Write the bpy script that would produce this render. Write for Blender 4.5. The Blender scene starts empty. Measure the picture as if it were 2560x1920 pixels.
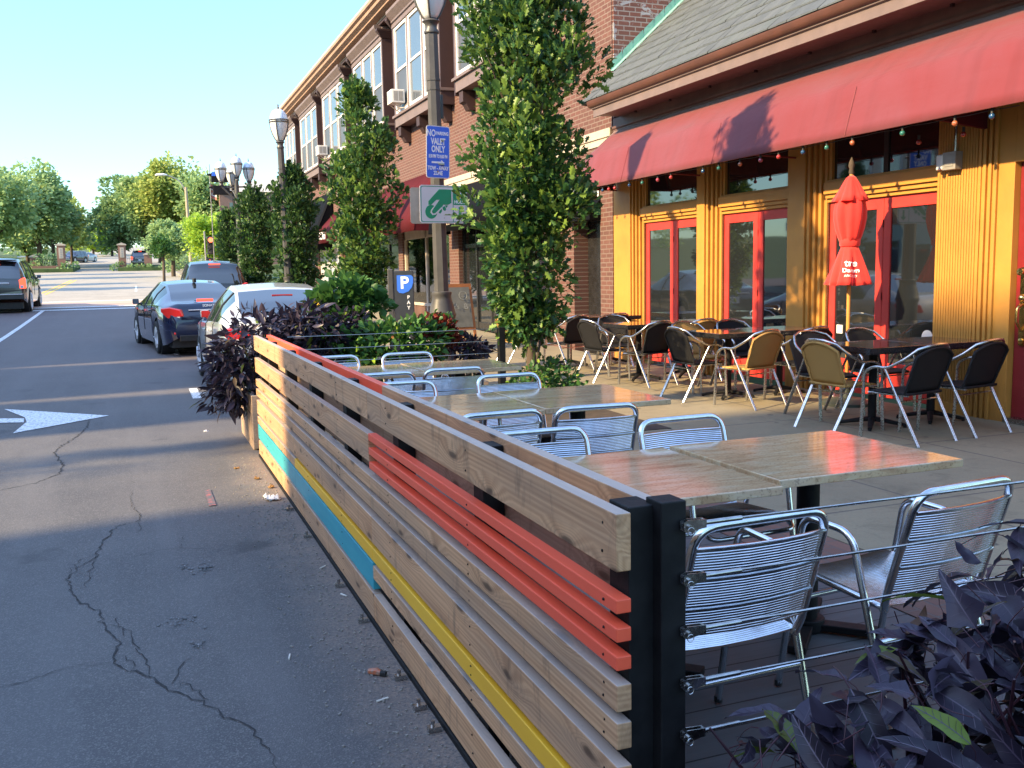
import bpy, math, random
import numpy as np
from mathutils import Vector, Matrix

RAD = math.radians
PI = math.pi
random.seed(11)
rng = np.random.default_rng(11)
SC = bpy.context.scene
COL = SC.collection

# ------------------------------------------------------------------ terrain
ROADP = [(-60, 0), (12, 0), (21, .14), (30, .36), (36, .56), (44, .84), (52, 1.05), (76, 1.66),
         (113, 2.75), (150, 4.25), (320, 11.5)]


def zr(y):
    s = 0
    for d in (-3, 0, 3):
        s += float(np.interp(y + d, [a for a, b in ROADP], [b for a, b in ROADP]))
    return s / 3


ZS = .25        # level of the deck and the pavement above the road


# ------------------------------------------------------------------ mesh builder
class MB:
    def __init__(s):
        s.v = []
        s.f = []
        s.m = []

    def add(s, vs, fs, m=0):
        o = len(s.v)
        s.v += [tuple(p) for p in vs]
        s.f += [tuple(i + o for i in f) for f in fs]
        s.m += [m] * len(fs)
        return s

    def box(s, x0, x1, y0, y1, z0, z1, m=0):
        v = [(x0, y0, z0), (x1, y0, z0), (x1, y1, z0), (x0, y1, z0), (x0, y0, z1), (x1, y0, z1), (x1, y1, z1), (x0, y1, z1)]
        return s.add(v, [(0, 3, 2, 1), (4, 5, 6, 7), (0, 1, 5, 4), (1, 2, 6, 5), (2, 3, 7, 6), (3, 0, 4, 7)], m)

    def obox(s, c, size, rz=0, m=0, rx=0, ry=0):
        a, b, d = size[0] / 2, size[1] / 2, size[2] / 2
        M = Matrix.Rotation(rz, 3, 'Z') @ Matrix.Rotation(ry, 3, 'Y') @ Matrix.Rotation(rx, 3, 'X')
        v = []
        for z in (-d, d):
            for x, y in ((-a, -b), (a, -b), (a, b), (-a, b)):
                v.append(Vector(c) + M @ Vector((x, y, z)))
        return s.add(v, [(0, 3, 2, 1), (4, 5, 6, 7), (0, 1, 5, 4), (1, 2, 6, 5), (2, 3, 7, 6), (3, 0, 4, 7)], m)

    def tube(s, pts, r, seg=8, m=0, cap=True, flat=None):
        P = [Vector(p) for p in pts]
        n = len(P)
        rs = r if isinstance(r, (list, tuple)) else [r] * n
        T = []
        for i in range(n):
            a = P[max(i - 1, 0)]
            b = P[min(i + 1, n - 1)]
            t = (b - a)
            T.append(t.normalized() if t.length > 1e-9 else Vector((0, 0, 1)))
        up = Vector((0, 0, 1)) if abs(T[0].z) < .9 else Vector((1, 0, 0))
        X = T[0].cross(up).normalized()
        vs = []
        for i in range(n):
            X = (X - T[i] * X.dot(T[i]))
            X = X.normalized() if X.length > 1e-6 else T[i].orthogonal().normalized()
            Y = T[i].cross(X)
            for k in range(seg):
                a = 2 * PI * (k + .5) / seg
                vs.append(P[i] + X * (math.cos(a) * rs[i]) + Y * (math.sin(a) * rs[i] * (flat or 1)))
        fs = []
        for i in range(n - 1):
            for k in range(seg):
                a = i * seg + k
                b = i * seg + (k + 1) % seg
                fs.append((a, b, b + seg, a + seg))
        if cap:
            fs.append(tuple(range(seg))[::-1])
            fs.append(tuple((n - 1) * seg + k for k in range(seg)))
        return s.add(vs, fs, m)

    def lathe(s, prof, c=(0, 0, 0), seg=20, m=0, fold=None, axis='z'):
        vs = []
        n = len(prof)
        for i, (r, z) in enumerate(prof):
            for k in range(seg):
                a = 2 * PI * k / seg
                rr = r * (fold(a, i / (n - 1)) if fold else 1)
                if axis == 'z':
                    vs.append((c[0] + rr * math.cos(a), c[1] + rr * math.sin(a), c[2] + z))
                elif axis == 'x':
                    vs.append((c[0] + z, c[1] + rr * math.cos(a), c[2] + rr * math.sin(a)))
                else:
                    vs.append((c[0] + rr * math.sin(a), c[1] + z, c[2] + rr * math.cos(a)))
        fs = []
        for i in range(n - 1):
            for k in range(seg):
                a = i * seg + k
                b = i * seg + (k + 1) % seg
                fs.append((a, b, b + seg, a + seg))
        fs.append(tuple(range(seg))[::-1])
        fs.append(tuple((n - 1) * seg + k for k in range(seg)))
        return s.add(vs, fs, m)

    def prism(s, poly, a0, a1, axis='y', m=0):
        n = len(poly)

        def mp(u, w, t):
            return {'y': (u, t, w), 'x': (t, u, w), 'z': (u, w, t)}[axis]
        vs = [mp(u, w, a0) for u, w in poly] + [mp(u, w, a1) for u, w in poly]
        fs = [tuple(range(n)), tuple(range(2 * n - 1, n - 1, -1))]
        fs += [(i, n + i, n + (i + 1) % n, (i + 1) % n) for i in range(n)]
        return s.add(vs, fs, m)

    def quad(s, a, b, c, d, m=0):
        return s.add([a, b, c, d], [(0, 1, 2, 3)], m)

    def sphere(s, c, r, seg=14, rings=8, m=0, sz=1):
        prof = [(r * math.sin(PI * i / rings) + 1e-4, -r * sz * math.cos(PI * i / rings)) for i in range(rings + 1)]
        return s.lathe(prof, c, seg, m)

    def grid(s, P, m=0):
        r, c = len(P), len(P[0])
        vs = [p for row in P for p in row]
        fs = [(i * c + j, i * c + j + 1, (i + 1) * c + j + 1, (i + 1) * c + j) for i in range(r - 1) for j in range(c - 1)]
        return s.add(vs, fs, m)

    def build(s, name, mats, parent=None, smooth=0, bevel=0, world=False, thick=0):
        me = bpy.data.meshes.new(name)
        off = Vector((0, 0, 0))
        if world and parent:
            p = parent
            while p:
                off += p.location
                p = p.parent
        me.from_pydata([Vector(p) - off for p in s.v], [], s.f)
        mats = mats if isinstance(mats, (list, tuple)) else [mats]
        for q in mats:
            me.materials.append(q)
        if len(mats) > 1:
            me.polygons.foreach_set('material_index', s.m)
        fix_normals(me)
        if smooth:
            me.shade_smooth()
            me.set_sharp_from_angle(angle=RAD(smooth))
        o = bpy.data.objects.new(name, me)
        COL.objects.link(o)
        if parent:
            o.parent = parent
        if thick:
            q = o.modifiers.new('thick', 'SOLIDIFY')
            q.thickness = thick
        if bevel:
            q = o.modifiers.new('bevel', 'BEVEL')
            q.width = bevel
            q.segments = 2
            q.limit_method = 'ANGLE'
            q.angle_limit = RAD(40)
            q.harden_normals = False
        return o


import bmesh


def fix_normals(me):
    bm = bmesh.new()
    bm.from_mesh(me)
    bmesh.ops.recalc_face_normals(bm, faces=bm.faces[:])
    bm.to_mesh(me)
    bm.free()


def rpath(pts, rad, n=5):
    """polyline with rounded corners"""
    P = [Vector(p) for p in pts]
    out = [P[0]]
    for i in range(1, len(P) - 1):
        a = P[i - 1] - P[i]
        b = P[i + 1] - P[i]
        d = min(rad, a.length * .49, b.length * .49)
        A = P[i] + a.normalized() * d
        B = P[i] + b.normalized() * d
        for k in range(n + 1):
            t = k / n
            out.append(A * (1 - t) ** 2 + P[i] * 2 * t * (1 - t) + B * t * t)
    out.append(P[-1])
    return out


def empty(name, label, cat, loc=(0, 0, 0), rz=0, group=None):
    o = bpy.data.objects.new(name, None)
    COL.objects.link(o)
    o.location = loc
    o.rotation_euler = (0, 0, rz)
    o.empty_display_size = .1
    tag(o, label, cat, group)
    return o


def tag(o, label=None, cat=None, group=None, kind=None):
    if label:
        o['label'] = label
    if cat:
        o['category'] = cat
    if group:
        o['group'] = group
    if kind:
        o['kind'] = kind
    return o


def dup(root, loc, rz, label=None, group=None):
    r = root.copy()
    COL.objects.link(r)
    r.location = loc
    r.rotation_euler = (0, 0, rz)
    if label:
        r['label'] = label
    if group:
        r['group'] = group
    for ch in list(root.children):
        c = ch.copy()
        COL.objects.link(c)
        c.parent = r
        for g in list(ch.children):
            d = g.copy()
            COL.objects.link(d)
            d.parent = c
    return r


def text(body, size, M, mat, parent=None, name='lettering', align='CENTER', ext=.001, sx=1.0, world=False, bend=None, bold=0):
    cu = bpy.data.curves.new('t', 'FONT')
    cu.body = body
    cu.size = size
    cu.align_x = align
    cu.align_y = 'CENTER'
    cu.extrude = 0 if bend else ext
    cu.offset = bold
    cu.resolution_u = 3
    o = bpy.data.objects.new('t', cu)
    COL.objects.link(o)
    dg = bpy.context.evaluated_depsgraph_get()
    me = bpy.data.meshes.new_from_object(o.evaluated_get(dg))
    bpy.data.objects.remove(o)
    bpy.data.curves.remove(cu)
    me.transform(Matrix.Diagonal((sx, 1, 1, 1)))
    if bend:
        for v in me.vertices:
            v.co = bend(v.co)
    else:
        me.transform(M)
    if world and parent:
        off = Vector((0, 0, 0))
        p = parent
        while p:
            off += p.location
            p = p.parent
        me.transform(Matrix.Translation(-off))
    me.materials.clear()
    me.materials.append(mat)
    q = bpy.data.objects.new(name, me)
    COL.objects.link(q)
    if parent:
        q.parent = parent
    return q


def frame(origin, xdir, zdir):
    """matrix whose text plane has its right along xdir and its up along zdir"""
    x = Vector(xdir).normalized()
    y = Vector(zdir).normalized()
    z = x.cross(y)
    return Matrix(((x.x, y.x, z.x, origin[0]), (x.y, y.y, z.y, origin[1]), (x.z, y.z, z.z, origin[2]), (0, 0, 0, 1)))


# ------------------------------------------------------------------ leaves
def T_oak():
    h = [(0, 0), (.07, .12), (.24, .24), (.13, .36), (.38, .52), (.2, .62), (.3, .8), (.1, .84), (0, 1)]
    v = []
    for x, y in h:
        v.append((x, y, .25 * abs(x) - .12 * (y - .4) ** 2))
    for x, y in h[1:-1]:
        v.append((-x, y, .25 * abs(x) - .12 * (y - .4) ** 2))
    n = len(h)
    return np.array(v), [tuple(range(n)), tuple([0, n - 1] + list(range(2 * n - 3, n - 1, -1)))]


def T_leaf(w=.3):
    h = [(0, 0), (w * .8, .28), (w, .5), (w * .55, .8), (0, 1)]
    v = [(x, y, .3 * abs(x) - .25 * (y - .3) ** 2) for x, y in h] + [(-x, y, .3 * abs(x) - .25 * (y - .3) ** 2) for x, y in h[1:-1]]
    return np.array(v), [(0, 1, 2, 3, 4), (0, 4, 7, 6, 5)]


def T_lance(w=.16, curl=.5, rows=7, lobes=False):
    v = []
    f = []
    for i in range(rows + 1):
        t = i / rows
        ww = w * (math.sin(PI * min(1, t * 1.02)) ** .8) * (1.25 - .5 * t) if 0 < t < 1 else .004
        if lobes and .2 < t < .45:
            ww *= 2.3
        z = -curl * t * t * .5
        v += [(-ww, t - .06 * (ww if lobes else 0), z + .35 * ww), (0, t, z), (ww, t - .06 * (ww if lobes else 0), z + .35 * ww)]
    for i in range(rows):
        a = i * 3
        f += [(a, a + 1, a + 4, a + 3), (a + 1, a + 2, a + 5, a + 4)]
    return np.array(v), f


def T_vein(w=.17, curl=.6, twist=.1, lobes=False):
    """one long leaf with a drooping, cupped and slightly wavy blade, raised veins and a stalk"""
    rows, cols = 10, 6
    v, f, m = [], [], []

    def half(t):
        if t <= 0 or t >= 1:
            return .003
        q = w * (math.sin(PI * min(1, t ** .85)) ** .75) * (1.2 - .45 * t)
        if lobes:
            q *= 1 + 1.1 * math.exp(-((t - .3) / .09) ** 2)
        return q

    def pt(t, u, lift=0):
        q = half(t)
        x = q * u
        z = -.5 * curl * t * t + .30 * q * abs(u) ** 1.3 + twist * x * t * 3 + .022 * math.sin(t * 15 + 2 * (u > 0)) * abs(u) + lift
        return (x, t - (.09 * abs(u) if lobes and .15 < t < .4 else 0), z)
    for i in range(rows + 1):
        for j in range(cols + 1):
            v.append(pt(i / rows, j / cols * 2 - 1))
    c = cols + 1
    for i in range(rows):
        for j in range(cols):
            f.append((i * c + j, i * c + j + 1, (i + 1) * c + j + 1, (i + 1) * c + j))
            m.append(0)

    def ribbon(pts, r):
        o = len(v)
        for (t, u) in pts:
            a = pt(t, u, .006)
            v.append((a[0] - r, a[1] + r * .4 * (1 if u else 0), a[2]))
            v.append((a[0] + r, a[1] - r * .4 * (1 if u else 0), a[2]))
        for i in range(len(pts) - 1):
            f.append((o + 2 * i, o + 2 * i + 1, o + 2 * i + 3, o + 2 * i + 2))
            m.append(1)
    ribbon([(i / 8 * .97, 0) for i in range(9)], .008)
    for t in (.16, .28, .4, .52, .64, .76):
        for q in (-1, 1):
            ribbon([(t, .03 * q), (t + .06, .45 * q), (t + .1, .85 * q)], .0042)
    o = len(v)
    for k in range(4):
        y, z = -.16 * k, -.05 * k * k
        v += [(-.011, y, z), (.011, y, z), (0, y, z + .014)]
    for k in range(3):
        for a, b in ((0, 1), (1, 2), (2, 0)):
            f.append((o + 3 * k + a, o + 3 * k + b, o + 3 * k + 3 + b, o + 3 * k + 3 + a))
            m.append(2)
    return np.array(v), f, m


def T_quad():
    return np.array([(0, 0, 0), (.38, .35, .08), (.3, .8, -.02), (0, 1, -.1), (-.34, .75, .0), (-.36, .3, .08)]), [(0, 1, 2, 3, 4, 5)]


def unit(a):
    return a / np.maximum(np.linalg.norm(a, axis=1, keepdims=True), 1e-9)


def leaves(name, P, D, S, tmpl, mat, parent, smooth=False, up=.35):
    """many leaf-shaped faces as one mesh: P positions, D directions of the midribs, S sizes"""
    tv, tf = tmpl[0], tmpl[1]
    n = len(P)
    D = unit(D)
    nr = rng.normal(size=(n, 3)) + np.array([0, 0, up * 3])
    X = unit(np.cross(D, nr))
    Z = np.cross(X, D)
    V = P[:, None, :] + S[:, None, None] * (tv[None, :, 0:1] * X[:, None, :] + tv[None, :, 1:2] * D[:, None, :] + tv[None, :, 2:3] * Z[:, None, :])
    V = V.reshape(-1, 3)
    k = len(tv)
    off = Vector((0, 0, 0))
    p = parent
    while p:
        off += p.location
        p = p.parent
    V = V - np.array(off)
    base = np.concatenate([np.array(f) for f in tf])
    lens = np.array([len(f) for f in tf])
    loops = (np.arange(n)[:, None] * k + base[None, :]).ravel().astype(np.int32)
    lt = np.tile(lens, n)
    ls = np.concatenate([[0], np.cumsum(lt)[:-1]]).astype(np.int32)
    me = bpy.data.meshes.new(name)
    me.vertices.add(len(V))
    me.vertices.foreach_set('co', V.astype(np.float32).ravel())
    me.loops.add(len(loops))
    me.loops.foreach_set('vertex_index', loops)
    me.polygons.add(len(lt))
    me.polygons.foreach_set('loop_start', ls)
    me.update(calc_edges=True)
    me.validate()
    for q in (mat if isinstance(mat, (list, tuple)) else [mat]):
        me.materials.append(q)
    if len(tmpl) > 2:
        me.polygons.foreach_set('material_index', np.tile(np.array(tmpl[2], np.int32), n))
    if smooth:
        me.shade_smooth()
    o = bpy.data.objects.new(name, me)
    COL.objects.link(o)
    if parent:
        o.parent = parent
    return o


def ball(n):
    a = unit(rng.normal(size=(n, 3)))
    return a * (rng.random((n, 1)) ** (1 / 3))


def clumps(centers, radii, per, out=None, flat=.8):
    """leaf positions and directions in little clouds around the given points"""
    P = []
    D = []
    c0 = centers.mean(axis=0) if out is None else out
    for c, r in zip(centers, radii):
        b = ball(per)
        b[:, 2] *= flat
        P.append(c + b * r)
        d = b * 1.0 + unit((c - c0)[None, :]) * .5 + rng.normal(size=b.shape) * .5
        D.append(d)
    return np.concatenate(P), np.concatenate(D)

# ------------------------------------------------------------------ materials
def nodes(name):
    m = bpy.data.materials.new(name)
    m.use_nodes = True
    nt = m.node_tree
    return m, nt, nt.nodes['Principled BSDF']


def nd(nt, typ, ins=None, **kw):
    n = nt.nodes.new('ShaderNode' + typ)
    for k, v in kw.items():
        setattr(n, k, v)
    for k, v in (ins or {}).items():
        s = n.inputs[k]
        if isinstance(v, bpy.types.NodeSocket):
            nt.links.new(v, s)
        else:
            s.default_value = v
    return n


def c4(c):
    return (c[0], c[1], c[2], 1)


def mix(nt, f, a, b, mode='MIX'):
    n = nt.nodes.new('ShaderNodeMix')
    n.data_type = 'RGBA'
    n.blend_type = mode
    for s, v in ((n.inputs[0], f), (n.inputs[6], a), (n.inputs[7], b)):
        if isinstance(v, bpy.types.NodeSocket):
            nt.links.new(v, s)
        else:
            s.default_value = c4(v) if isinstance(v, (tuple, list)) else v
    return n.outputs[2]


def ramp(nt, f, stops, interp='LINEAR'):
    n = nt.nodes.new('ShaderNodeValToRGB')
    n.color_ramp.interpolation = interp
    e = n.color_ramp.elements
    while len(e) < len(stops):
        e.new(.5)
    for q, (p, c) in zip(e, stops):
        q.position = p
        q.color = c4(c) if isinstance(c, (tuple, list)) else (c, c, c, 1)
    nt.links.new(f, n.inputs[0])
    return n.outputs[0]


def math_(nt, op, a, b=0, clamp=False):
    n = nd(nt, 'Math', operation=op, use_clamp=clamp)
    for i, v in enumerate((a, b)):
        if isinstance(v, bpy.types.NodeSocket):
            nt.links.new(v, n.inputs[i])
        else:
            n.inputs[i].default_value = v
    return n.outputs[0]


def coords(nt, scale=(1, 1, 1), rot=(0, 0, 0), kind='Object', loc=(0, 0, 0)):
    t = nd(nt, 'TexCoord')
    m = nd(nt, 'Mapping', {'Vector': t.outputs[kind], 'Scale': scale, 'Rotation': rot, 'Location': loc})
    return m.outputs[0]


def noise(nt, vec, scale, detail=4, rough=.55, dist=0):
    return nd(nt, 'TexNoise', {'Vector': vec, 'Scale': scale, 'Detail': detail, 'Roughness': rough, 'Distortion': dist}).outputs['Fac']


def bump(nt, b, h, strength=.3, dist=.01, prev=None):
    ins = {'Height': h, 'Strength': strength, 'Distance': dist}
    if prev:
        ins['Normal'] = prev
    n = nd(nt, 'Bump', ins)
    nt.links.new(n.outputs[0], b.inputs['Normal'])
    return n.outputs[0]


def setin(nt, b, name, v):
    s = b.inputs[name]
    if isinstance(v, bpy.types.NodeSocket):
        nt.links.new(v, s)
    else:
        s.default_value = c4(v) if isinstance(v, (tuple, list)) and len(v) == 3 else v


def pm(name, c1, c2=None, scale=4, rough=.5, rvar=.12, bmp=0, bscale=60, metal=0, coat=0, stretch=(1, 1, 1), emit=None, estr=1, dirt=0, ior=1.5, spec=.5):
    m, nt, b = nodes(name)
    v = coords(nt, stretch)
    f = noise(nt, v, scale, 5)
    col = mix(nt, ramp(nt, f, [(.35, 0), (.65, 1)]), c1, c2 or tuple(min(1, x * 1.12 + .004) for x in c1))
    if dirt:
        g = noise(nt, v, scale * .45 + .3, 6, .65, .4)
        col = mix(nt, math_(nt, 'MULTIPLY', ramp(nt, g, [(.45, 0), (.72, 1)]), dirt), col, tuple(x * .35 for x in c1))
    if dirt:
        sz = nd(nt, 'SeparateXYZ', {0: nd(nt, 'NewGeometry').outputs['Position']}).outputs[2]
        low = ramp(nt, math_(nt, 'MULTIPLY', sz, .5), [(.12, 1), (.55, 0)])
        gg = noise(nt, coords(nt, (3, 3, .6)), 5, 6, .7)
        col = mix(nt, math_(nt, 'MULTIPLY', math_(nt, 'MULTIPLY', low, ramp(nt, gg, [(.35, 0), (.65, 1)])), .55), col, tuple(x * .3 + .01 for x in c1))
    setin(nt, b, 'Base Color', col)
    setin(nt, b, 'Metallic', metal)
    setin(nt, b, 'IOR', ior)
    setin(nt, b, 'Specular IOR Level', spec)
    r2 = noise(nt, v, scale * 3 + 2, 3)
    setin(nt, b, 'Roughness', math_(nt, 'ADD', math_(nt, 'MULTIPLY', math_(nt, 'SUBTRACT', r2, .5), rvar * 2), rough, True))
    if coat:
        setin(nt, b, 'Coat Weight', coat)
        setin(nt, b, 'Coat Roughness', .04)
    if bmp:
        bump(nt, b, noise(nt, v, bscale, 4, .65), bmp, .004)
    if emit:
        setin(nt, b, 'Emission Color', emit)
        setin(nt, b, 'Emission Strength', estr)
    return m


def m_wood(name, c1=(.70, .405, .21), c2=(.44, .22, .1), grey=.6):
    m, nt, b = nodes(name)
    oi = nd(nt, 'ObjectInfo').outputs['Random']
    t = nd(nt, 'TexCoord')
    off = nd(nt, 'CombineXYZ', {'X': math_(nt, 'MULTIPLY', oi, 7.3), 'Y': math_(nt, 'MULTIPLY', oi, 91.7), 'Z': math_(nt, 'MULTIPLY', oi, 13.1)})
    ob = nd(nt, 'VectorMath', {0: t.outputs['Object'], 1: off.outputs[0]}, operation='ADD').outputs[0]
    so_ = nd(nt, 'SeparateXYZ', {0: ob})
    kv = nd(nt, 'CombineXYZ', {'X': math_(nt, 'MULTIPLY', so_.outputs[1], 1.75), 'Y': math_(nt, 'MULTIPLY', math_(nt, 'ADD', so_.outputs[2], so_.outputs[0]), 6.0), 'Z': 0}).outputs[0]
    vo = nd(nt, 'TexVoronoi', {'Vector': nd(nt, 'VectorMath', {0: kv, 1: nd(nt, 'VectorMath', {0: nd(nt, 'TexNoise', {'Vector': ob, 'Scale': 9}).outputs['Color'], 1: (.12, .12, .12)}, operation='MULTIPLY').outputs[0]}, operation='ADD').outputs[0], 'Scale': 1, 'Randomness': 1}, voronoi_dimensions='2D').outputs['Distance']
    near = ramp(nt, vo, [(0, 1), (.34, 0)])
    bend = nd(nt, 'CombineXYZ', {'X': 0, 'Y': 0, 'Z': math_(nt, 'MULTIPLY', near, .055)}).outputs[0]
    gv = nd(nt, 'VectorMath', {0: ob, 1: bend}, operation='ADD').outputs[0]
    gm = nd(nt, 'Mapping', {'Vector': gv, 'Scale': (40, 1.1, 40)}).outputs[0]
    g = noise(nt, gm, 1.0, 5, .6, .6)
    w = nd(nt, 'TexWave', {'Vector': nd(nt, 'Mapping', {'Vector': gv, 'Scale': (10, .35, 30)}).outputs[0], 'Scale': .6, 'Distortion': 6, 'Detail': 3, 'Detail Scale': 1.2}, wave_type='BANDS', bands_direction='Z').outputs['Fac']
    broad = noise(nt, nd(nt, 'Mapping', {'Vector': ob, 'Scale': (3, .7, 6)}).outputs[0], 1, 4, .6)
    f = math_(nt, 'ADD', math_(nt, 'MULTIPLY', g, .78), math_(nt, 'MULTIPLY', w, .2))
    col = mix(nt, ramp(nt, f, [(.3, 0), (.68, 1)]), c1, c2)
    col = mix(nt, math_(nt, 'MULTIPLY', ramp(nt, broad, [(.42, 0), (.7, 1)]), .5), col, (.22, .17, .13))
    shift = math_(nt, 'MULTIPLY', math_(nt, 'SUBTRACT', oi, .5), .5)
    col = mix(nt, math_(nt, 'ABSOLUTE', shift), col, (.46, .31, .19))
    col = mix(nt, ramp(nt, vo, [(0, .95), (.045, .8), (.10, 0)]), col, (.07, .032, .016))
    stn = noise(nt, nd(nt, 'Mapping', {'Vector': ob, 'Scale': (6, 5, 1.4)}).outputs[0], 1.6, 5, .7, .5)
    col = mix(nt, math_(nt, 'MULTIPLY', ramp(nt, stn, [(.56, 0), (.72, 1)]), .6), col, (.10, .06, .035))
    col = mix(nt, math_(nt, 'MULTIPLY', ramp(nt, math_(nt, 'FRACT', math_(nt, 'MULTIPLY', vo, 22)), [(.1, 1), (.45, 0)]), math_(nt, 'MULTIPLY', near, .55)), col, (.15, .08, .04))
    nz = nd(nt, 'SeparateXYZ', {0: nd(nt, 'NewGeometry').outputs['Normal']}).outputs[2]
    gry = math_(nt, 'MULTIPLY', ramp(nt, nz, [(.35, 0), (.8, 1)]), grey)
    col = mix(nt, gry, col, (.40, .39, .38))
    setin(nt, b, 'Base Color', col)
    setin(nt, b, 'Roughness', math_(nt, 'ADD', math_(nt, 'MULTIPLY', g, .3), .42))
    bump(nt, b, f, .35, .003)
    return m


def m_granite(name, a, c, d, rough=.085, ang=.5):
    m, nt, b = nodes(name)
    oi = nd(nt, 'ObjectInfo').outputs['Random']
    t = nd(nt, 'TexCoord')
    ob = nd(nt, 'VectorMath', {0: t.outputs['Object'], 1: nd(nt, 'CombineXYZ', {'X': math_(nt, 'MULTIPLY', oi, 31), 'Y': oi, 'Z': 0}).outputs[0]}, operation='ADD').outputs[0]
    v = nd(nt, 'Mapping', {'Vector': ob, 'Rotation': (0, 0, ang), 'Scale': (2.2, 11, 8)}).outputs[0]
    f = noise(nt, v, 1.6, 7, .68, .8)
    s = noise(nt, nd(nt, 'Mapping', {'Vector': ob, 'Rotation': (0, 0, ang), 'Scale': (1, 2.6, 1)}).outputs[0], 70, 3, .7)
    col = ramp(nt, f, [(.3, a), (.5, c), (.68, d)])
    col = mix(nt, ramp(nt, s, [(.36, .5), (.46, 0)]), col, tuple(x * .35 for x in a))
    col = mix(nt, ramp(nt, s, [(.62, 0), (.72, .2)]), col, (.55, .48, .38))
    setin(nt, b, 'Base Color', col)
    setin(nt, b, 'Roughness', rough)
    setin(nt, b, 'IOR', 1.75)
    return m


def m_brick(name, axis, c1=(.105, .04, .032), c2=(.068, .027, .023), mort=(.17, .13, .11), sx=.215, sz=.078, ms=.011, patch=0):
    m, nt, b = nodes(name)
    t = nd(nt, 'TexCoord')
    s = nd(nt, 'SeparateXYZ', {0: t.outputs['Object']})
    i, j = {'x': (1, 2), 'y': (0, 2), 'z0': (1, 0)}[axis]
    v = nd(nt, 'CombineXYZ', {'X': s.outputs[i], 'Y': s.outputs[j], 'Z': 0}).outputs[0]
    br = nd(nt, 'TexBrick', {'Vector': v, 'Color1': c4(c1), 'Color2': c4(c2), 'Mortar': c4(mort), 'Scale': 1, 'Mortar Size': ms, 'Mortar Smooth': .25, 'Bias': -.1, 'Brick Width': sx, 'Row Height': sz})
    n1 = noise(nt, t.outputs['Object'], 1.3, 6, .6)
    n2 = noise(nt, t.outputs['Object'], 35, 4, .6)
    col = mix(nt, math_(nt, 'MULTIPLY', ramp(nt, n1, [(.35, 0), (.7, 1)]), .4), br.outputs['Color'], (.12, .06, .045))
    col = mix(nt, math_(nt, 'MULTIPLY', n2, .35), col, (.145, .062, .045))
    if patch:
        n3 = noise(nt, t.outputs['Object'], 2.2, 5, .7, 1.5)
        col = mix(nt, ramp(nt, n3, [(.56, 0), (.6, patch)]), col, (.36, .36, .37))
    setin(nt, b, 'Base Color', col)
    setin(nt, b, 'Roughness', .85)
    h = math_(nt, 'ADD', math_(nt, 'MULTIPLY', br.outputs['Fac'], -1), math_(nt, 'MULTIPLY', n2, .4))
    bump(nt, b, h, .6, .008)
    return m


def m_asphalt(name):
    m, nt, b = nodes(name)
    t = nd(nt, 'TexCoord').outputs['Object']
    big = noise(nt, t, .35, 6, .6)
    mid = noise(nt, t, 2.2, 6, .65)
    fine = noise(nt, t, 130, 3, .7)
    vo = nd(nt, 'TexVoronoi', {'Vector': t, 'Scale': 160, 'Randomness': 1})
    col = mix(nt, ramp(nt, big, [(.35, 0), (.68, 1)]), (.062, .06, .064), (.104, .099, .098))
    col = mix(nt, math_(nt, 'MULTIPLY', ramp(nt, mid, [(.45, 0), (.75, 1)]), .45), col, (.045, .045, .05))
    col = mix(nt, ramp(nt, vo.outputs['Color'], [(.55, 0), (.95, .75)]), col, (.21, .2, .19))
    col = mix(nt, ramp(nt, fine, [(.3, .65), (.48, 0)]), col, (.022, .022, .026))
    oil = nd(nt, 'TexVoronoi', {'Vector': nd(nt, 'VectorMath', {0: t, 1: nd(nt, 'VectorMath', {0: nd(nt, 'TexNoise', {'Vector': t, 'Scale': 6, 'Detail': 4}).outputs['Color'], 1: (.5, .5, 0)}, operation='MULTIPLY').outputs[0]}, operation='ADD').outputs[0], 'Scale': .9, 'Randomness': 1}).outputs['Distance']
    col = mix(nt, ramp(nt, oil, [(0, .75), (.09, .55), (.17, 0)]), col, (.024, .024, .027))
    streak = noise(nt, nd(nt, 'Mapping', {'Vector': t, 'Scale': (1.6, .12, 1)}).outputs[0], 1.5, 4, .6, .3)
    col = mix(nt, math_(nt, 'MULTIPLY', ramp(nt, streak, [(.45, 0), (.7, 1)]), .5), col, (.125, .122, .125))
    wet = noise(nt, t, 7, 6, .75, .4)
    col = mix(nt, ramp(nt, wet, [(.62, 0), (.72, .5)]), col, (.15, .148, .15))
    sp = nd(nt, 'SeparateXYZ', {0: t})
    edge = math_(nt, 'MULTIPLY', math_(nt, 'SUBTRACT', math_(nt, 'ADD', sp.outputs[0], math_(nt, 'MULTIPLY', math_(nt, 'SUBTRACT', noise(nt, t, 3.2, 6, .7), .5), .7)), .66), 3.2, True)
    lim = ramp(nt, math_(nt, 'MULTIPLY', sp.outputs[1], .1), [(.92, 1), (1, 0)])
    grit = math_(nt, 'MULTIPLY', edge, math_(nt, 'MULTIPLY', ramp(nt, noise(nt, t, 60, 5, .75), [(.38, 0), (.62, 1)]), lim))
    col = mix(nt, math_(nt, 'MULTIPLY', grit, .95), col, (.27, .2, .155))
    pinkf = ramp(nt, math_(nt, 'MULTIPLY', sp.outputs[1], .01), [(.1, 0), (.22, .4), (.4, .55)])
    col = mix(nt, pinkf, col, (.155, .118, .118))
    setin(nt, b, 'Base Color', col)
    setin(nt, b, 'Roughness', math_(nt, 'ADD', math_(nt, 'MULTIPLY', fine, .3), .58))
    hb = math_(nt, 'ADD', fine, math_(nt, 'MULTIPLY', vo.outputs['Distance'], .6))
    bump(nt, b, hb, .55, .006)
    return m


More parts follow.
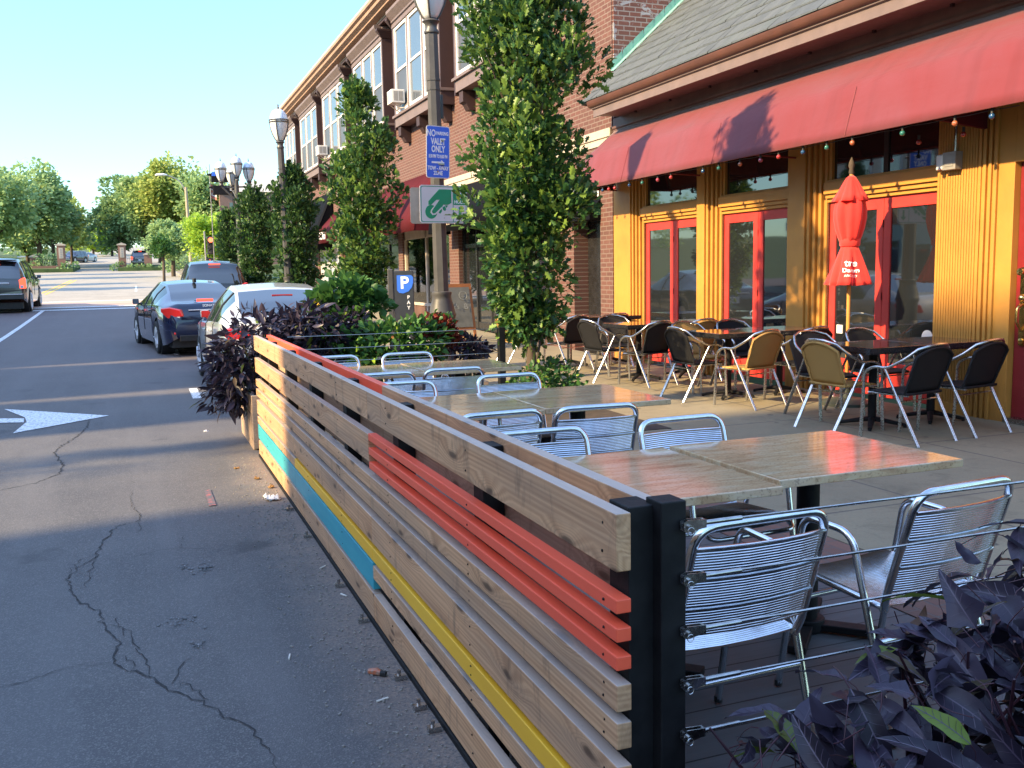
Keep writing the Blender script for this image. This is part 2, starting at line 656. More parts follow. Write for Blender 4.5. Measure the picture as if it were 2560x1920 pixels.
def m_concrete(name, c=(.27, .225, .145), jx=1.52, jy=1.52, ox=0, oy=0):
    m, nt, b = nodes(name)
    t = nd(nt, 'TexCoord').outputs['Object']
    big = noise(nt, t, .8, 6, .65)
    fine = noise(nt, t, 90, 4, .7)
    spots = nd(nt, 'TexVoronoi', {'Vector': t, 'Scale': 2.6, 'Randomness': 1}).outputs['Distance']
    col = mix(nt, ramp(nt, big, [(.35, 0), (.7, 1)]), c, tuple(x * .72 for x in c))
    col = mix(nt, math_(nt, 'MULTIPLY', ramp(nt, fine, [(.35, 1), (.6, 0)]), .35), col, tuple(x * .5 for x in c))
    col = mix(nt, ramp(nt, spots, [(0, .85), (.075, .8), (.1, 0)]), col, (.05, .045, .04))
    st2 = noise(nt, t, 3.3, 7, .72, .6)
    col = mix(nt, ramp(nt, st2, [(.52, 0), (.7, .65)]), col, tuple(x * .45 for x in c))
    if jx:
        s = nd(nt, 'SeparateXYZ', {0: t})
        ln = None
        for o, p, q in ((0, jx, ox), (1, jy, oy)):
            fr = math_(nt, 'FRACT', math_(nt, 'DIVIDE', math_(nt, 'ADD', s.outputs[o], q), p))
            e = math_(nt, 'LESS_THAN', fr, .014)
            ln = e if ln is None else math_(nt, 'MAXIMUM', ln, e)
        col = mix(nt, math_(nt, 'MULTIPLY', ln, .75), col, (.07, .065, .06))
    setin(nt, b, 'Base Color', col)
    setin(nt, b, 'Roughness', .8)
    bump(nt, b, fine, .3, .004)
    return m


def m_slate(name):
    m, nt, b = nodes(name)
    t = nd(nt, 'TexCoord').outputs['Object']
    s = nd(nt, 'SeparateXYZ', {0: t})
    d = math_(nt, 'MULTIPLY', s.outputs[2], 1.45)
    v = nd(nt, 'CombineXYZ', {'X': s.outputs[1], 'Y': d, 'Z': 0}).outputs[0]
    br = nd(nt, 'TexBrick', {'Vector': v, 'Color1': c4((.10, .115, .105)), 'Color2': c4((.155, .165, .15)), 'Mortar': c4((.03, .033, .035)), 'Scale': 1, 'Mortar Size': .007, 'Mortar Smooth': .1, 'Brick Width': .26, 'Row Height': .15}, offset=.5)
    n = noise(nt, t, 7, 5, .65)
    col = mix(nt, math_(nt, 'MULTIPLY', ramp(nt, n, [(.4, 0), (.7, 1)]), .5), br.outputs['Color'], (.07, .085, .08))
    setin(nt, b, 'Base Color', col)
    setin(nt, b, 'Roughness', .62)
    fr = math_(nt, 'FRACT', math_(nt, 'DIVIDE', d, .15))
    h = math_(nt, 'ADD', math_(nt, 'MULTIPLY', fr, -.9), math_(nt, 'ADD', math_(nt, 'MULTIPLY', br.outputs['Fac'], -.6), math_(nt, 'MULTIPLY', n, .35)))
    bump(nt, b, h, .8, .02)
    return m


def m_leaf(name, dark, midc, light, trans=.32, rough=.5, coat=0, vein=None, spread=(0, .5, 1)):
    m, nt, b = nodes(name)
    r = nd(nt, 'NewGeometry').outputs['Random Per Island']
    pos = nd(nt, 'TexCoord').outputs['Object']
    nz = noise(nt, pos, 1.7, 3, .5)
    f = math_(nt, 'ADD', math_(nt, 'MULTIPLY', r, .65), math_(nt, 'MULTIPLY', nz, .35))
    col = ramp(nt, f, [(.12, dark), (.5, midc), (.88, light)])
    setin(nt, b, 'Base Color', col)
    setin(nt, b, 'Roughness', rough)
    setin(nt, b, 'Specular IOR Level', .35)
    tr = nd(nt, 'BsdfTranslucent', {'Color': mix(nt, .35, col, light)})
    ms = nd(nt, 'MixShader', {0: trans, 1: b.outputs[0], 2: tr.outputs[0]})
    nt.links.new(ms.outputs[0], nt.nodes['Material Output'].inputs[0])
    return m


def m_glass(name, tint=(.01, .012, .014), ior=2.0, rough=.015, wob=0):
    m, nt, b = nodes(name)
    t = nd(nt, 'TexCoord').outputs['Object']
    setin(nt, b, 'Base Color', mix(nt, noise(nt, t, 1.2, 3), tint, tuple(x * 1.6 for x in tint)))
    setin(nt, b, 'Roughness', math_(nt, 'ADD', math_(nt, 'MULTIPLY', noise(nt, t, 5, 4), .02), rough))
    setin(nt, b, 'IOR', ior)
    if wob:
        bump(nt, b, noise(nt, t, 1.3, 2), wob, .02)
    return m


def m_weave(name, c, dk, s=95):
    m, nt, b = nodes(name)
    t = nd(nt, 'TexCoord').outputs['Object']
    a = nd(nt, 'TexWave', {'Vector': t, 'Scale': s * .32, 'Distortion': 1.2, 'Detail': 2}, bands_direction='X').outputs['Fac']
    c2 = nd(nt, 'TexWave', {'Vector': t, 'Scale': s * .5, 'Distortion': 1.0, 'Detail': 2}, bands_direction='Z').outputs['Fac']
    f = math_(nt, 'MULTIPLY', a, math_(nt, 'ADD', math_(nt, 'MULTIPLY', c2, .6), .4))
    n = noise(nt, t, 12, 4)
    col = mix(nt, ramp(nt, f, [(.15, 0), (.5, 1)]), dk, c)
    col = mix(nt, math_(nt, 'MULTIPLY', n, .35), col, tuple(x * .6 for x in c))
    setin(nt, b, 'Base Color', col)
    setin(nt, b, 'Roughness', .55)
    setin(nt, b, 'Specular IOR Level', .25)
    bump(nt, b, f, .9, .005)
    return m


def m_planks(name, c, w=.14, axis=1, dk=.3):
    m, nt, b = nodes(name)
    t = nd(nt, 'TexCoord').outputs['Object']
    s = nd(nt, 'SeparateXYZ', {0: t})
    q = math_(nt, 'DIVIDE', s.outputs[axis], w)
    fr = math_(nt, 'FRACT', q)
    wn = nd(nt, 'TexWhiteNoise', {'W': math_(nt, 'FLOOR', q)}, noise_dimensions='1D').outputs['Value']
    sc = (1.5, 30, 30) if axis == 1 else (30, 30, 1.5)
    g = noise(nt, nd(nt, 'Mapping', {'Vector': t, 'Scale': sc}).outputs[0], 1.2, 5, .65, .4)
    col = mix(nt, g, c, tuple(x * .5 for x in c))
    col = mix(nt, math_(nt, 'MULTIPLY', wn, .4), col, tuple(x * .55 for x in c))
    gap = math_(nt, 'LESS_THAN', fr, .05)
    col = mix(nt, gap, col, (.008, .008, .008))
    setin(nt, b, 'Base Color', col)
    setin(nt, b, 'Roughness', .65)
    bump(nt, b, math_(nt, 'SUBTRACT', g, math_(nt, 'MULTIPLY', gap, 3)), .4, .004)
    return m


def m_paint_line(name, c, wear=.45, scale=28):
    """road paint worn through to the asphalt"""
    m, nt, b = nodes(name)
    t = nd(nt, 'TexCoord').outputs['Object']
    n = noise(nt, t, scale, 6, .75)
    f = ramp(nt, n, [(wear - .05, 1), (wear + .06, 0)])
    setin(nt, b, 'Base Color', mix(nt, f, c, (.085, .085, .09)))
    setin(nt, b, 'Roughness', .6)
    bump(nt, b, noise(nt, t, 120, 3), .3, .003)
    return m


def m_cloth(name, c, fade, wr=.5, sheen=.25):
    m, nt, b = nodes(name)
    t = nd(nt, 'TexCoord').outputs['Object']
    n = noise(nt, nd(nt, 'Mapping', {'Vector': t, 'Scale': (1, .8, .35)}).outputs[0], 1.6, 5, .6, .5)
    st = noise(nt, nd(nt, 'Mapping', {'Vector': t, 'Scale': (1, 3.2, .12)}).outputs[0], 1.5, 4, .6)
    col = mix(nt, ramp(nt, n, [(.35, 0), (.7, .7)]), c, fade)
    col = mix(nt, math_(nt, 'MULTIPLY', ramp(nt, st, [(.5, 0), (.75, 1)]), .35), col, tuple(x * .45 for x in c))
    setin(nt, b, 'Base Color', col)
    setin(nt, b, 'Roughness', .75)
    setin(nt, b, 'Specular IOR Level', .22 if sheen else .06)
    setin(nt, b, 'Sheen Weight', sheen)
    w = noise(nt, nd(nt, 'Mapping', {'Vector': t, 'Scale': (2.5, .55, 1.2), 'Rotation': (.5, 0, 0)}).outputs[0], 1.5, 3, .5, .6)
    wv = noise(nt, t, 260, 2)
    bump(nt, b, math_(nt, 'ADD', w, math_(nt, 'MULTIPLY', wv, .03)), wr, .05)
    return m


MT = {}
MT['asphalt'] = m_asphalt('asphalt')
MT['crack'] = pm('crack_tar', (.014, .014, .016), (.03, .03, .033), 30, .85, bmp=.5, bscale=90)
MT['concrete'] = m_concrete('concrete')
MT['curb'] = m_concrete('curb_stone', (.30, .28, .25), 0, 0)
MT['pavers'] = m_brick('brick_pavers', 'z0', (.20, .1, .075), (.13, .075, .062), (.12, .1, .09), .2, .1, .008)
MT['crossbrick'] = pm('crosswalk_brick', (.5, .33, .26), (.44, .31, .25), 3, .8, bmp=.3)
MT['lawn'] = pm('grass_ground', (.03, .06, .016), (.07, .11, .028), 1.2, .95, bmp=.8, bscale=40)
MT['deck'] = m_planks('deck_boards', (.12, .125, .13), .14, 1)
MT['linew'] = m_paint_line('white_road_paint', (.72, .74, .76), .43)
MT['linew2'] = m_paint_line('worn_white_paint', (.45, .47, .5), .6, 70)
MT['liney'] = m_paint_line('yellow_road_paint', (.72, .43, .06), .4)
MT['liner'] = m_paint_line('red_spray_paint', (.36, .09, .075), .56, 22)
MT['wood'] = m_wood('cedar_board')
MT['woodg'] = m_wood('weathered_board', (.5, .36, .25), (.33, .22, .15), .7)
MT['red'] = pm('red_painted_board', (.92, .12, .055), (.86, .105, .048), 9, .45, bmp=.15, bscale=40, stretch=(1, .15, 1))
MT['yel'] = pm('yellow_painted_board', (.88, .50, .03), (.82, .44, .025), 9, .45, bmp=.12, bscale=40, stretch=(1, .15, 1))
MT['teal'] = pm('teal_painted_board', (.045, .36, .42), (.04, .31, .38), 9, .45, bmp=.12, bscale=40, stretch=(1, .15, 1))
MT['black'] = pm('black_painted_metal', (.006, .006, .007), (.012, .012, .013), 14, .6, bmp=.12, spec=.22)
MT['blackg'] = pm('black_gloss', (.012, .012, .013), (.02, .02, .022), 8, .25)
MT['alu'] = pm('brushed_aluminium', (.72, .74, .77), (.62, .64, .67), 25, .2, .1, metal=1)
MT['alud'] = pm('dull_aluminium', (.60, .60, .60), (.48, .48, .48), 20, .28, .1, metal=1)
MT['steel'] = pm('stainless_steel', (.5, .5, .5), (.38, .37, .36), 30, .25, .1, metal=1)
MT['granite'] = m_granite('tan_granite', (.36, .2, .10), (.52, .36, .2), (.56, .47, .31), .09)
MT['darkstone'] = m_granite('dark_red_tabletop', (.035, .018, .014), (.13, .05, .03), (.26, .12, .06), .05, .9)
MT['wick_b'] = m_weave('black_wicker', (.022, .022, .025), (.005, .005, .006))
MT['wick_t'] = m_weave('tan_wicker', (.66, .40, .13), (.25, .13, .035))
MT['umb'] = m_cloth('red_umbrella_cloth', (.78, .03, .025), (.85, .05, .035), .25)
MT['pole'] = pm('varnished_pole', (.62, .3, .07), (.5, .22, .05), 12, .35, stretch=(1, 1, .2))
MT['white'] = pm('white_lettering', (.88, .88, .88), None, 20, .5)
MT['cream'] = pm('cream_lettering', (.62, .5, .36), None, 20, .6)
MT['ypaint'] = pm('yellow_facade_paint', (.5, .235, .042), (.46, .21, .038), 2.4, .5, bmp=.12, bscale=18, dirt=.28)
MT['ypaintd'] = pm('yellow_trim_shadow', (.42, .22, .03), (.38, .2, .03), 3, .5)
MT['rpaint'] = pm('red_door_paint', (.55, .045, .035), (.48, .035, .03), 5, .4, bmp=.08)
MT['rdark'] = pm('dark_red_door_paint', (.20, .014, .018), (.17, .012, .015), 4, .4, bmp=.1)
MT['glass'] = m_glass('shop_glass', ior=2.15, wob=.02)
MT['skyglass'] = m_glass('upper_window_glass', (.05, .06, .07), 3.2, .02, .03)
MT['dkglass'] = m_glass('dark_screen_glass', (.05, .05, .055), 1.35, .35)
MT['awn'] = m_cloth('red_awning_cloth', (.155, .02, .025), (.15, .036, .05), .45)
MT['awnb'] = m_cloth('burgundy_awning_cloth', (.075, .01, .014), (.085, .016, .02), .3, 0)
MT['awnk'] = m_cloth('black_awning_cloth', (.004, .0042, .006), (.006, .0065, .008), .3, 0)
MT['brown'] = pm('brown_trim_paint', (.16, .085, .06), (.12, .06, .045), 2.5, .55, bmp=.15, bscale=20, dirt=.4)
MT['browng'] = pm('brown_gutter', (.12, .05, .035), (.09, .04, .03), 3, .4, dirt=.3)
MT['dkbrown'] = pm('dark_brown_paint', (.045, .02, .018), (.035, .016, .015), 3, .6, bmp=.2, bscale=30)
MT['tan'] = pm('tan_cornice_paint', (.33, .195, .12), (.28, .165, .1), 2, .6, dirt=.3)
MT['roofgrey'] = pm('grey_roof_edge', (.42, .40, .36), (.35, .33, .3), 3, .8)
MT['winw'] = pm('white_window_paint', (.72, .70, .66), (.66, .63, .6), 6, .5, dirt=.1)
MT['taupe'] = pm('taupe_trim_paint', (.17, .12, .11), (.14, .10, .092), 4, .55, dirt=.2)
MT['brickx'] = m_brick('red_brick', 'x')
MT['bricky'] = m_brick('side_brick', 'y', (.2, .07, .05), (.13, .05, .038), (.3, .26, .24), patch=.85)
MT['slate'] = m_slate('grey_slate')
MT['copper'] = pm('green_copper', (.14, .33, .27), (.2, .4, .33), 14, .7, dirt=.3)
MT['dark'] = pm('dark_interior', (.012, .011, .011), (.02, .018, .017), 3, .9)
MT['stone'] = pm('pale_stone', (.45, .38, .31), (.38, .32, .26), 4, .8, bmp=.2)
MT['brass'] = pm('brass', (.75, .5, .18), (.65, .4, .13), 12, .2, metal=1)
MT['lampp'] = pm('lamp_post_paint', (.075, .072, .068), (.055, .053, .052), 5, .42, bmp=.1)
MT['signb'] = pm('sign_blue', (.05, .19, .8), (.045, .17, .75), 4, .35)
MT['signg'] = pm('sign_green', (.0, .32, .16), (.0, .28, .14), 4, .35)
MT['signw'] = pm('sign_white', (.74, .72, .72), (.7, .68, .68), 4, .35)
MT['metalback'] = pm('sign_back_metal', (.33, .31, .3), (.27, .26, .25), 8, .5, metal=.3)
MT['tyre'] = pm('tyre_rubber', (.014, .014, .015), (.022, .022, .023), 20, .8)
MT['rim'] = pm('alloy_rim', (.66, .66, .68), (.58, .58, .6), 10, .35, metal=.35)
MT['tail'] = pm('red_tail_lamp', (.42, .008, .01), (.36, .006, .008), 10, .15, coat=1, emit=(1, .05, .03), estr=.25)
MT['taillit'] = pm('lit_brake_lamp', (.8, .03, .02), None, 10, .2, emit=(1, .09, .04), estr=3.0)
MT['amber'] = pm('amber_lamp', (.7, .3, .05), (.75, .4, .1), 10, .15, coat=1)
MT['clearl'] = pm('clear_lamp', (.6, .6, .62), None, 10, .1, coat=1)
MT['plate'] = pm('licence_plate', (.62, .64, .68), (.45, .48, .55), 18, .45)
MT['blackpl'] = pm('black_plastic', (.016, .016, .017), (.024, .024, .025), 14, .5)
MT['carglass'] = m_glass('car_glass', (.010, .013, .018), 2.1)
MT['trunk'] = pm('tree_bark', (.10, .07, .048), (.055, .04, .03), 6, .9, bmp=.9, bscale=25, stretch=(1, 1, .25))
MT['soil'] = pm('dark_soil', (.035, .025, .018), (.06, .042, .03), 8, .95, bmp=.8)

# ------------------------------------------------------------------ the ground
YS = [-60, -30, -12] + [float(y) for y in range(-6, 60, 2)] + [float(y) for y in range(60, 160, 6)] + [180, 210, 250, 320, 420]


def strip(name, x0, x1, y0, y1, h, m, mats=None):
    ys = [y0] + [y for y in YS if y0 + .01 < y < y1 - .01] + [y1]
    b = MB()
    b.grid([[(x0, y, zr(y) + h), (x1, y, zr(y) + h)] for y in ys])
    o = b.build(name, m)
    return tag(o, kind='structure')


def slab(name, x0, x1, y0, y1, h, m, skirt=True):
    ys = [y0] + [y for y in YS if y0 + .01 < y < y1 - .01] + [y1]
    b = MB()
    b.grid([[(x0, y, zr(y) - .1), (x0, y, zr(y) + h), (x1, y, zr(y) + h), (x1, y, zr(y) - .1)] for y in ys])
    for y in (y0, y1):
        b.quad((x0, y, zr(y) - .1), (x1, y, zr(y) - .1), (x1, y, zr(y) + h), (x0, y, zr(y) + h))
    return tag(b.build(name, m), kind='structure')


g = MB()
ysg = YS
g.grid([[(x, y, zr(y) - .06 + (0 if abs(x) < 30 else max(0, (abs(x) - 30)) * .012)) for x in (-400, -120, -30, -11, 5, 30, 120, 400)] for y in ysg])
tag(g.build('ground', MT['lawn'], smooth=60), kind='structure')
strip('road', -9.8, 3.2, -60, 320, 0, MT['asphalt'])
strip('cross_street', -60, -9.8, 41.6, 50.6, -.003, MT['asphalt'])
strip('cross_street', 3.2, 60, 41.6, 50.6, -.003, MT['asphalt'])
# pavements with kerbs; the near one rises to the deck level
slab('curb', 3.04, 3.2, 9.7, 40.6, .17, MT['curb'])
slab('pavement', 3.202, 7.56, 9.7, 40.8, .2, MT['concrete'])
slab('pavement', 3.5, 7.56, -8, 9.7, ZS, MT['concrete'])
slab('paver_strip', 3.02, 3.498, -8, 9.69, ZS - .004, MT['pavers'])
slab('curb', 3.2, 3.36, 51.5, 105, .16, MT['curb'])
slab('pavement', 3.362, 7, 51.5, 105, .155, MT['concrete'])
slab('curb', -9.96, -9.8, -60, 40.6, .16, MT['curb'])
slab('pavement', -13.2, -9.962, -60, 40.8, .155, MT['concrete'])
slab('curb', -9.96, -9.8, 51.5, 104, .16, MT['curb'])
slab('pavement', -12, -9.962, 51.5, 104, .155, MT['concrete'])
# low grassy banks each side of the gateway
slab('verge', -30, -6.0, 104.5, 118, .35, MT['lawn'])
slab('verge', -1.9, 30, 105.5, 118, .35, MT['lawn'])

MT['farroad'] = m_concrete('sunlit_concrete_road', (.36, .33, .28), 0, 0)  # pale tone puts the sunlit brightness of the far road into its colour
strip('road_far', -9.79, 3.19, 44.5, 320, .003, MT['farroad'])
# painted markings, 4 mm above the road
LZ = .007


def marking(name, polys, m):
    b = MB()
    for p in polys:
        b.add([(x, y, zr(y) + LZ) for x, y in p], [tuple(range(len(p)))])
    return tag(b.build(name, m), kind='structure')


def line_poly(x, w, y0, y1, step=2.0):
    n = max(1, int((y1 - y0) / step))
    return [[(x - w / 2, y0 + (y1 - y0) * i / n), (x + w / 2, y0 + (y1 - y0) * i / n), (x + w / 2, y0 + (y1 - y0) * (i + 1) / n), (x - w / 2, y0 + (y1 - y0) * (i + 1) / n)] for i in range(n)]


marking('lane_marking', line_poly(-3.3, .13, 14, 38.4), MT['linew'])
marking('stop_line', [[(-9.6, 38.4), (2.9, 38.4), (2.9, 38.85), (-9.6, 38.85)]], MT['linew'])
marking('crosswalk', [[(-9.6, 40.3), (3.0, 40.3), (3.0, 41.6), (-9.6, 41.6)], [(-9.6, 41.7), (3, 41.7), (3, 44.0), (-9.6, 44.0)]], MT['crossbrick'])
marking('crosswalk_line', [[(-9.6, 39.9), (3.0, 39.9), (3.0, 40.28), (-9.6, 40.28)], [(-9.6, 44.05), (3, 44.05), (3, 44.4), (-9.6, 44.4)]], MT['linew'])
marking('centre_line', line_poly(-4.30, .16, 52, 78) + line_poly(-4.62, .16, 52, 78), MT['liney'])
marking('turn_arrow_marking', [[(-.45, 12.97), (-1.78, 14.24), (-1.44, 13.3), (-1.38, 12.9), (-1.44, 12.06)], [(-1.44, 13.22), (-2.3, 13.62), (-2.9, 14.6), (-3.1, 14.4), (-2.5, 13.3), (-1.41, 12.87)]], MT['linew'])
marking('parking_mark', [[(.62, 14.1), (.74, 14.1), (.74, 15.3), (.62, 15.3)], [(.74, 14.62), (3.0, 14.62), (3.0, 14.72), (.74, 14.72)]], MT['linew'])
marking('parking_mark', [[(.6, 21.0), (.72, 21.0), (.72, 22.2), (.6, 22.2)], [(.72, 21.55), (3.0, 21.55), (3.0, 21.65), (.72, 21.65)]], MT['linew'])
marking('edge_mark', line_poly(-.15, .1, 53, 62), MT['linew'])
marking('red_spray_mark', [[(.40, 7.5), (.455, 7.5), (.45, 8.1), (.40, 8.05)]], MT['liner'])


def blot(x, y, r, ry):
    return [(x + r * (1 + .5 * math.sin(3 * a + x)) * math.cos(a), y + ry * (1 + .4 * math.sin(2 * a + y)) * math.sin(a)) for a in [2 * PI * k / 12 for k in range(12)]]


fk = random.Random(9)
fl_ = []
for cx_, cy_, sx_, sy_, n_ in ((.27, 5.88, .03, .06, 60), (.16, 5.95, .02, .04, 24), (.1, 5.0, .05, .05, 34), (.17, 4.62, .02, .03, 14), (.85, 6.4, .03, .3, 60), (.55, 12.3, .12, .2, 20)):
    for i in range(n_):
        fl_.append(blot(fk.gauss(cx_, sx_), fk.gauss(cy_, sy_), fk.uniform(.002, .008), fk.uniform(.003, .014)))
marking('chalk_smudge', fl_, MT['linew2'])

# cracks: thin irregular ribbons of dark filler
CR = [
    ([(-.16, 8.37), (-.16, 7.85), (-.09, 7.42), (-.1, 7.29), (-.26, 7.15), (-.33, 6.74), (-.36, 6.42), (-.46, 6.2), (-.49, 5.98), (-.46, 5.78), (-.41, 5.55), (-.34, 5.42), (-.29, 5.34), (-.29, 5.16), (-.23, 4.96), (-.18, 4.84), (-.21, 4.67), (-.21, 4.55), (-.14, 4.44), (-.07, 4.33), (.03, 4.16), (.13, 3.99), (.19, 3.87), (.24, 3.77), (.29, 3.68), (.32, 3.55), (.35, 3.42), (.36, 3.2), (.4, 2.8)], .011),
    ([(-1.1, 4.3), (-.66, 4.46), (-.53, 4.53), (-.46, 4.58), (-.36, 4.59), (-.22, 4.57)], .006),
    ([(-.1, 7.29), (-.09, 7.04), (-.12, 6.92)], .007),
    ([(-.37, 6.31), (-.17, 6.33), (.04, 6.4), (.15, 6.4), (.32, 6.28), (.47, 6.19)], .004),
    ([(.15, 6.4), (.18, 6.69)], .004),
    ([(-.06, 4.32), (-.05, 4.41), (-.1, 4.68), (-.15, 4.99), (-.24, 5.1)], .007),
    ([(.03, 4.21), (.09, 4.45), (.13, 4.48)], .006),
    ([(-.7, 13.2), (-.66, 12.2), (-.75, 11.46), (-.85, 10.97), (-.91, 10.57), (-.77, 9.85), (-.77, 9.38), (-.94, 9.05), (-1.19, 8.88), (-1.7, 8.7)], .016),
    ([(.04, 4.13), (.08, 4.2), (.17, 3.98)], .006),
    ([(-.49, 6.07), (-.38, 6.11), (-.35, 6.46)], .007),
    ([(-.46, 5.78), (-.39, 5.79), (-.38, 6.07)], .006),
    ([(-.41, 9.1), (-.1, 8.64), (.46, 8.51), (.84, 8.4)], .004),
    ([(-.21, 4.6), (-.16, 4.62), (-.12, 4.5), (-.14, 4.42)], .006), ([(-.36, 6.5), (-.44, 6.42), (-.5, 6.1)], .005), ([(-.29, 5.3), (-.22, 5.2), (-.17, 4.9)], .005)]
cb = MB()
crng = random.Random(5)
for pts, w in CR:
    fine = []
    for (a, b_), (c, d) in zip(pts, pts[1:]):
        k = max(2, int(math.hypot(c - a, d - b_) / .035))
        fine += [(a + (c - a) * i / k + crng.gauss(0, .008), b_ + (d - b_) * i / k + crng.gauss(0, .012)) for i in range(k)]
    fine.append(pts[-1])
    L, Rr = [], []
    for i, (x, y) in enumerate(fine):
        p, q = fine[max(0, i - 1)], fine[min(len(fine) - 1, i + 1)]
        t = Vector((q[0] - p[0], q[1] - p[1], 0))
        t = t.normalized() if t.length > 1e-6 else Vector((0, 1, 0))
        e = min(1, .2 + 3 * i / len(fine), .2 + 3 * (len(fine) - i) / len(fine))
        ww = w * e * crng.uniform(.3, 1.3) * .46
        L.append((x - t.y * ww, y + t.x * ww, zr(y) + .0045))
        Rr.append((x + t.y * ww, y - t.x * ww, zr(y) + .0045))
    cb.grid([L, Rr])
tag(cb.build('road_cracks', MT['crack']), kind='structure')
# gravel and grit along the foot of the barrier
gb = MB()
for i in range(1500):
    y = crng.uniform(1.4, 9.6)
    x = .98 - abs(crng.gauss(0, .17)) - .02
    s = crng.uniform(.0025, .009)
    a = crng.uniform(0, PI)
    gb.obox((x, y, s * .35), (s, s * crng.uniform(.7, 1.5), s * .8), a, rx=crng.uniform(-.5, .5))
tag(gb.build('grit', MT['curb']), 'fine grit and gravel lying along the foot of the slatted barrier', 'grit', kind='stuff')

# deck of the parklet
d = MB()
d.box(1.19, 3.015, 1.75, 9.62, ZS - .06, ZS - .008)
tag(d.build('deck', MT['deck']), kind='structure')

# soil of the tree pits
for (x0, x1, y0, y1) in ((3.55, 4.6, 7.7, 10.0), (3.35, 4.4, 16.7, 18.0), (3.35, 4.4, 24.4, 26), (3.35, 4.4, 32, 33.6)):
    slab('tree_pit_soil', x0, x1, y0, y1, (ZS if y0 < 9 else .2) + .006, MT['soil'])

# ------------------------------------------------------------------ the slatted barrier
bar = empty('slat_barrier', 'long barrier of horizontal wooden slats with red, yellow and teal boards beside the road', 'barrier', (1.06, 1.92, 0))
YN, J2, J1, YF = 1.92, 4.53, 7.06, 9.42
POSTS = [1.99, 3.02, 4.15, 5.3, 6.45, 7.6, 8.7, 9.33]
srng = random.Random(3)


def slat(x0, x1, y0, y1, z0, z1, mat, lab=None, screws=True):
    b = MB()
    j = .0015
    b.box(x0, x1, y0 + .002, y1 - .002, z0, z1)
    o = b.build('slat', [mat, MT['black']], bar, bevel=.003, world=True)
    if screws:
        s = MB()
        for py in POSTS:
            if y0 < py < y1:
                for zz in ((z0 + (z1 - z0) * .25, z0 + (z1 - z0) * .75) if z1 - z0 > .05 else ((z0 + z1) / 2,)):
                    s.tube([(x0 + .002, py + srng.uniform(-.006, .006), zz), (x0 - .0012, py, zz)], .0038, 6)
        if s.v:
            s.build('screw', MT['black'], o, world=True)
    if lab:
        o['label'] = lab
    return o


W, WG, RD, YL, TL = MT['wood'], MT['woodg'], MT['red'], MT['yel'], MT['teal']
rows = [
    (1.045, 1.185, (W, W, W), .0), (None, None, None, 0),
    (.70, .767, (W, W, W), 0), (.605, .672, (W, W, W), 0), (.428, .562, (W, W, W), 0),
    (.335, .402, (W, YL, YL), 0), (.03, .165, (W, W, W), 0)]
SECT = [(J1, YF), (J2, J1), (YN, J2)]
for z0, z1, ms, _ in rows:
    if z0 is None:
        continue
    for (a, b_), mm in zip(SECT, ms):
        slat(1.0, 1.04, a, b_, z0, z1, mm, 'yellow painted slat' if mm is YL else None)
for (a, b_) in SECT[:2]:
    slat(1.0, 1.04, a, b_, .835, .973, W)
    slat(1.0, 1.04, a, b_, .185, .322, TL, 'wide teal painted board')
for z in (.943, .873, .803):
    slat(1.0, 1.04, YN, J2, z, z + .035, RD, 'narrow red painted slat')
slat(1.0, 1.04, YN, J2, .245, .312, W)
# inner face: top rail (red towards the far end) and boards
for (a, b_, mm) in ((YN + .06, 4.72, W), (4.72, 7.3, RD), (7.3, YF, RD)):
    slat(1.122, 1.165, a, b_, 1.05, 1.186, mm, 'red painted inner top rail' if mm is RD else None, False)
for z0, z1 in ((.87, .99), (.70, .83), (.53, .66), (.36, .49)):
    for (a, b_) in ((YN + .1, 4.72), (4.72, YF)):
        slat(1.122, 1.16, a, b_, z0, z1, WG, None, False)
for i, y in enumerate(POSTS):
    p = MB()
    p.box(1.0425, 1.1195, y - .05, y + .05, 0, 1.165 if i else 1.192)
    p.build('post', MT['black'], bar, world=True, bevel=.003)
e = MB()
e.box(1.108, 1.176, 1.90, 1.975, 0, 1.205)
e.build('post', MT['black'], bar, world=True, bevel=.003)
k = MB()
k.box(1.015, 1.06, YN, YF, 0, .028)
k.box(.992, 1.014, YN - .4, YF, 0, .026)
k.build('plinth', MT['black'], bar, world=True, bevel=.002)
# bolts along the plinth
for y in (3.35, 3.55, 3.86, 4.6, 5.2, 6.3, 7.1):
    k = MB()
    k.obox((.955, y, .012), (.05, .03, .02), srng.uniform(-.3, .3))
    k.tube([(.95, y, .02), (.95, y, .045)], .008, 6)
    k.build('anchor_bolt', MT['steel'], bar, world=True)

# ------------------------------------------------------------------ cable railings
CZ = [1.15, 1.02, .89, .76, .63]


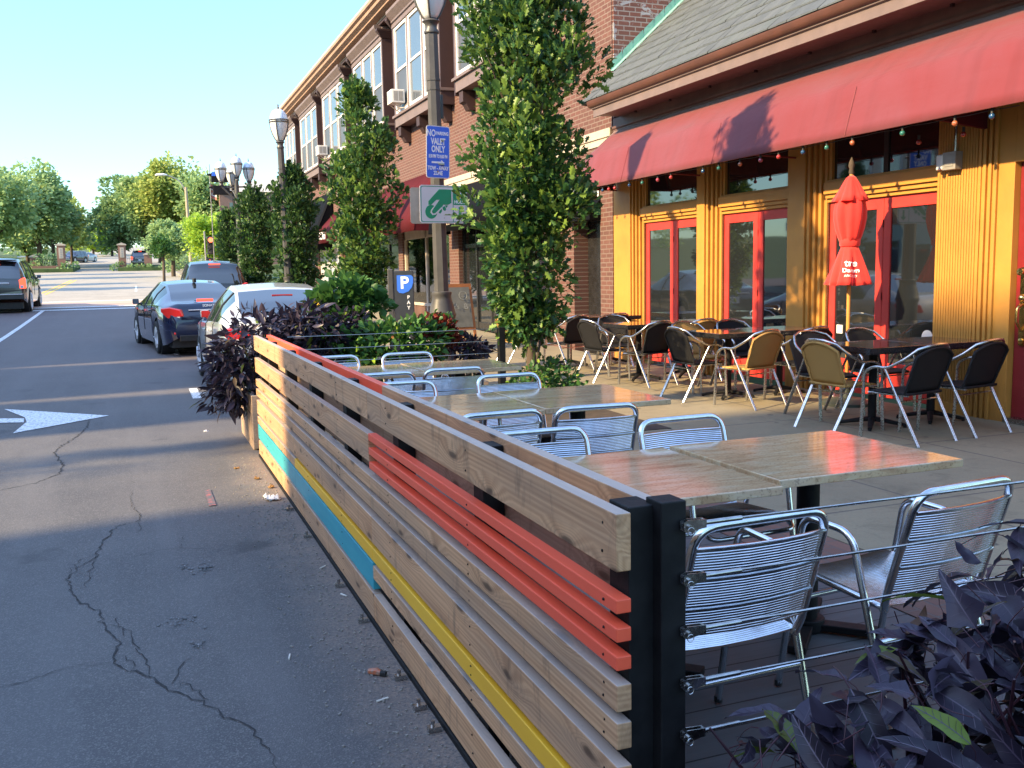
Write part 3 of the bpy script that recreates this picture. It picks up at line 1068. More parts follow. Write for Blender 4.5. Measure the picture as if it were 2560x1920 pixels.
def railing(label, y, x0, x1, fit, posts):
    t = empty('cable_railing', label, 'railing', (x1, y, ZS))
    for (px, h) in posts:
        p = MB()
        p.box(px - .035, px + .035, y - .035, y + .035, ZS, h)
        p.build('post', MT['black'], t, world=True, bevel=.003)
    for z in CZ:
        c = MB()
        n = 14
        c.tube([(x0 + .16 + (x1 - x0 - .16) * i / n, y, z - .004 * math.sin(PI * i / n)) for i in range(n + 1)], .0038 if fit else .003, 6)
        cable = c.build('cable', MT['steel'], t, smooth=60, world=True)
        if fit:
            f = MB()
            # toggle fitting: fork of two plates, pin, swaged stud
            for s in (-.0075, .0075):
                f.prism([(x0, z - .012), (x0 + .01, z - .018), (x0 + .05, z - .011), (x0 + .062, z - .01), (x0 + .062, z + .01), (x0 + .012, z + .013), (x0, z + .008)], y + s - .0014, y + s + .0014, 'y')
            f.tube([(x0 + .014, y - .016, z - .003), (x0 + .014, y + .014, z - .003)], .0055, 10)
            f.box(x0 + .055, x0 + .062, y - .009, y + .009, z - .009, z + .009)
            f.tube([(x0 + .062, y, z), (x0 + .165, y, z)], .0062, 10)
            tr = [(x0 + .014 + .009 * math.cos(a), y - .017, z - .012 + .009 * math.sin(a)) for a in [2 * PI * q / 12 for q in range(13)]]
            f.tube(tr, .0011, 5)
            f.build('cable_fitting', MT['steel'], cable, smooth=40, world=True)
    return t


railing('near stainless cable railing running from the black end post past the closest chairs', 1.885, 1.155, 3.55, True, [(3.6, 1.2)])
railing('far thin cable railing before the dark leafy planter, ending at a slim black post', 9.5, 1.17, 3.58, False, [(3.58, 1.16)])

# ------------------------------------------------------------------ granite tables
def granite_table(label, cx, cy, w, d, top=.99, ang=0):
    t = empty('granite_table', label, 'table', (cx, cy, ZS), ang, 'granite tables on the deck')
    b = MB()
    b.box(-w / 2, w / 2, -d / 2, d / 2, top - ZS - .032, top - ZS)
    b.build('tabletop', MT['granite'], t, bevel=.004)
    p = MB()
    p.tube([(0, 0, .03), (0, 0, top - ZS - .05)], .046, 16)
    p.box(-.16, .16, -.16, .16, top - ZS - .05, top - ZS - .033)
    p.build('pedestal', MT['black'], t, smooth=40)
    f = MB()
    for a in (0, PI / 2):
        f.obox((0, 0, .018), (.62, .07, .03), a + PI / 4)
    f.tube([(0, 0, .0), (0, 0, .05)], .075, 16)
    f.build('base', MT['black'], t, smooth=40, bevel=.004)
    return t


granite_table('tan granite table closest to the camera, its edge against the slatted barrier', 1.63, 3.09, .84, .82)
granite_table('glossy granite table on the pavement side of the closest pair', 2.51, 3.12, .86, .76, .995)
granite_table('granite table against the barrier in the middle pair', 1.65, 5.2, .80, .86)
granite_table('granite table on the pavement side of the middle pair', 2.46, 5.22, .80, .86, .992)
granite_table('granite table by the barrier in the far pair before the dark planter', 1.62, 7.42, .80, .78)
granite_table('granite table next to the far black railing post', 2.43, 7.44, .80, .78, .993)


# ------------------------------------------------------------------ aluminium chairs
def slat_sheet(b, x, prof, n, r, m=0):
    """n thin rods across the seat or the back along a side profile of (y, z) points"""
    P = [Vector((0, a, c)) for a, c in prof]
    seg = [(P[i + 1] - P[i]).length for i in range(len(P) - 1)]
    tot = sum(seg)
    for k in range(n):
        d = tot * (k + .5) / n
        i = 0
        while i < len(seg) - 1 and d > seg[i]:
            d -= seg[i]
            i += 1
        q = P[i].lerp(P[i + 1], d / seg[i])
        t = (P[i + 1] - P[i]).normalized()
        nrm = Vector((0, -t.z, t.y))
        yield q, t, nrm


def alu_chair(label):
    t = empty('aluminium_chair', label, 'chair', (0, 0, 0), 0, 'aluminium slat chairs on the deck')
    hw = .222
    f = MB()
    f.tube(rpath([(-hw + .012, -.19, .405), (-hw, -.205, .45), (-hw, -.315, .812), (hw, -.315, .812), (hw, -.205, .45), (hw - .012, -.19, .405)], .075, 7), .0135, 12)
    f.build('back_frame', MT['alu'], t, smooth=60)
    s = MB()
    s.tube(rpath([(-hw + .01, -.205, .415), (-hw + .01, .16, .44), (-hw + .01, .235, .40), (hw - .01, .235, .40), (hw - .01, .16, .44), (hw - .01, -.205, .415)], .05, 5), .011, 10)
    s.build('seat_frame', MT['alu'], t, smooth=60)
    bk = MB()
    prof = [(-.218, .475), (-.303, .755)]
    for k, (q, tt, nr) in enumerate(slat_sheet(bk, hw, prof, 33, .0026)):
        wide = k in (10, 21, 32)
        pts = [(x, q.y - .028 * (1 - (x / hw) ** 2), q.z) for x in (-hw + .006, -.14, -.05, .05, .14, hw - .006)]
        if wide:
            bk.tube([(x, y - .003, z) for x, y, z in pts], .0105, 8, flat=.5)
        else:
            bk.tube(pts, .0041, 5)
    bk.build('backrest', MT['alu'], t, smooth=60)
    st = MB()
    prof = [(-.195, .418), (-.08, .432), (.1, .444), (.165, .444), (.215, .43)]
    for k, (q, tt, nr) in enumerate(slat_sheet(st, hw, prof, 40, .0026)):
        pts = [(x, q.y, q.z + .004 - .012 * (1 - (x / hw) ** 2)) for x in (-hw + .012, -.14, -.05, .05, .14, hw - .012)]
        st.tube(pts, .0044, 5)
    st.build('seat', MT['alu'], t, smooth=60)
    for sx in (-1, 1):
        a = MB()
        x = sx * (hw + .024)
        a.tube(rpath([(x, -.27, 0), (x, -.085, .64), (x, .13, .65), (x, .24, 0)], .06, 6), .0125, 10)
        o = a.build('arm_frame', MT['alu'], t, smooth=60)
        r = MB()
        for y in (-.27, .24):
            r = MB()
            r.tube([(x, y, -.001), (x, y, .02)], .0145, 8)
            r.build('foot_cap', MT['blackpl'], o, smooth=60)
    for y, z in ((-.183, .30), (.19, .33)):
        c = MB()
        c.tube([(-hw - .02, y, z), (hw + .02, y, z)], .0105, 8)
        c.build('crossbar', MT['alu'], t, smooth=60)
    return t


CH = [(1.555, 2.44, .03, 'closest aluminium chair at left, behind the cable railing and next to the black end post'),
      (2.335, 2.50, .10, 'closest aluminium chair on the pavement side, seen from behind above the dark purple leaves'),
      (1.57, 3.42, PI, 'aluminium chair facing the camera across the closest table, next to the barrier'),
      (2.30, 3.44, PI + .03, 'aluminium chair across the closest glossy table, its top bar against the pavement'),
      (2.15, 4.60, -.06, 'aluminium chair seen from behind at the pavement side of the middle tables'),
      (1.60, 4.62, .05, 'aluminium chair seen from behind at the barrier side of the middle tables'),
      (2.27, 5.58, PI + .02, 'aluminium chair facing the camera on the far side of the middle tables, by the pavement'),
      (1.49, 5.50, PI - .04, 'aluminium chair facing the camera beyond the middle tables, by the red rail'),
      (2.08, 6.80, 0, 'aluminium chair seen from behind at the far tables, near the slim black post'),
      (1.53, 6.72, .04, 'aluminium chair seen from behind at the far tables, tight against the red rail'),
      (2.13, 7.66, PI, 'farthest aluminium chair before the planter, on the pavement side'),
      (1.50, 7.67, PI + .05, 'farthest aluminium chair before the planter, by the red rail')]
first = None
for x, y, rz, lab in CH:
    if first is None:
        first = alu_chair(lab)
        first.location = (x, y, ZS)
        first.rotation_euler = (0, 0, rz)
    else:
        dup(first, (x, y, ZS), rz, lab)


# ------------------------------------------------------------------ bistro tables at the restaurant
def bistro_table(label, cx, cy, rz=0):
    t = empty('bistro_table', label, 'table', (cx, cy, ZS), rz, 'dark tables along the restaurant front')
    s = .362
    b = MB()
    b.box(-s, s, -s, s, .735, .772)
    b.build('tabletop', MT['darkstone'], t, bevel=.003)
    e = MB()
    e.box(-s + .006, s - .006, -s + .006, s - .006, .71, .7345)
    for a in (0, PI / 2, PI, -PI / 2):
        e.obox((math.cos(a) * (s + .0015), math.sin(a) * (s + .0015), .746), (.007, 2 * s + .006, .044), a)
    e.build('edge_band', MT['blackg'], t)
    p = MB()
    p.tube([(0, 0, .05), (0, 0, .71)], .038, 14)
    p.build('pedestal', MT['black'], t, smooth=40)
    f = MB()
    for k in range(4):
        a = PI / 4 + k * PI / 2
        f.tube([(0, 0, .075), (.1 * math.cos(a), .1 * math.sin(a), .06), (.3 * math.cos(a), .3 * math.sin(a), .022)], [.034, .03, .02], 8, flat=.75)
        f.tube([(.29 * math.cos(a), .29 * math.sin(a), 0), (.29 * math.cos(a), .29 * math.sin(a), .02)], .016, 8)
    f.build('base', MT['black'], t, smooth=50)
    return t


for i, (cy, nm) in enumerate(((6.96, 'closest'), (9.3, 'second'), (11.42, 'third'), (13.68, 'farthest'))):
    for j, (cx, dy) in enumerate(((6.31, 0), (7.06, .04))):
        side = 'on the kerb side' if j == 0 else 'against the yellow shopfront'
        extra = ('by the umbrella', 'behind the tan armchairs', 'in the sun', 'by the brick doorway')[i]
        bistro_table('dark table of the %s pair %s, %s' % (nm, extra, side), cx, cy + dy)


# ------------------------------------------------------------------ wicker armchairs
def wicker_chair(label, wm, kind):
    t = empty('wicker_armchair', label, 'chair', (0, 0, 0), 0, kind)
    b = MB()
    rows = []
    for v in [i / 9 for i in range(10)]:
        row = []
        for u in [k / 10 * 2 - 1 for k in range(11)]:
            w = .215 + .022 * v
            z = .425 + (.385 + 0) * v - .075 * abs(u) ** 2.2 * v
            y = -.165 - .115 * v - .045 * (1 - u * u) * (.4 + v * .6) + .02
            row.append((w * u, y, z))
        rows.append(row)
    b.grid(rows)
    o = b.build('backrest', wm, t, smooth=70, thick=.012)
    r = MB()
    L = [Vector(q[0]) for q in rows]
    Rr = [Vector(q[-1]) for q in rows]
    top = [Vector(p) for p in rows[-1]]
    r.tube(L + top[1:] + Rr[::-1][1:], .0135, 8)
    r.build('edge_roll', wm, o, smooth=60)
    s = MB()
    rows = []
    for j in range(9):
        v = j / 8
        y = -.185 + .43 * v
        row = []
        for k in range(9):
            u = k / 8 * 2 - 1
            w = .222 - .015 * v - (.03 * max(0, v - .8) * 5)
            z = .432 - .018 * (1 - u * u) * math.sin(PI * v) - .012 * max(0, v - .8) * 5
            row.append((w * u, y, z))
        rows.append(row)
    s.grid(rows)
    s.build('seat', wm, t, smooth=70, thick=.02)
    a = MB()
    pts = [(-.262, .2345, .40), (-.262, .232, .585), (-.268, .12, .645), (-.272, .0, .63), (-.255, -.16, .715), (-.2, -.245, .80)]
    arc = [(-.1, -.295, .832), (0, -.305, .838), (.1, -.295, .832)]
    full = rpath(pts, .06, 5) + [Vector(p) for p in arc] + [Vector((-p.x, p.y, p.z)) for p in rpath(pts, .06, 5)[::-1]]
    a.tube(full, .0125, 10)
    a.build('arm_frame', MT['alud'], t, smooth=60)
    for sx in (-1, 1):
        g_ = MB()
        for dx in (-.008, .008):
            g_.tube([(sx * .262 + dx, .255, 0), (sx * .262 + dx, .232, .43)], .0105, 8)
        g_.build('leg', MT['alud'], t, smooth=60)
        g_ = MB()
        g_.tube([(sx * .268, .02, .63), (sx * .262, -.10, .40)], .0115, 8)
        for dx in (-.008, .008):
            g_.tube([(sx * .262 + dx, -.10, .40), (sx * .252 + dx, -.315, 0)], .0105, 8)
        g_.build('leg', MT['alud'], t, smooth=60)
    c = MB()
    for y, z in ((-.125, .355), (.235, .385)):
        c.tube([(-.26, y, z), (.26, y, z)], .0065, 6)
    for sx in (-.2, .2):
        c.tube([(sx, -.17, .405), (sx, .23, .405)], .009, 6)
    c.build('stretcher', MT['alud'], t, smooth=60)
    return t


GB, GT = 'black wicker armchairs at the dark tables', 'tan wicker armchairs at the dark tables'
WC = [('b', 6.08, 6.30, .17, 'black wicker armchair with its back turned at the closest dark table, by the granite corner'),
      ('b', 6.82, 6.40, .17, 'black wicker armchair standing nearest to the red entrance door'),
      ('t', 5.98, 7.0, -PI / 2 + .03, 'tan wicker armchair sideways at the kerb end of the closest dark table'),
      ('t', 6.13, 8.64, .24, 'tan wicker armchair with its back turned at the second pair of dark tables'),
      ('b', 6.86, 8.74, .2, 'black wicker armchair between the tan armchair and the umbrella pole'),
      ('b', 6.35, 7.66, PI, 'black wicker armchair on the far side of the closest dark tables, left of the umbrella'),
      ('b', 7.06, 7.72, PI + .1, 'black wicker armchair against the glass door on the far side of the closest dark tables'),
      ('b', 5.93, 9.4, -PI / 2, 'black wicker armchair sideways at the kerb end of the second dark tables'),
      ('t', 6.36, 10.03, PI + .1, 'tan wicker armchair facing the camera behind the second pair of dark tables'),
      ('b', 7.02, 10.05, PI, 'black wicker armchair facing the camera between the second tables and the red doors'),
      ('b', 6.12, 10.86, .24, 'black wicker armchair with its back turned at the sunlit third pair of tables'),
      ('t', 6.86, 10.95, .15, 'tan wicker armchair tucked under the third pair of tables by the shopfront'),
      ('b', 5.86, 11.6, -PI / 2 + .08, 'black wicker armchair sideways at the kerb end of the sunlit third tables'),
      ('b', 6.4, 12.18, PI - .08, 'black wicker armchair facing the camera behind the sunlit third tables'),
      ('b', 5.98, 13.02, .3, 'black wicker armchair with its back turned at the farthest tables by the oak trunk'),
      ('b', 6.75, 13.2, .2, 'black wicker armchair at the farthest tables, close to the yellow corner pillar'),
      ('t', 5.45, 13.75, -PI / 2, 'tan wicker armchair at the kerb end of the farthest tables, partly behind the oak')]
proto = {}
for k, x, y, rz, lab in WC:
    if k not in proto:
        proto[k] = wicker_chair(lab, MT['wick_b' if k == 'b' else 'wick_t'], GB if k == 'b' else GT)
        proto[k].location = (x, y, ZS)
        proto[k].rotation_euler = (0, 0, rz)
    else:
        dup(proto[k], (x, y, ZS), rz, lab)

# ------------------------------------------------------------------ closed umbrella
um = empty('closed_umbrella', 'closed red umbrella with white lettering on a wooden pole beside the dark tables', 'umbrella', (7.08, 8.2, ZS))
p = MB()
p.tube([(0, 0, .06), (0, 0, 2.5)], .02, 12)
p.build('pole', MT['pole'], um, smooth=60)
p = MB()
p.lathe([(.27, 0), (.27, .03), (.2, .06), (.05, .075), (.035, .22), (.03, .22)], seg=24)
p.build('base', pm('umbrella_base', (.05, .06, .045), (.08, .085, .07), 6, .6), um, smooth=40)
p = MB()
p.lathe([(.014, 2.44), (.03, 2.47), (.022, 2.51), (.034, 2.54), (.026, 2.58), (.004, 2.63)], seg=12)
p.build('finial', MT['trunk'], um, smooth=60)


def foldf(n, amp, ph=0, k=1.0):
    return lambda a, t: 1 + amp * (t ** k) * (math.sin(n * a + ph + 1.2 * t) * .75 + .45 * math.sin((2 * n + 1) * a + 1.7 * ph))


def lat(name, prof, fold, seg=72):
    q = MB()
    vs = []
    n = len(prof)
    for i, (r, z) in enumerate(prof):
        for k_ in range(seg):
            a = 2 * PI * k_ / seg
            rr = r * fold(a, i / (n - 1))
            vs.append((rr * math.cos(a), rr * math.sin(a), z + .03 * fold(a, 1) * (i / (n - 1)) - .03))
    fs = [(i * seg + k_, i * seg + (k_ + 1) % seg, (i + 1) * seg + (k_ + 1) % seg, (i + 1) * seg + k_) for i in range(n - 1) for k_ in range(seg)]
    q.add(vs, fs)
    return q


skirt_fold = foldf(5, .26, .6, .7)
SKP = [(.088, 1.73), (.10, 1.68), (.118, 1.62), (.138, 1.55), (.158, 1.48), (.178, 1.41), (.195, 1.34), (.205, 1.29)]
cn = lat('canopy', SKP, skirt_fold).build('canopy', MT['umb'], um, smooth=70, thick=.004)
lat('canopy', [(.10, 2.27), (.145, 2.2), (.16, 2.1), (.158, 2.0), (.14, 1.9), (.115, 1.81), (.09, 1.73)], foldf(4, .16, 2.1, .2)).build('canopy', MT['umb'], um, smooth=70, thick=.004)
lat('flounce', [(.022, 2.47), (.05, 2.44), (.075, 2.39), (.11, 2.31), (.145, 2.24), (.178, 2.17)], foldf(5, .13, .3, .8)).build('flounce', MT['umb'], um, smooth=70, thick=.003)
p = MB()
p.lathe([(.1, 1.70), (.107, 1.72), (.107, 1.76), (.1, 1.78)], seg=24)
p.build('tie_strap', MT['umb'], um, smooth=60)


def on_skirt(amid, zmid):
    def f(co):
        z = zmid + co.y
        r = float(np.interp(-z, [-b_ for a_, b_ in SKP], [a_ for a_, b_ in SKP]))
        ti = float(np.interp(-z, [-b_ for a_, b_ in SKP], [i / (len(SKP) - 1) for i in range(len(SKP))]))
        a = amid + co.x / max(r, .05)
        rr = r * skirt_fold(a, ti) + .009
        return Vector((rr * math.cos(a), rr * math.sin(a), z + .03 * skirt_fold(a, 1) * ti - .03))
    return f


AM = math.atan2(-8.2, -7.08) + .12
text('tre', .105, None, MT['white'], cn, bend=on_skirt(AM, 1.535), bold=.002)
text('Damm', .062, None, MT['white'], cn, bend=on_skirt(AM, 1.455), bold=.0015)
text('ARCELO', .036, None, MT['white'], cn, bend=on_skirt(AM, 1.395))

# ------------------------------------------------------------------ the yellow restaurant
FX = 7.55
rs = empty('restaurant_building', 'yellow fronted restaurant with red folding doors and a grey slate roof', 'building', (FX, 9.5, 0))
YP, RP = MT['ypaint'], MT['rpaint']
PILL = [(13.95, 14.53), (11.75, 11.95), (9.55, 9.88)]
TRIM = [(13.95, 13.7), (11.75, 11.48), (9.55, 9.28)]
for (a_, b0_), (a, b_) in zip(PILL, TRIM):
    f = MB()
    f.box(FX, FX + .3, a_, b0_, .2, 3.5)
    n = 4
    for i in range(n):
        y1 = a - (a - b_) * i / n
        y0 = a - (a - b_) * (i + 1) / n
        f.box(FX + .022 + i * .03, FX + .3, y0 + .004, y1 - .012, .2, 3.5)
        f.box(FX + .04 + i * .03, FX + .3, y1 - .012, y1 + .004, .2, 3.5)
    f.build('pillar', YP, rs, world=True, bevel=.006)
f = MB()
BAYS = [(11.95, 13.7), (9.88, 11.48), (7.5, 9.28)]
for a, b_ in BAYS:
    f = MB()
    f.box(FX + .055, FX + .28, a - .002, b_ + .002, 2.585, 2.72)
    f.box(FX + .085, FX + .28, a - .002, b_ + .002, 2.535, 2.584)
    f.box(FX + .115, FX + .28, a - .002, b_ + .002, 2.49, 2.534)
    f.box(FX + .09, FX + .28, a - .002, b_ + .002, 2.721, 2.75)
    f.box(FX + .13, FX + .28, b_ - .05, b_ + .002, 2.751, 3.4)
    f.build('transom_bar', YP, rs, world=True, bevel=.004)
# fluted pilaster and the casing beside the entrance door
f = MB()
n = 15
for i in range(n):
    y0 = 7.0 + .49 * i / n
    f.box(FX - .005, FX + .3, y0 + .004, y0 + .49 / n - .003, .36, 3.5)
f.box(FX + .006, FX + .3, 6.99, 7.5, .2, 3.5)
f.box(FX - .02, FX + .3, 6.985, 7.5, .2, .36)
for i in range(7):
    y0 = 6.75 + .235 * i / 7
    f.box(FX + (-.035, -.01, -.03, .0, -.025, .0, -.012)[i], FX + .3, y0 + .001, y0 + .235 / 7 - .001, .2, 3.5)
f.box(FX - .012, FX + .3, 6.57, 6.749, .2, 3.5)
f.box(FX + .03, FX + .3, 5.0, 5.58, .2, 3.5)
f.box(FX - .012, FX + .3, 5.58, 6.57, 2.66, 3.5)
f.box(FX - .02, FX + .3, 5.66, 6.49, 2.8, 3.2)
f.build('pilaster', YP, rs, world=True, bevel=.003)
f = MB()
f.box(FX + .3, FX + .5, 2.0, 14.54, 3.3, 4.4)
f.box(FX + .2, FX + .3, 2.0, 14.54, 3.45, 4.4)
f.box(FX + .02, FX + .3, 2.0, 4.99, .2, 3.5)
f.build('wall', MT['brown'], rs, world=True)
# transom windows
for i, (a, b_) in enumerate(BAYS):
    w = MB()
    w.box(FX + .17, FX + .19, a, b_ - .05, 2.74, 3.46)
    w.build('transom_window', MT['glass'], rs, world=True)
    if i == 2:
        w = MB()
        w.box(FX + .155, FX + .169, 8.35, 8.42, 2.75, 3.46)
        w.build('mullion', MT['dkbrown'], rs, world=True)
# folding doors
for (a, b_) in BAYS:
    mid = (a + b_) / 2
    f = MB()
    f.box(FX + .13, FX + .135, b_ - .012, b_ + .004, .25, 2.49)
    f.build('door_track', MT['steel'], rs, world=True)
    for k, (y0, y1) in enumerate(((a, mid - .003), (mid + .003, b_ - .015))):
        d_ = MB()
        st = .105
        X0, X1 = FX + .15, FX + .195
        d_.box(X0, X1, y0, y0 + st, .27, 2.488)
        d_.box(X0, X1, y1 - st, y1, .27, 2.488)
        d_.box(X0, X1, y0 + st, y1 - st, 2.36, 2.488)
        d_.box(X0, X1, y0 + st, y1 - st, .27, .66)
        d_.box(X0 + .012, X1 - .01, y0 + st + .05, y1 - st - .05, .36, .58)
        dr = d_.build('folding_door', RP, rs, world=True, bevel=.004)
        gl = MB()
        gl.box(X0 + .015, X0 + .027, y0 + st, y1 - st, .66, 2.36)
        gl.build('pane', MT['glass'], dr, world=True)
        hg = MB()
        for z in (.6, 1.4, 2.2):
            hg = MB()
            hg.tube([(X0 - .004, mid, z - .04), (X0 - .004, mid, z + .04)], .007, 6)
            hg.build('hinge', MT['rdark'], dr, world=True)
# entrance door
d_ = MB()
d_.box(FX + .06, FX + .1, 5.59, 6.565, .3, 2.655)
for z0, z1 in ((.5, 1.1), (1.35, 2.45)):
    for y0, y1 in ((5.7, 6.02), (6.12, 6.45)):
        d_.box(FX + .052, FX + .07, y0, y1, z0, z1)
dr = d_.build('entrance_door', MT['rdark'], rs, world=True, bevel=.004)
h = MB()
h.box(FX + .035, FX + .05, 6.44, 6.5, .98, 1.7)
h.lathe([(.006, 0), (.034, .004), (.034, .012), (.02, .03), (.028, .05), (.018, .066), (.002, .068)], (FX + .05 - .068, 6.47, 1.66), 16, axis='x')
h.tube(rpath([(FX + .03, 6.47, 1.36), (FX - .03, 6.47, 1.33), (FX - .035, 6.47, 1.2), (FX + .03, 6.47, 1.12)], .04, 5), [.016] * 2 + [.012] * 10 + [.012] * 2, 8)
h.sphere((FX + .03, 6.47, 1.42), .035, 12, 8)
h.lathe([(.004, 0), (.026, .006), (.026, .02), (.004, .03)], (FX + .02, 6.47, 1.02), 16, axis='x')
h.build('handle', MT['brass'], dr, smooth=50, world=True)
h = MB()
h.box(FX - .04, FX + .12, 5.58, 6.57, .25, .3)
h.build('threshold', MT['steel'], rs, world=True)
# eaves: frieze, soffit, fascia board, half-round gutter
f = MB()
f.prism([(FX, 4.02), (FX - .03, 4.02), (FX - .03, 4.06), (FX - .05, 4.075), (FX - .05, 4.11), (FX - .03, 4.115), (FX - .03, 4.24), (FX, 4.24)], 2.0, 14.47, 'y')
f.build('frieze_board', MT['brown'], rs, world=True)
f = MB()
f.prism([(FX + .3, 4.245), (7.06, 4.225), (7.06, 4.20), (7.02, 4.20), (7.02, 4.315), (6.99, 4.33), (6.99, 4.345), (FX + .3, 4.4)], 2.0, 14.2, 'y')
f.build('fascia_board', MT['taupe'], rs, world=True, bevel=.004)
f = MB()
pr = [(7.02, 4.345), (6.985, 4.345), (6.955, 4.36), (6.93, 4.395), (6.92, 4.45), (6.935, 4.455), (6.965, 4.40), (7.02, 4.38)]
f.prism(pr, 2.0, 14.24, 'y')
f.build('gutter', MT['browng'], rs, smooth=40, world=True)
for i in range(9):
    f = MB()
    f.obox((FX - .08, 5.2 + i * 1.05, 4.22), (.035, .03, .03), 0)
    f.build('awning_clip', MT['dkbrown'], rs, world=True)
# roof slope with slightly uneven slate courses
f = MB()
rr_ = random.Random(8)
n = 26
for i in range(n):
    x0 = 6.93 + 5.2 * i / n
    x1 = 6.93 + 5.2 * (i + 1.25) / n
    z0 = 4.46 + (x0 - 6.93) * .92
    z1 = 4.46 + (x1 - 6.93) * .92
    ys = [1.5]
    while ys[-1] < 14.5:
        ys.append(min(14.5, ys[-1] + rr_.uniform(.16, .3)))
    for y0, y1 in zip(ys, ys[1:]):
        l = rr_.uniform(0, .006)
        dx = rr_.uniform(-.004, .004)
        f.quad((x0 + dx, y0 + .002, z0 + .022 + l), (x0 + dx, y1 - .002, z0 + .022 + l + rr_.uniform(-.004, .004)), (x1, y1 - .002, z1 - .006), (x1, y0 + .002, z1 - .006), rr_.choice((0, 0, 1, 2)))
        f.quad((x0 + dx, y0 + .002, z0 + .006), (x0 + dx, y1 - .002, z0 + .006), (x0 + dx, y1 - .002, z0 + .022 + l), (x0 + dx, y0 + .002, z0 + .022 + l), 1)
SL = [pm('slate_%s' % k, c, c2, 6, .6, bmp=.3, bscale=30) for k, c, c2 in (('grey', (.075, .086, .09), (.092, .103, .106)), ('dark', (.064, .074, .078), (.08, .09, .094)), ('green', (.075, .089, .088), (.093, .105, .104)))]
f.build('roof', SL, rs, world=True)
f = MB()
f.prism([(6.95, 4.44), (12.2, 9.27), (12.2, 9.1), (7.2, 4.42)], 1.5, 14.5, 'y')
f.build('roof_deck', MT['dark'], rs, world=True)
# stepped copper flashing against the brick side wall
f = MB()
for i in range(22):
    x0 = 7.5 + i * .2
    z0 = 4.5 + (x0 - 6.93) * .92
    f.add([(x0, 14.515, z0 - .02), (x0 + .22, 14.512, z0 + .18), (x0 + .22, 14.512, z0 + .34), (x0 + .04, 14.515, z0 + .17)], [(0, 1, 2, 3)])
    f.add([(x0, 14.515, z0 + .0), (x0 + .22, 14.515, z0 + .2), (x0 + .22, 14.40, z0 + .185), (x0, 14.40, z0 - .015)], [(0, 1, 2, 3)])
f.build('flashing', MT['copper'], rs, world=True)

# ------------------------------------------------------------------ the red awning
aw = empty('red_awning', 'long faded red cloth awning over the restaurant doors', 'awning', (FX, 9.5, 3.05))
b = MB()
arng = np.random.default_rng(4)
Y0, Y1 = 3.0, 14.44
prof = [(7.52, 4.03), (7.36, 3.895), (7.22, 3.775), (7.1, 3.67), (7.0, 3.585), (6.965, 3.45), (6.925, 3.31), (6.885, 3.17), (6.852, 3.06)]
rows = []
for (x, z), t in zip(prof, (0, .5, 1, .6, 0, .35, .4, .3, .05)):
    row = []
    for i in range(81):
        y = Y0 + (Y1 - Y0) * i / 80
        sag = -.02 * t * abs(math.sin(y * 1.29 + .3)) - .012 * t * math.sin(y * 4.1 + 1 + z * 9) - .009 * t * math.sin(y * 9 - z * 14)
        row.append((x + sag * .5, y, z + sag * .9))
    rows.append(row)
b.grid(rows)
b.build('cover', MT['awn'], aw, smooth=50, world=True, thick=.004)
for y in (Y1 - .01, 6.9):
    b = MB()
    if y > 10:
        b.add([(x, y, z) for x, z in prof] + [(7.52, y, 3.06)], [tuple(range(10))])
    else:
        b.prism([(6.9, 3.06), (7.52, 3.0), (7.52, 3.3), (6.95, 3.3)], y - .02, y + .02, 'y')
    b.build('end_panel', MT['awnb'], aw, world=True)
b = MB()
b.tube([(6.9, Y0, 3.075), (6.9, Y1, 3.075)], .012, 8)
b.tube([(7.04, Y0, 3.52), (7.04, Y1, 3.52)], .012, 8)
for y in (14.38, 11.85, 9.72, 6.95):
    b.tube([(7.54, y, 3.06), (6.9, y, 3.08), (7.04, y, 3.52)], .012, 8)
b.build('frame', MT['rdark'], aw, world=True, smooth=60)
b = MB()
for y in (5.6, 8.05, 10.5, 12.95):
    b = MB()
    b.tube([(6.99, y, 3.575), (6.955, y, 3.45), (6.915, y, 3.31), (6.875, y, 3.17), (6.845, y, 3.06)], .003, 5)
    b.build('seam', MT['rdark'], aw, world=True)

# ------------------------------------------------------------------ coloured bulbs along the awning
BM = {}
for k, c in dict(red=(.32, .025, .025), green=(.02, .12, .09), blue=(.012, .05, .12), orange=(.36, .1, .04), pink=(.3, .04, .07)).items():
    BM[k] = pm(k + '_bulb_glass', c, None, 10, .12, coat=1)
BUL = [(14.3, 'green'), (14.02, 'blue'), (13.64, 'blue'), (13.43, 'red'), (13.23, 'red'), (12.76, 'blue'), (12.37, 'green'), (11.93, 'pink'), (11.57, 'red'), (10.77, 'blue'), (10.41, 'green'), (9.95, 'orange'), (9.54, 'pink'), (9.2, 'red'), (8.77, 'blue'), (8.38, 'green'), (7.99, 'orange'), (7.5, 'red'), (7.3, 'green'), (6.95, 'red'), (6.67, 'orange'), (6.27, 'blue')]
ORD = ['first', 'second', 'third', 'fourth', 'fifth', 'sixth', 'seventh']
cnt = {}
for i, (y, k) in enumerate(BUL):
    cnt[k] = cnt.get(k, 0) + 1
    x, z = (6.9, 3.035) if i not in (17, 19) else (7.3, 2.99)
    t = empty('string_bulb', '%s glass bulb under the red awning, %s %s one counted from the far end' % (k, ORD[cnt[k] - 1], k), 'bulb', (x, y, z), 0, 'coloured bulbs strung under the red awning')
    b = MB()
    b.sphere((0, 0, -.04), .026, 14, 10)
    b.build('globe', BM[k], t, smooth=80)
    b = MB()
    b.tube([(0, 0, -.02), (0, 0, .03)], .013, 8)
    b.build('socket', MT['blackpl'], t, smooth=50)
b = MB()
ys = [6.0 + .12 * i for i in range(70)]
b.tube([(6.9, y, 3.052 - .012 * abs(math.sin(y * 7))) for y in ys if y < 14.35], .004, 5)
tag(b.build('bulb_cable', MT['blackpl']), 'thin black cable carrying the coloured bulbs under the red awning', 'cable')

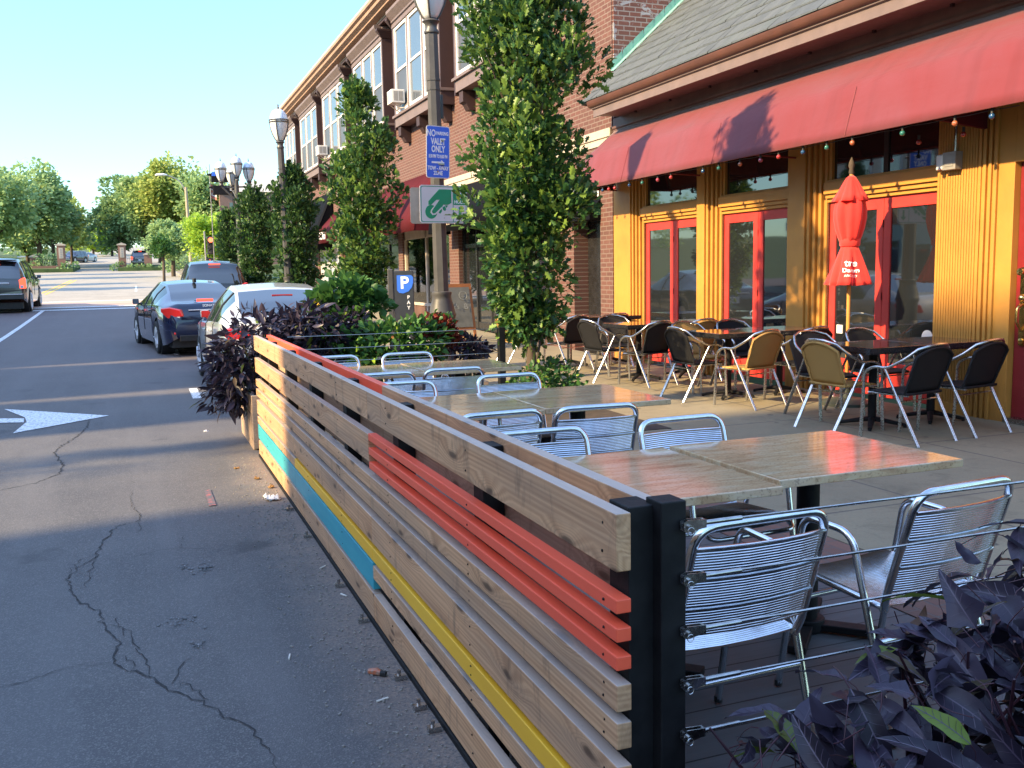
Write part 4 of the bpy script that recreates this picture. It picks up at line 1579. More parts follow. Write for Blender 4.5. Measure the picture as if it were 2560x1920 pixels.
# junction box and conduit on the fluted pilaster
t = empty('conduit_box', 'small grey electrical box with a conduit on the yellow fluted pilaster', 'electrical box', (FX, 7.28, 2.75))
b = MB()
b.box(FX - .1, FX - .006, 7.18, 7.34, 2.66, 2.83)
b.box(FX - .105, FX - .1, 7.21, 7.31, 2.69, 2.80)
b.build('box', MT['metalback'], t, world=True, bevel=.01)
b = MB()
b.box(FX - .085, FX - .006, 7.345, 7.44, 2.67, 2.82)
b.build('lamp_cover', MT['clearl'], t, world=True, bevel=.012)
b = MB()
b.tube(rpath([(FX - .04, 7.24, 2.83), (FX - .04, 7.24, 3.08), (FX - .04, 7.2, 3.2)], .05), .011, 8)
b.build('conduit', MT['steel'], t, world=True, smooth=60)
# notices on the glass
t = MB()
t.box(FX + .155, FX + .16, 9.02, 9.12, .95, 1.05)
tag(t.build('paper_notice', MT['signw']), 'small pale paper notice stuck low on the glass door behind the umbrella', 'notice')
t = MB()
t.tube([(FX + .155, 7.72, .98), (FX + .16, 7.72, .98)], .075, 24)
tag(t.build('round_sticker', MT['signw']), 'round pale sticker on the glass door nearest the fluted pilaster', 'sticker')

# ------------------------------------------------------------------ the brick building
bb = empty('brick_building', 'long two storey red brick building with projecting bay windows', 'building', (FX, 32, 0))
BY0, BY1 = 14.55, 49.4
w = MB()
w.box(FX, FX + .5, BY0 + .01, BY1, 3.02, 9.5)
for a, b_ in ((BY0 + .01, 15.03), (16.12, 17.9), (22.95, 23.72), (28.4, 28.9), (33.4, 33.9), (37.6, 38.05), (42.8, 43.9), (48.8, BY1)):
    w.box(FX, FX + .5, a, b_, 0, 3.02)
w.build('wall', MT['brickx'], bb, world=True)
w = MB()
w.box(FX + .02, 22, BY0 - .02, BY0 + .009, 0, 10.0)
w.box(FX + .5, 22, BY0 + .009, BY0 + .4, 0, 10.0)
w.build('side_wall', MT['bricky'], bb, world=True)
w = MB()
w.box(FX + 1.6, 22, BY0 + .4, BY1 - .02, 0, 9.4)
w.build('interior', MT['dark'], bb, world=True)
w = MB()
w.box(FX + .5, 22, BY1 - .35, BY1, 0, 9.5)
w.build('end_wall', MT['bricky'], bb, world=True)
w = MB()
w.box(FX - .045, FX, BY0 + .02, BY1, 3.98, 4.12)
w.box(FX - .02, FX, BY0 + .02, BY1, 3.86, 3.98)
w.build('belt_course', MT['stone'], bb, world=True, bevel=.01)
w = MB()
w.prism([(7.5, 9.2), (7.15, 9.2), (7.15, 9.25), (6.95, 9.3), (6.95, 9.36), (6.82, 9.42), (6.82, 9.52), (6.74, 9.56), (6.74, 9.66), (6.8, 9.7), (7.6, 9.7), (7.6, 9.2)], BY0 + .1, BY1 + .3, 'y')
w.build('cornice', MT['tan'], bb, world=True)
w = MB()
w.prism([(7.16, 9.13), (7.54, 9.13), (7.54, 9.195), (7.16, 9.195)], BY0 + .2, BY1 + .1, 'y')
w.build('soffit', MT['dkbrown'], bb, world=True)
w = MB()
w.prism([(6.96, 9.7), (6.93, 9.74), (7.0, 10.02), (7.6, 10.1), (7.6, 9.7)], BY0, BY1, 'y')
w.build('roof_edge', MT['roofgrey'], bb, world=True)
w = MB()
w.box(7.4, 22, BY0, BY1, 9.9, 10.0)
w.build('roof', MT['roofgrey'], bb, world=True)


def window_in(par, y0, y1, z0, z1, X, split=.5, dark=True):
    f_ = MB()
    fw = .075
    f_.box(X - .03, X + .03, y0, y0 + fw, z0, z1)
    f_.box(X - .03, X + .03, y1 - fw, y1, z0, z1)
    f_.box(X - .03, X + .03, y0 + fw, y1 - fw, z1 - fw, z1)
    f_.box(X - .045, X + .03, y0 + fw, y1 - fw, z0, z0 + fw)
    zm = z0 + (z1 - z0) * split
    f_.box(X - .012, X + .03, y0 + fw, y1 - fw, zm - .035, zm + .035)
    f_.box(X - .012, X + .03, y0 + fw, y0 + fw + .03, zm, z1 - fw)
    f_.box(X - .012, X + .03, y1 - fw - .03, y1 - fw, zm, z1 - fw)
    f_.build('window_frame', MT['winw'], par, world=True, bevel=.004)
    g_ = MB()
    g_.box(X + .004, X + .012, y0 + fw + .03, y1 - fw - .03, zm + .035, z1 - fw)
    g_.build('pane', MT['skyglass'], par, world=True)
    g_ = MB()
    g_.box(X + .014, X + .022, y0 + fw, y1 - fw, z0 + fw, zm - .035)
    g_.build('pane', MT['dkglass' if dark else 'skyglass'], par, world=True)


def bay(y0, y1, darks):
    z0, z1 = 6.3, 8.72
    X = 7.2
    c = MB()
    # casing between the windows, as a frame of posts
    c.box(X + .03, FX - .002, y0 + .07, y1 - .07, z1 - .02, z1 + .4)
    n = 3
    L = y1 - y0 - .2
    ww = L / n
    for i in range(n + 1):
        y = y0 + .1 + ww * i
        c.box(X - .0, X + .1, y - .07, y + .07, z0, z1)
    c.box(X - .02, X + .1, y0 + .02, y1 - .02, z1 - .02, z1 + .1)
    par = c.build('bay_window', MT['taupe'], bb, world=True, bevel=.006)
    for i in range(n):
        y = y0 + .1 + ww * i
        window_in(par, y + .06, y + ww - .06, z0 + .0, z1 - .04, X + .04, .5, darks[i])
    for y, q in ((y0, 1), (y1, -1)):
        s = MB()
        s.box(X - .002, FX - .001, min(y, y + q * .07), max(y, y + q * .07), z0 - .42, z1 + .02)
        ya, yb = (y - .10, y + .09) if q > 0 else (y - .09, y + .10)
        s.add([(X - .02, ya + .08, z1 + .02), (FX - .002, ya + .08, z1 + .02), (FX - .002, yb - .08, z1 + .02), (X - .02, yb - .08, z1 + .02),
               (X - .17, ya - .02, z1 + .22), (FX - .002, ya - .02, z1 + .22), (FX - .002, yb + .02, z1 + .22), (X - .17, yb + .02, z1 + .22),
               (X - .17, ya - .02, z1 + .27), (FX - .002, ya - .02, z1 + .27), (FX - .002, yb + .02, z1 + .27), (X - .17, yb + .02, z1 + .27)],
              [(0, 1, 5, 4), (1, 2, 6, 5), (2, 3, 7, 6), (3, 0, 4, 7), (4, 5, 9, 8), (5, 6, 10, 9), (6, 7, 11, 10), (7, 4, 8, 11), (8, 9, 10, 11)])
        s.build('cheek', MT['dkbrown'], par, world=True)
    h = MB()
    h.prism([(X - .02, z1 + .1), (X - .06, z1 + .12), (X - .06, z1 + .17), (X - .2, z1 + .34), (X - .2, z1 + .42), (FX - .01, z1 + .42), (FX - .01, z1 + .1)], y0 + .12, y1 - .12, 'y')
    h.build('hood', MT['taupe'], par, world=True, bevel=.005)
    a = MB()
    a.box(X - .06, FX - .003, y0 - .04, y1 + .04, z0 - .1, z0 - .03)
    a.box(X + .0, FX - .003, y0 + .075, y1 - .075, z0 - .36, z0 - .1)
    a.build('sill', MT['taupe'], par, world=True, bevel=.006)
    for y in (y0 + .35, (y0 + y1) / 2, y1 - .35):
        k = MB()
        k.prism([(X + .04, z0 - .37), (FX - .003, z0 - .37), (FX - .003, z0 - .8), (X + .2, z0 - .8), (X + .12, z0 - .66), (X + .04, z0 - .62)], y - .14, y + .14, 'y')
        k.build('bracket', MT['dkbrown'], par, world=True, bevel=.006)
    return par


bay(17.2, 21.9, (1, 1, 1))
bay(22.95, 27.5, (1, 0, 1))
bay(28.7, 33.0, (1, 1, 1))
bay(34.3, 38.85, (1, 0, 1))
bay(40.0, 44.45, (1, 1, 1))
bay(45.7, 49.0, (1, 0, 1))


def ac_unit(label, y, z):
    t = empty('window_air_conditioner', label, 'air conditioner', (7.0, y, z), 0, 'air conditioners in the bay windows')
    b = MB()
    b.box(6.82, 7.2, y - .26, y + .26, z, z + .36)
    b.build('casing', MT['winw'], t, world=True, bevel=.015)
    b = MB()
    for i in range(9):
        zz = z + .04 + i * .033
        b.box(6.816, 6.8195, y - .22, y + .22, zz, zz + .018)
    for i in range(2):
        b.box(6.88 + i * .14, 7.0 + i * .14, y - .263, y - .2605, z + .05, z + .31)
    b.build('grille', MT['metalback'], t, world=True)
    b = MB()
    for s in (-.18, .18):
        b.tube([(6.86, y + s, z), (7.15, y + s, z - .2)], .014, 6)
    b.tube([(7.1, y - .1, z - .02), (7.05, y - .2, z - .14), (7.12, y - .45, z - .16), (7.16, y - .7, z - .05)], .012, 6)
    b.build('support', MT['stone'], t, world=True)


ac_unit('white window air conditioner hanging from the bay just beyond the near lamp post', 26.55, 6.46)
ac_unit('small white window air conditioner in the far bay above the farther lamp post', 38.2, 6.42)

# ---- shopfronts (parts of the building)
s = MB()
s.box(FX + .35, FX + .4, 15.03, 16.12, .2, 3.02)
s.build('recess_wall', MT['stone'], bb, world=True)
s = MB()
s.box(FX + .28, FX + .345, 15.36, 16.1, .2, 2.62)
s.box(FX + .26, FX + .28, 15.30, 15.36, .2, 2.62)
s.build('door', MT['blackg'], bb, world=True, bevel=.004)
s = MB()
s.box(FX + .25, FX + .345, 15.09, 15.24, 1.35, 1.95)
s.build('meter_box', MT['metalback'], bb, world=True, bevel=.006)
s = MB()
s.prism([(FX + .02, 3.0), (FX - .22, 2.74), (FX - .22, 2.62), (FX + .02, 2.62)], 15.0, 16.16, 'y')
s.build('door_canopy', MT['awnk'], bb, world=True)
s = MB()
s.box(FX - .02, FX + .01, 15.05, 16.1, 3.03, 3.3)
s.build('fanlight', MT['skyglass'], bb, world=True)
s = MB()
for y in (15.05, 15.4, 15.75, 16.1):
    s.box(FX - .03, FX - .021, y - .025, y + .025, 3.02, 3.3)
s.box(FX - .03, FX - .021, 15.02, 16.12, 3.28, 3.33)
s.build('fanlight_bar', MT['winw'], bb, world=True)
# black shopfront
s = MB()
for y in (17.95, 18.9, 19.9, 20.9, 21.9, 22.9):
    s.box(FX + .1, FX + .2, y - .05, y + .05, .2, 3.02)
for z0, z1 in ((.2, .55), (2.35, 2.45), (2.9, 3.02)):
    s.box(FX + .11, FX + .19, 17.9, 22.95, z0, z1)
s.box(FX + .115, FX + .185, 18.95, 20.85, .55, 1.2)
sf = s.build('shopfront', MT['blackg'], bb, world=True, bevel=.005)
s = MB()
s.box(FX + .14, FX + .16, 17.95, 22.9, .55, 2.9)
s.build('pane', MT['glass'], sf, world=True)
# goods window
s = MB()
for y in (23.76, 26.1, 28.36):
    s.box(FX + .06, FX + .16, y - .05, y + .05, .2, 3.02)
s.box(FX + .05, FX + .18, 23.72, 28.4, .82, .9)
s.box(FX + .06, FX + .16, 23.72, 28.4, 2.75, 3.02)
sf = s.build('shopfront', MT['stone'], bb, world=True, bevel=.005)
s = MB()
for i in range(31):
    s.box(FX + .09, FX + .14, 23.74 + i * .15, 23.74 + i * .15 + .142, .2, .82)
s.build('panelling', MT['brown'], sf, world=True)
mg, ntg, bg = nodes('clear_shop_glass')
gl_ = nd(ntg, 'BsdfGlossy', {'Color': (1, 1, 1, 1), 'Roughness': .02})
tr_ = nd(ntg, 'BsdfTransparent', {'Color': (.82, .84, .84, 1)})
fr_ = nd(ntg, 'Fresnel', {'IOR': 1.6})
ms_ = nd(ntg, 'MixShader', {0: fr_.outputs[0], 1: tr_.outputs[0], 2: gl_.outputs[0]})
ntg.links.new(ms_.outputs[0], ntg.nodes['Material Output'].inputs[0])
MT['clearglass'] = mg
s = MB()
s.box(FX + .1, FX + .108, 23.8, 28.3, .9, 2.75)
s.build('pane', MT['clearglass'], sf, world=True)
s = MB()
s.box(FX + .12, FX + 1.2, 23.75, 28.35, .84, .9)
s.box(FX + .5, FX + 1.2, 23.75, 28.35, 1.4, 1.43)
s.build('display_shelf', MT['brown'], sf, world=True)
cb_ = [pm('carton_%s' % k, c, None, 6, .7) for k, c in (('tan', (.7, .46, .24)), ('brown', (.48, .25, .12)), ('pale', (.8, .68, .5)), ('red', (.6, .08, .06)))]
brng = random.Random(2)
LB = ['tan', 'brown', 'pale', 'red']
NM = ['lower row, leftmost', 'lower row, second', 'lower row, third', 'lower row, fourth', 'lower row, rightmost', 'upper row, leftmost', 'upper row, second', 'upper row, third', 'upper row, rightmost']
for i in range(9):
    y = 27.9 - (i % 5) * .85 + (i // 5) * -.3
    z = .9 if i < 5 else 1.43
    x = FX + .32 + (.3 if i > 4 else 0)
    k = (0, 1, 0, 2, 1, 2, 0, 3, 0)[i]
    hh = brng.uniform(.26, .42)
    b = MB()
    b.box(x - .16, x + .16, y - .24, y + .24, z, z + hh)
    o = empty('display_box', '%s box on display in the shop window with wooden panelling, %s' % (LB[k], NM[i]), 'box', (x, y, z), 0, 'boxes in the shop window')
    b.build('carton', cb_[k], o, world=True, bevel=.01)
    b = MB()
    b.box(x - .168, x + .168, y - .248, y + .248, z + hh, z + hh + .03)
    b.build('lid', cb_[(k + 2) % 3], o, world=True)
# hidden middle shops and the white shop
for a, b_, m_ in ((28.9, 33.4, 'blackg'), (33.9, 37.6, 'brown'), (43.9, 48.8, 'blackg')):
    s = MB()
    for i in range(4):
        y = a + (b_ - a) * i / 3
        s.box(FX + .08, FX + .18, y - .06, y + .06, .2, 3.02)
    s.box(FX + .09, FX + .17, a, b_, .2, .8)
    s.box(FX + .09, FX + .17, a, b_, 2.7, 3.02)
    sf = s.build('shopfront', MT[m_], bb, world=True, bevel=.005)
    s = MB()
    s.box(FX + .12, FX + .14, a, b_, .8, 2.7)
    s.build('pane', MT['glass'], sf, world=True)
s = MB()
for y in (38.1, 39.6, 41.1, 42.75):
    s.box(FX + .06, FX + .16, y - .05, y + .05, .2, 3.02)
s.box(FX + .07, FX + .15, 38.05, 42.8, 2.66, 3.02)
s.box(FX + .07, FX + .15, 38.05, 42.8, .2, .8)
sf = s.build('shopfront', MT['winw'], bb, world=True, bevel=.005)
s = MB()
s.box(FX + .1, FX + .12, 38.1, 42.75, .8, 2.66)
s.build('pane', m_glass('pale_shop_glass', (.34, .35, .35), 1.8), sf, world=True)


# ---- shop awnings
def awning(name, label, y0, y1, prof, mat, txt=None, ts=.3, tm=None, tz=None):
    t = empty(name, label, 'awning', (FX, (y0 + y1) / 2, prof[-1][1]))
    b = MB()
    b.grid([[(x, y0 + (y1 - y0) * i / 8, z) for i in range(9)] for x, z in prof])
    b.build('cover', mat, t, world=True, smooth=50, thick=.004)
    for y in (y0 + .006, y1 - .006):
        b = MB()
        b.add([(x, y, z) for x, z in prof] + [(prof[0][0], y, prof[-1][1])], [tuple(range(len(prof) + 1))])
        b.build('end_panel', mat, t, world=True)
    if txt:
        (xa, za), (xb, zb) = prof[-2], prof[-1]
        up = Vector((xa - xb, 0, za - zb)).normalized()
        c = Vector(((xa + xb) / 2, (y0 + y1) / 2 if tz is None else tz, (za + zb) / 2))
        nrm = Vector((0, -1, 0)).cross(up)
        text(txt, ts, frame(c + nrm * .012, (0, -1, 0), up), tm or MT['white'], t, world=True, bold=.004)
    return t


awning('shop_awning', 'black shop awning with pale lettering, behind the green parking sign', 18.6, 23.4, [(7.5, 3.85), (6.95, 3.25), (6.9, 2.72)], MT['awnk'], 'VINCENT VAN', .36, MT['cream'], 21.9)
awning('shop_awning', 'tall plain burgundy shop awning behind the second oak', 24.0, 30.2, [(7.5, 4.45), (7.1, 3.9), (6.75, 3.3), (6.7, 2.85)], MT['awnb'])
awning('shop_awning', 'burgundy shop awning with small white lettering beside the black awning', 34.6, 38.9, [(7.5, 4.2), (6.9, 3.55), (6.86, 3.0)], MT['awnb'], 'CIGARS', .42, MT['white'], 38.1)
awning('shop_awning', 'black shop awning with white lettering at the white shopfront', 39.0, 44.4, [(7.5, 5.1), (7.3, 4.55), (6.9, 3.65), (6.85, 2.75)], MT['awnk'], 'S', .5, MT['white'], 43.6)

# ------------------------------------------------------------------ street lamps
MT['globe'] = pm('lamp_globe', (.72, .74, .74), (.66, .68, .68), 3, .15, coat=.6)
MT['globetop'] = pm('lamp_globe_top', (.62, .72, .84), (.55, .66, .8), 3, .2, coat=.6)


def lantern(parent, c, s=1.0, base=True):
    """acorn lantern: glass bowl in four curved ribs with a domed top, its neck at c"""
    x, y, z = c
    prof = [(.06, .0), (.1, .05), (.155, .16), (.195, .29), (.215, .42), (.218, .5)]
    b = MB()
    b.lathe([(r * s, q * s) for r, q in prof], c, 24)
    lan = b.build('lantern', MT['globe'], parent, smooth=60, world=True)
    b = MB()
    b.lathe([(.218 * s, .5 * s), (.215 * s, .53 * s), (.19 * s, .63 * s), (.14 * s, .71 * s), (.07 * s, .755 * s), (.01, .765 * s)], c, 24)
    b.build('dome', MT['globetop'], lan, smooth=60, world=True)
    b = MB()
    for k in range(4):
        a = PI / 4 + k * PI / 2 + .35
        b.tube([(x + (r + .012) * s * math.cos(a), y + (r + .012) * s * math.sin(a), z + q * s) for r, q in prof], .012 * s, 6)
    for q in (.45, .5):
        n = 24
        b.tube([(x + .232 * s * math.cos(2 * PI * k / n), y + .232 * s * math.sin(2 * PI * k / n), z + q * s) for k in range(n + 1)], .011 * s, 6, cap=False)
    b.build('cage', MT['lampp'], lan, smooth=50, world=True)
    b = MB()
    b.lathe([(.02 * s, .755 * s), (.028 * s, .79 * s), (.012 * s, .82 * s), (.022 * s, .85 * s), (.004, .88 * s)], c, 10)
    b.build('finial', MT['lampp'], lan, smooth=50, world=True)
    b = MB()
    b.lathe([(.09 * s, -.16 * s), (.095 * s, -.14 * s), (.07 * s, -.1 * s), (.075 * s, -.05 * s), (.11 * s, -.02 * s), (.075 * s, .02 * s), (.06 * s, .03 * s)], c, 20)
    b.build('neck', MT['lampp'], lan, smooth=50, world=True)
    return lan


def street_lamp(label, x, y, h=4.62, lean=0):
    z0 = zr(y) + .18
    t = empty('street_lamp', label, 'street lamp', (x, y, z0), 0, 'single globe street lamps')
    t.rotation_euler = (0, lean, 0)
    p = MB()
    p.lathe([(.088 * 1.15, 1.25), (.1, 1.3), (.083, h)], (x, y, z0), 8)
    pole = p.build('pole', MT['lampp'], t, world=True)
    p = MB()
    p.lathe([(.19, 0), (.19, .12), (.165, .18), (.165, .92), (.175, .95), (.185, .99), (.175, 1.02), (.168, 1.04), (.16, 1.1), (.13, 1.2), (.125, 1.25), (.135, 1.27), (.13, 1.3), (.1, 1.31)], (x, y, z0), 24)
    p.build('base', MT['lampp'], t, smooth=40, world=True)
    p = MB()
    for z in (3.9, 4.02):
        p.lathe([(.094, z), (.094, z + .025)], (x, y, z0), 8)
    p.box(x + .09, x + .115, y - .02, y + .02, z0 + 3.55, z0 + 3.85)
    p.build('band', MT['lampp'], t, world=True)
    lantern(t, (x, y, z0 + h + .16), 1.05)
    return t


LX, LY = 3.76, 12.15
street_lamp('near street lamp carrying the blue and the green parking signs', LX, LY, 4.62, -.012)
street_lamp('farther single globe street lamp beside the end of the bay windows', 3.62, 25.0, 4.55, -.015)
# triple lamp
tx, ty = 3.5, 36.0
z0 = zr(ty) + .15
tl = empty('triple_street_lamp', 'street lamp with a cluster of globes on curved arms at the street corner', 'street lamp', (tx, ty, z0))
p = MB()
p.lathe([(.17, 0), (.17, .9), (.12, 1.05), (.1, 1.2), (.08, 4.2), (.07, 4.95)], (tx, ty, z0), 12)
p.build('pole', MT['lampp'], tl, smooth=40, world=True)
for dx, dy, dz in ((-.52, .05, -.18), (.46, .12, -.15), (-.1, .5, -.28), (.03, -.02, .0)):
    if abs(dx) > .05:
        p = MB()
        p.tube([(tx, ty, z0 + 3.75), (tx + dx * .6, ty + dy * .6, z0 + 4.05), (tx + dx, ty + dy, z0 + 4.45 + dz)], .035, 8)
        p.tube([(tx, ty, z0 + 4.4 + dz), (tx + dx, ty + dy, z0 + 4.42 + dz)], .03, 8)
        p.build('arm', MT['lampp'], tl, smooth=50, world=True)
    lantern(tl, (tx + dx, ty + dy, z0 + 4.62 + dz), .92)

# ------------------------------------------------------------------ parking signs on the near lamp


def rrect(w, h, r, n=5):
    out = []
    for cx, cy, a0 in ((w / 2 - r, h / 2 - r, 0), (-w / 2 + r, h / 2 - r, PI / 2), (-w / 2 + r, -h / 2 + r, PI), (w / 2 - r, -h / 2 + r, 1.5 * PI)):
        for k in range(n + 1):
            a = a0 + PI / 2 * k / n
            out.append((cx + r * math.cos(a), cy + r * math.sin(a)))
    return out


def plate(par, F, poly, z0, z1, mat, name):
    """flat shape in the sign plane F, from depth z0 to z1 towards the viewer"""
    n = len(poly)
    b = MB()
    vs = [F @ Vector((x, y, z0)) for x, y in poly] + [F @ Vector((x, y, z1)) for x, y in poly]
    fs = [tuple(range(n)), tuple(range(n, 2 * n))] + [(i, (i + 1) % n, n + (i + 1) % n, n + i) for i in range(n)]
    b.add(vs, fs)
    return b.build(name, mat, par, world=True)


def ftext(par, F, s, size, x, y, z, mat, sx=1, bold=0):
    M = F @ Matrix.Translation((x, y, z)) @ Matrix.Rotation(0, 4, 'Z')
    return text(s, size, M, mat, par, world=True, sx=sx, bold=bold, ext=.0008)


sg = empty('no_parking_sign', 'blue and white no parking valet sign strapped to the near street lamp', 'sign', (LX - .03, LY - .13, 2.95))
F = frame((LX - .055, LY - .135, 3.30), (.96, .28, .0), (0.02, -.03, 1))
plate(sg, F, rrect(.36, .66, .035), 0, .004, MT['signw'], 'plate')
plate(sg, F, rrect(.338, .638, .03), .004, .0055, MT['signb'], 'field')
W_ = MT['white']
ftext(sg, F, 'NO', .118, -.105, .232, .0062, W_, .72, .003)
ftext(sg, F, 'PARKING', .06, .064, .235, .0062, W_, .74, .002)
ftext(sg, F, 'VALET', .112, .0, .13, .0062, W_, .68, .004)
ftext(sg, F, 'ONLY', .112, .0, .035, .0062, W_, .68, .004)
ftext(sg, F, '5:30 PM TO 8:30 PM', .06, .0, -.055, .0062, W_, .56, .002)
plate(sg, F, [(-.1, -.142), (.045, -.142), (.045, -.163), (.1, -.13), (.045, -.097), (.045, -.118), (-.1, -.118)], .0055, .0068, W_, 'arrow')
ftext(sg, F, 'TOW - AWAY', .068, .0, -.205, .0062, W_, .74, .0025)
ftext(sg, F, 'ZONE', .068, .0, -.268, .0062, W_, .74, .0025)
plate(sg, F, [(-.02, -.235), (.012, -.235), (.005, -.25), (-.01, -.262)], .0072, .0078, MT['tan'], 'scuff')

s2 = empty('two_hour_parking_sign', 'white and green two hour parking sign with a hand and coin, below the blue sign', 'sign', (LX - .02, LY - .13, 2.37))
G = frame((LX + .0, LY - .15, 2.635), (.985, .14, 0), (.0, -.03, 1)) @ Matrix.Diagonal((1.1, 1.03, 1, 1))
plate(s2, G, rrect(.62, .47, .035), 0, .004, MT['signw'], 'plate')
GR = MT['signg']
b_out, b_in = rrect(.595, .445, .03), rrect(.578, .428, .026)
bm_ = MB()
n = len(b_out)
bm_.add([G @ Vector((x, y, .0048)) for x, y in b_out] + [G @ Vector((x, y, .0048)) for x, y in b_in], [(i, (i + 1) % n, n + (i + 1) % n, n + i) for i in range(n)])
bm_.build('border', GR, s2, world=True)
plate(s2, G, [(.128, .212), (.285, .212), (.285, -.005), (.128, -.005)], .004, .0052, GR, 'field')
plate(s2, G, [(.118, .218), (.126, .218), (.126, -.214), (.118, -.214)], .004, .0052, GR, 'divider')
ftext(s2, G, '2', .15, .207, .125, .006, W_, .8, .003)
ftext(s2, G, 'HOUR', .058, .207, .03, .006, W_, .85, .0015)
plate(s2, G, [(.195, -.03), (.225, -.03), (.225, -.13), (.255, -.13), (.21, -.185), (.165, -.13), (.195, -.13)], .004, .0055, GR, 'arrow')
hand = [(-.06, .185), (.10, .185), (.10, .02), (.055, -.005), (-.01, -.005), (-.02, -.03), (-.115, -.115), (-.14, -.12), (-.16, -.10), (-.155, -.075), (-.06, .055), (-.095, .055), (-.165, -.01), (-.2, -.01), (-.2, .035)]
plate(s2, G, hand, .004, .0062, GR, 'hand_icon')
coin = [(-.165 + .078 * math.cos(a), -.095 + .085 * math.sin(a)) for a in [2 * PI * k / 28 for k in range(28)]]
plate(s2, G, coin, .004, .0052, GR, 'coin_icon')
th = [(-.055, .06), (-.07, .045), (-.165, -.07), (-.175, -.105), (-.15, -.135), (-.11, -.13), (-.015, -.04), (-.025, -.03), (-.115, -.113), (-.14, -.118), (-.158, -.10), (-.152, -.075), (-.058, .052)]
plate(s2, G, th, .0053, .0066, MT['signw'], 'outline')
for pts in ([(-.055, -.075), (-.03, -.05), (-.025, -.085), (-.045, -.115), (-.07, -.11)], [(-.02, -.04), (.01, -.02), (.03, -.06), (.015, -.085), (-.01, -.07)], [(.015, -.012), (.05, -.012), (.045, -.03), (.03, -.045)]):
    plate(s2, G, pts, .004, .0055, GR, 'finger_icon')
plate(s2, G, [(.004 + .005 * math.cos(a), -.17 + .005 * math.sin(a)) for a in [k * .6 for k in range(10)]], .004, .0056, MT['metalback'], 'bolt')
G2 = frame((LX - .02, LY + .125, 2.635), (.99, .05, 0), (0, 0, 1))
s3 = empty('sign_back', 'grey back of another parking sign sticking out behind the green one', 'sign', (LX - .02, LY + .125, 2.4))
plate(s3, G2, [(x - .05, y) for x, y in rrect(.62, .47, .035)], 0, .004, MT['metalback'], 'plate')
for s_, zz in ((sg, (3.15, 3.45)), (s2, (2.55, 2.72))):
    b = MB()
    for z in zz:
        b.lathe([(.103, z - .008), (.105, z), (.103, z + .008)], (LX, LY, 0), 12)
        b.box(LX - .1, LX + .03, LY - .135, LY - .1, z - .01, z + .01)
    b.build('strap', MT['steel'], s_, world=True)

# ------------------------------------------------------------------ pay station
px_, py_ = 3.72, 14.0
z0 = zr(py_) + .2
ps = empty('pay_station', 'dark grey parking pay station with a blue P badge behind the planter', 'pay station', (px_, py_, z0), -.25)
b = MB()
b.prism([(-.19, 0), (.19, 0), (.19, 1.42), (-.19, 1.56)], -.15, .15, 'x')
b.box(-.2, .2, -.2, .19, 0, .04)
b.build('cabinet', pm('pay_station_paint', (.03, .032, .04), (.045, .047, .055), 6, .35), ps, bevel=.012)
b = MB()
b.box(-.235, -.152, -.2, .19, 0, 1.585)
b.build('side_panel', MT['lampp'], ps, bevel=.012)
b = MB()
b.box(-.16, .17, -.21, .2, 1.5, 1.52)
Fp = frame((.02, -.1915, 1.36), (1, 0, 0), (0, 0, 1))


def lplate(par, F, poly, z0, z1, mat, name):
    n = len(poly)
    q = MB()
    vs = [F @ Vector((x, y, z0)) for x, y in poly] + [F @ Vector((x, y, z1)) for x, y in poly]
    q.add(vs, [tuple(range(n)), tuple(range(n, 2 * n))] + [(i, (i + 1) % n, n + (i + 1) % n, n + i) for i in range(n)])
    return q.build(name, mat, par)


bd = [(-.12, .13), (.09, .13), (.12, .1), (.12, .02), (.1, -.05), (.05, -.11), (-.03, -.14), (-.09, -.13), (-.12, -.09)]
lplate(ps, Fp, bd, 0, .004, MT['signb'], 'badge')
text('P', .25, Fp @ Matrix.Translation((-.01, .01, .005)), W_, ps, bold=.006)
for i, ch in enumerate('PAY STATION'):
    if ch != ' ':
        text(ch, .075, Fp @ Matrix.Translation((.045, -.2 - i * .078, .001)), W_, ps, bold=.001)
lplate(ps, Fp, [(-.085, -.56), (-.03, -.56), (-.03, -.74), (-.085, -.74)], 0, .003, MT['cream'], 'sticker')

# ------------------------------------------------------------------ chalkboard
az = zr(20) + .2
ab = empty('chalkboard_sign', 'wooden A frame chalkboard standing outside the black shopfront', 'sign', (6.25, 19.3, az), .12)
for s in (-1, 1):
    b = MB()
    lean = .26
    for x0, x1, z0, z1 in ((-.36, -.3, 0, 1.18), (.3, .36, 0, 1.18), (-.3, .3, .2, .27), (-.3, .3, 1.11, 1.18)):
        q = [(x0, s * (lean * (1 - z0 / 1.18) + .02), z0), (x1, s * (lean * (1 - z0 / 1.18) + .02), z0), (x1, s * (lean * (1 - z1 / 1.18) + .02), z1), (x0, s * (lean * (1 - z1 / 1.18) + .02), z1)]
        b.add(q + [(p[0], p[1] + .03, p[2]) for p in q], [(0, 1, 2, 3), (4, 5, 6, 7), (0, 1, 5, 4), (1, 2, 6, 5), (2, 3, 7, 6), (3, 0, 4, 7)])
    fr = b.build('board_frame', pm('orange_wood', (.40, .15, .05), (.3, .11, .04), 5, .5), ab)
    b = MB()
    b.quad((-.3, s * (lean * (1 - .27 / 1.18) + .03), .27), (.3, s * (lean * (1 - .27 / 1.18) + .03), .27), (.3, s * (.0177 + .03), 1.11), (-.3, s * (.0177 + .03), 1.11))
    b.build('slate_board', pm('chalk_dusty_slate', (.12, .125, .115), (.2, .2, .18), 3, .6), ab)
Fa = frame((0, -.152, .70), (1, 0, 0), (0, .22, 1))
MT['chalk'] = pm('chalk', (.34, .35, .33), (.26, .27, .26), 40, .9)
text('B', .17, Fa @ Matrix.Translation((.17, .0, .006)), MT['chalk'], ab, ext=.0005)
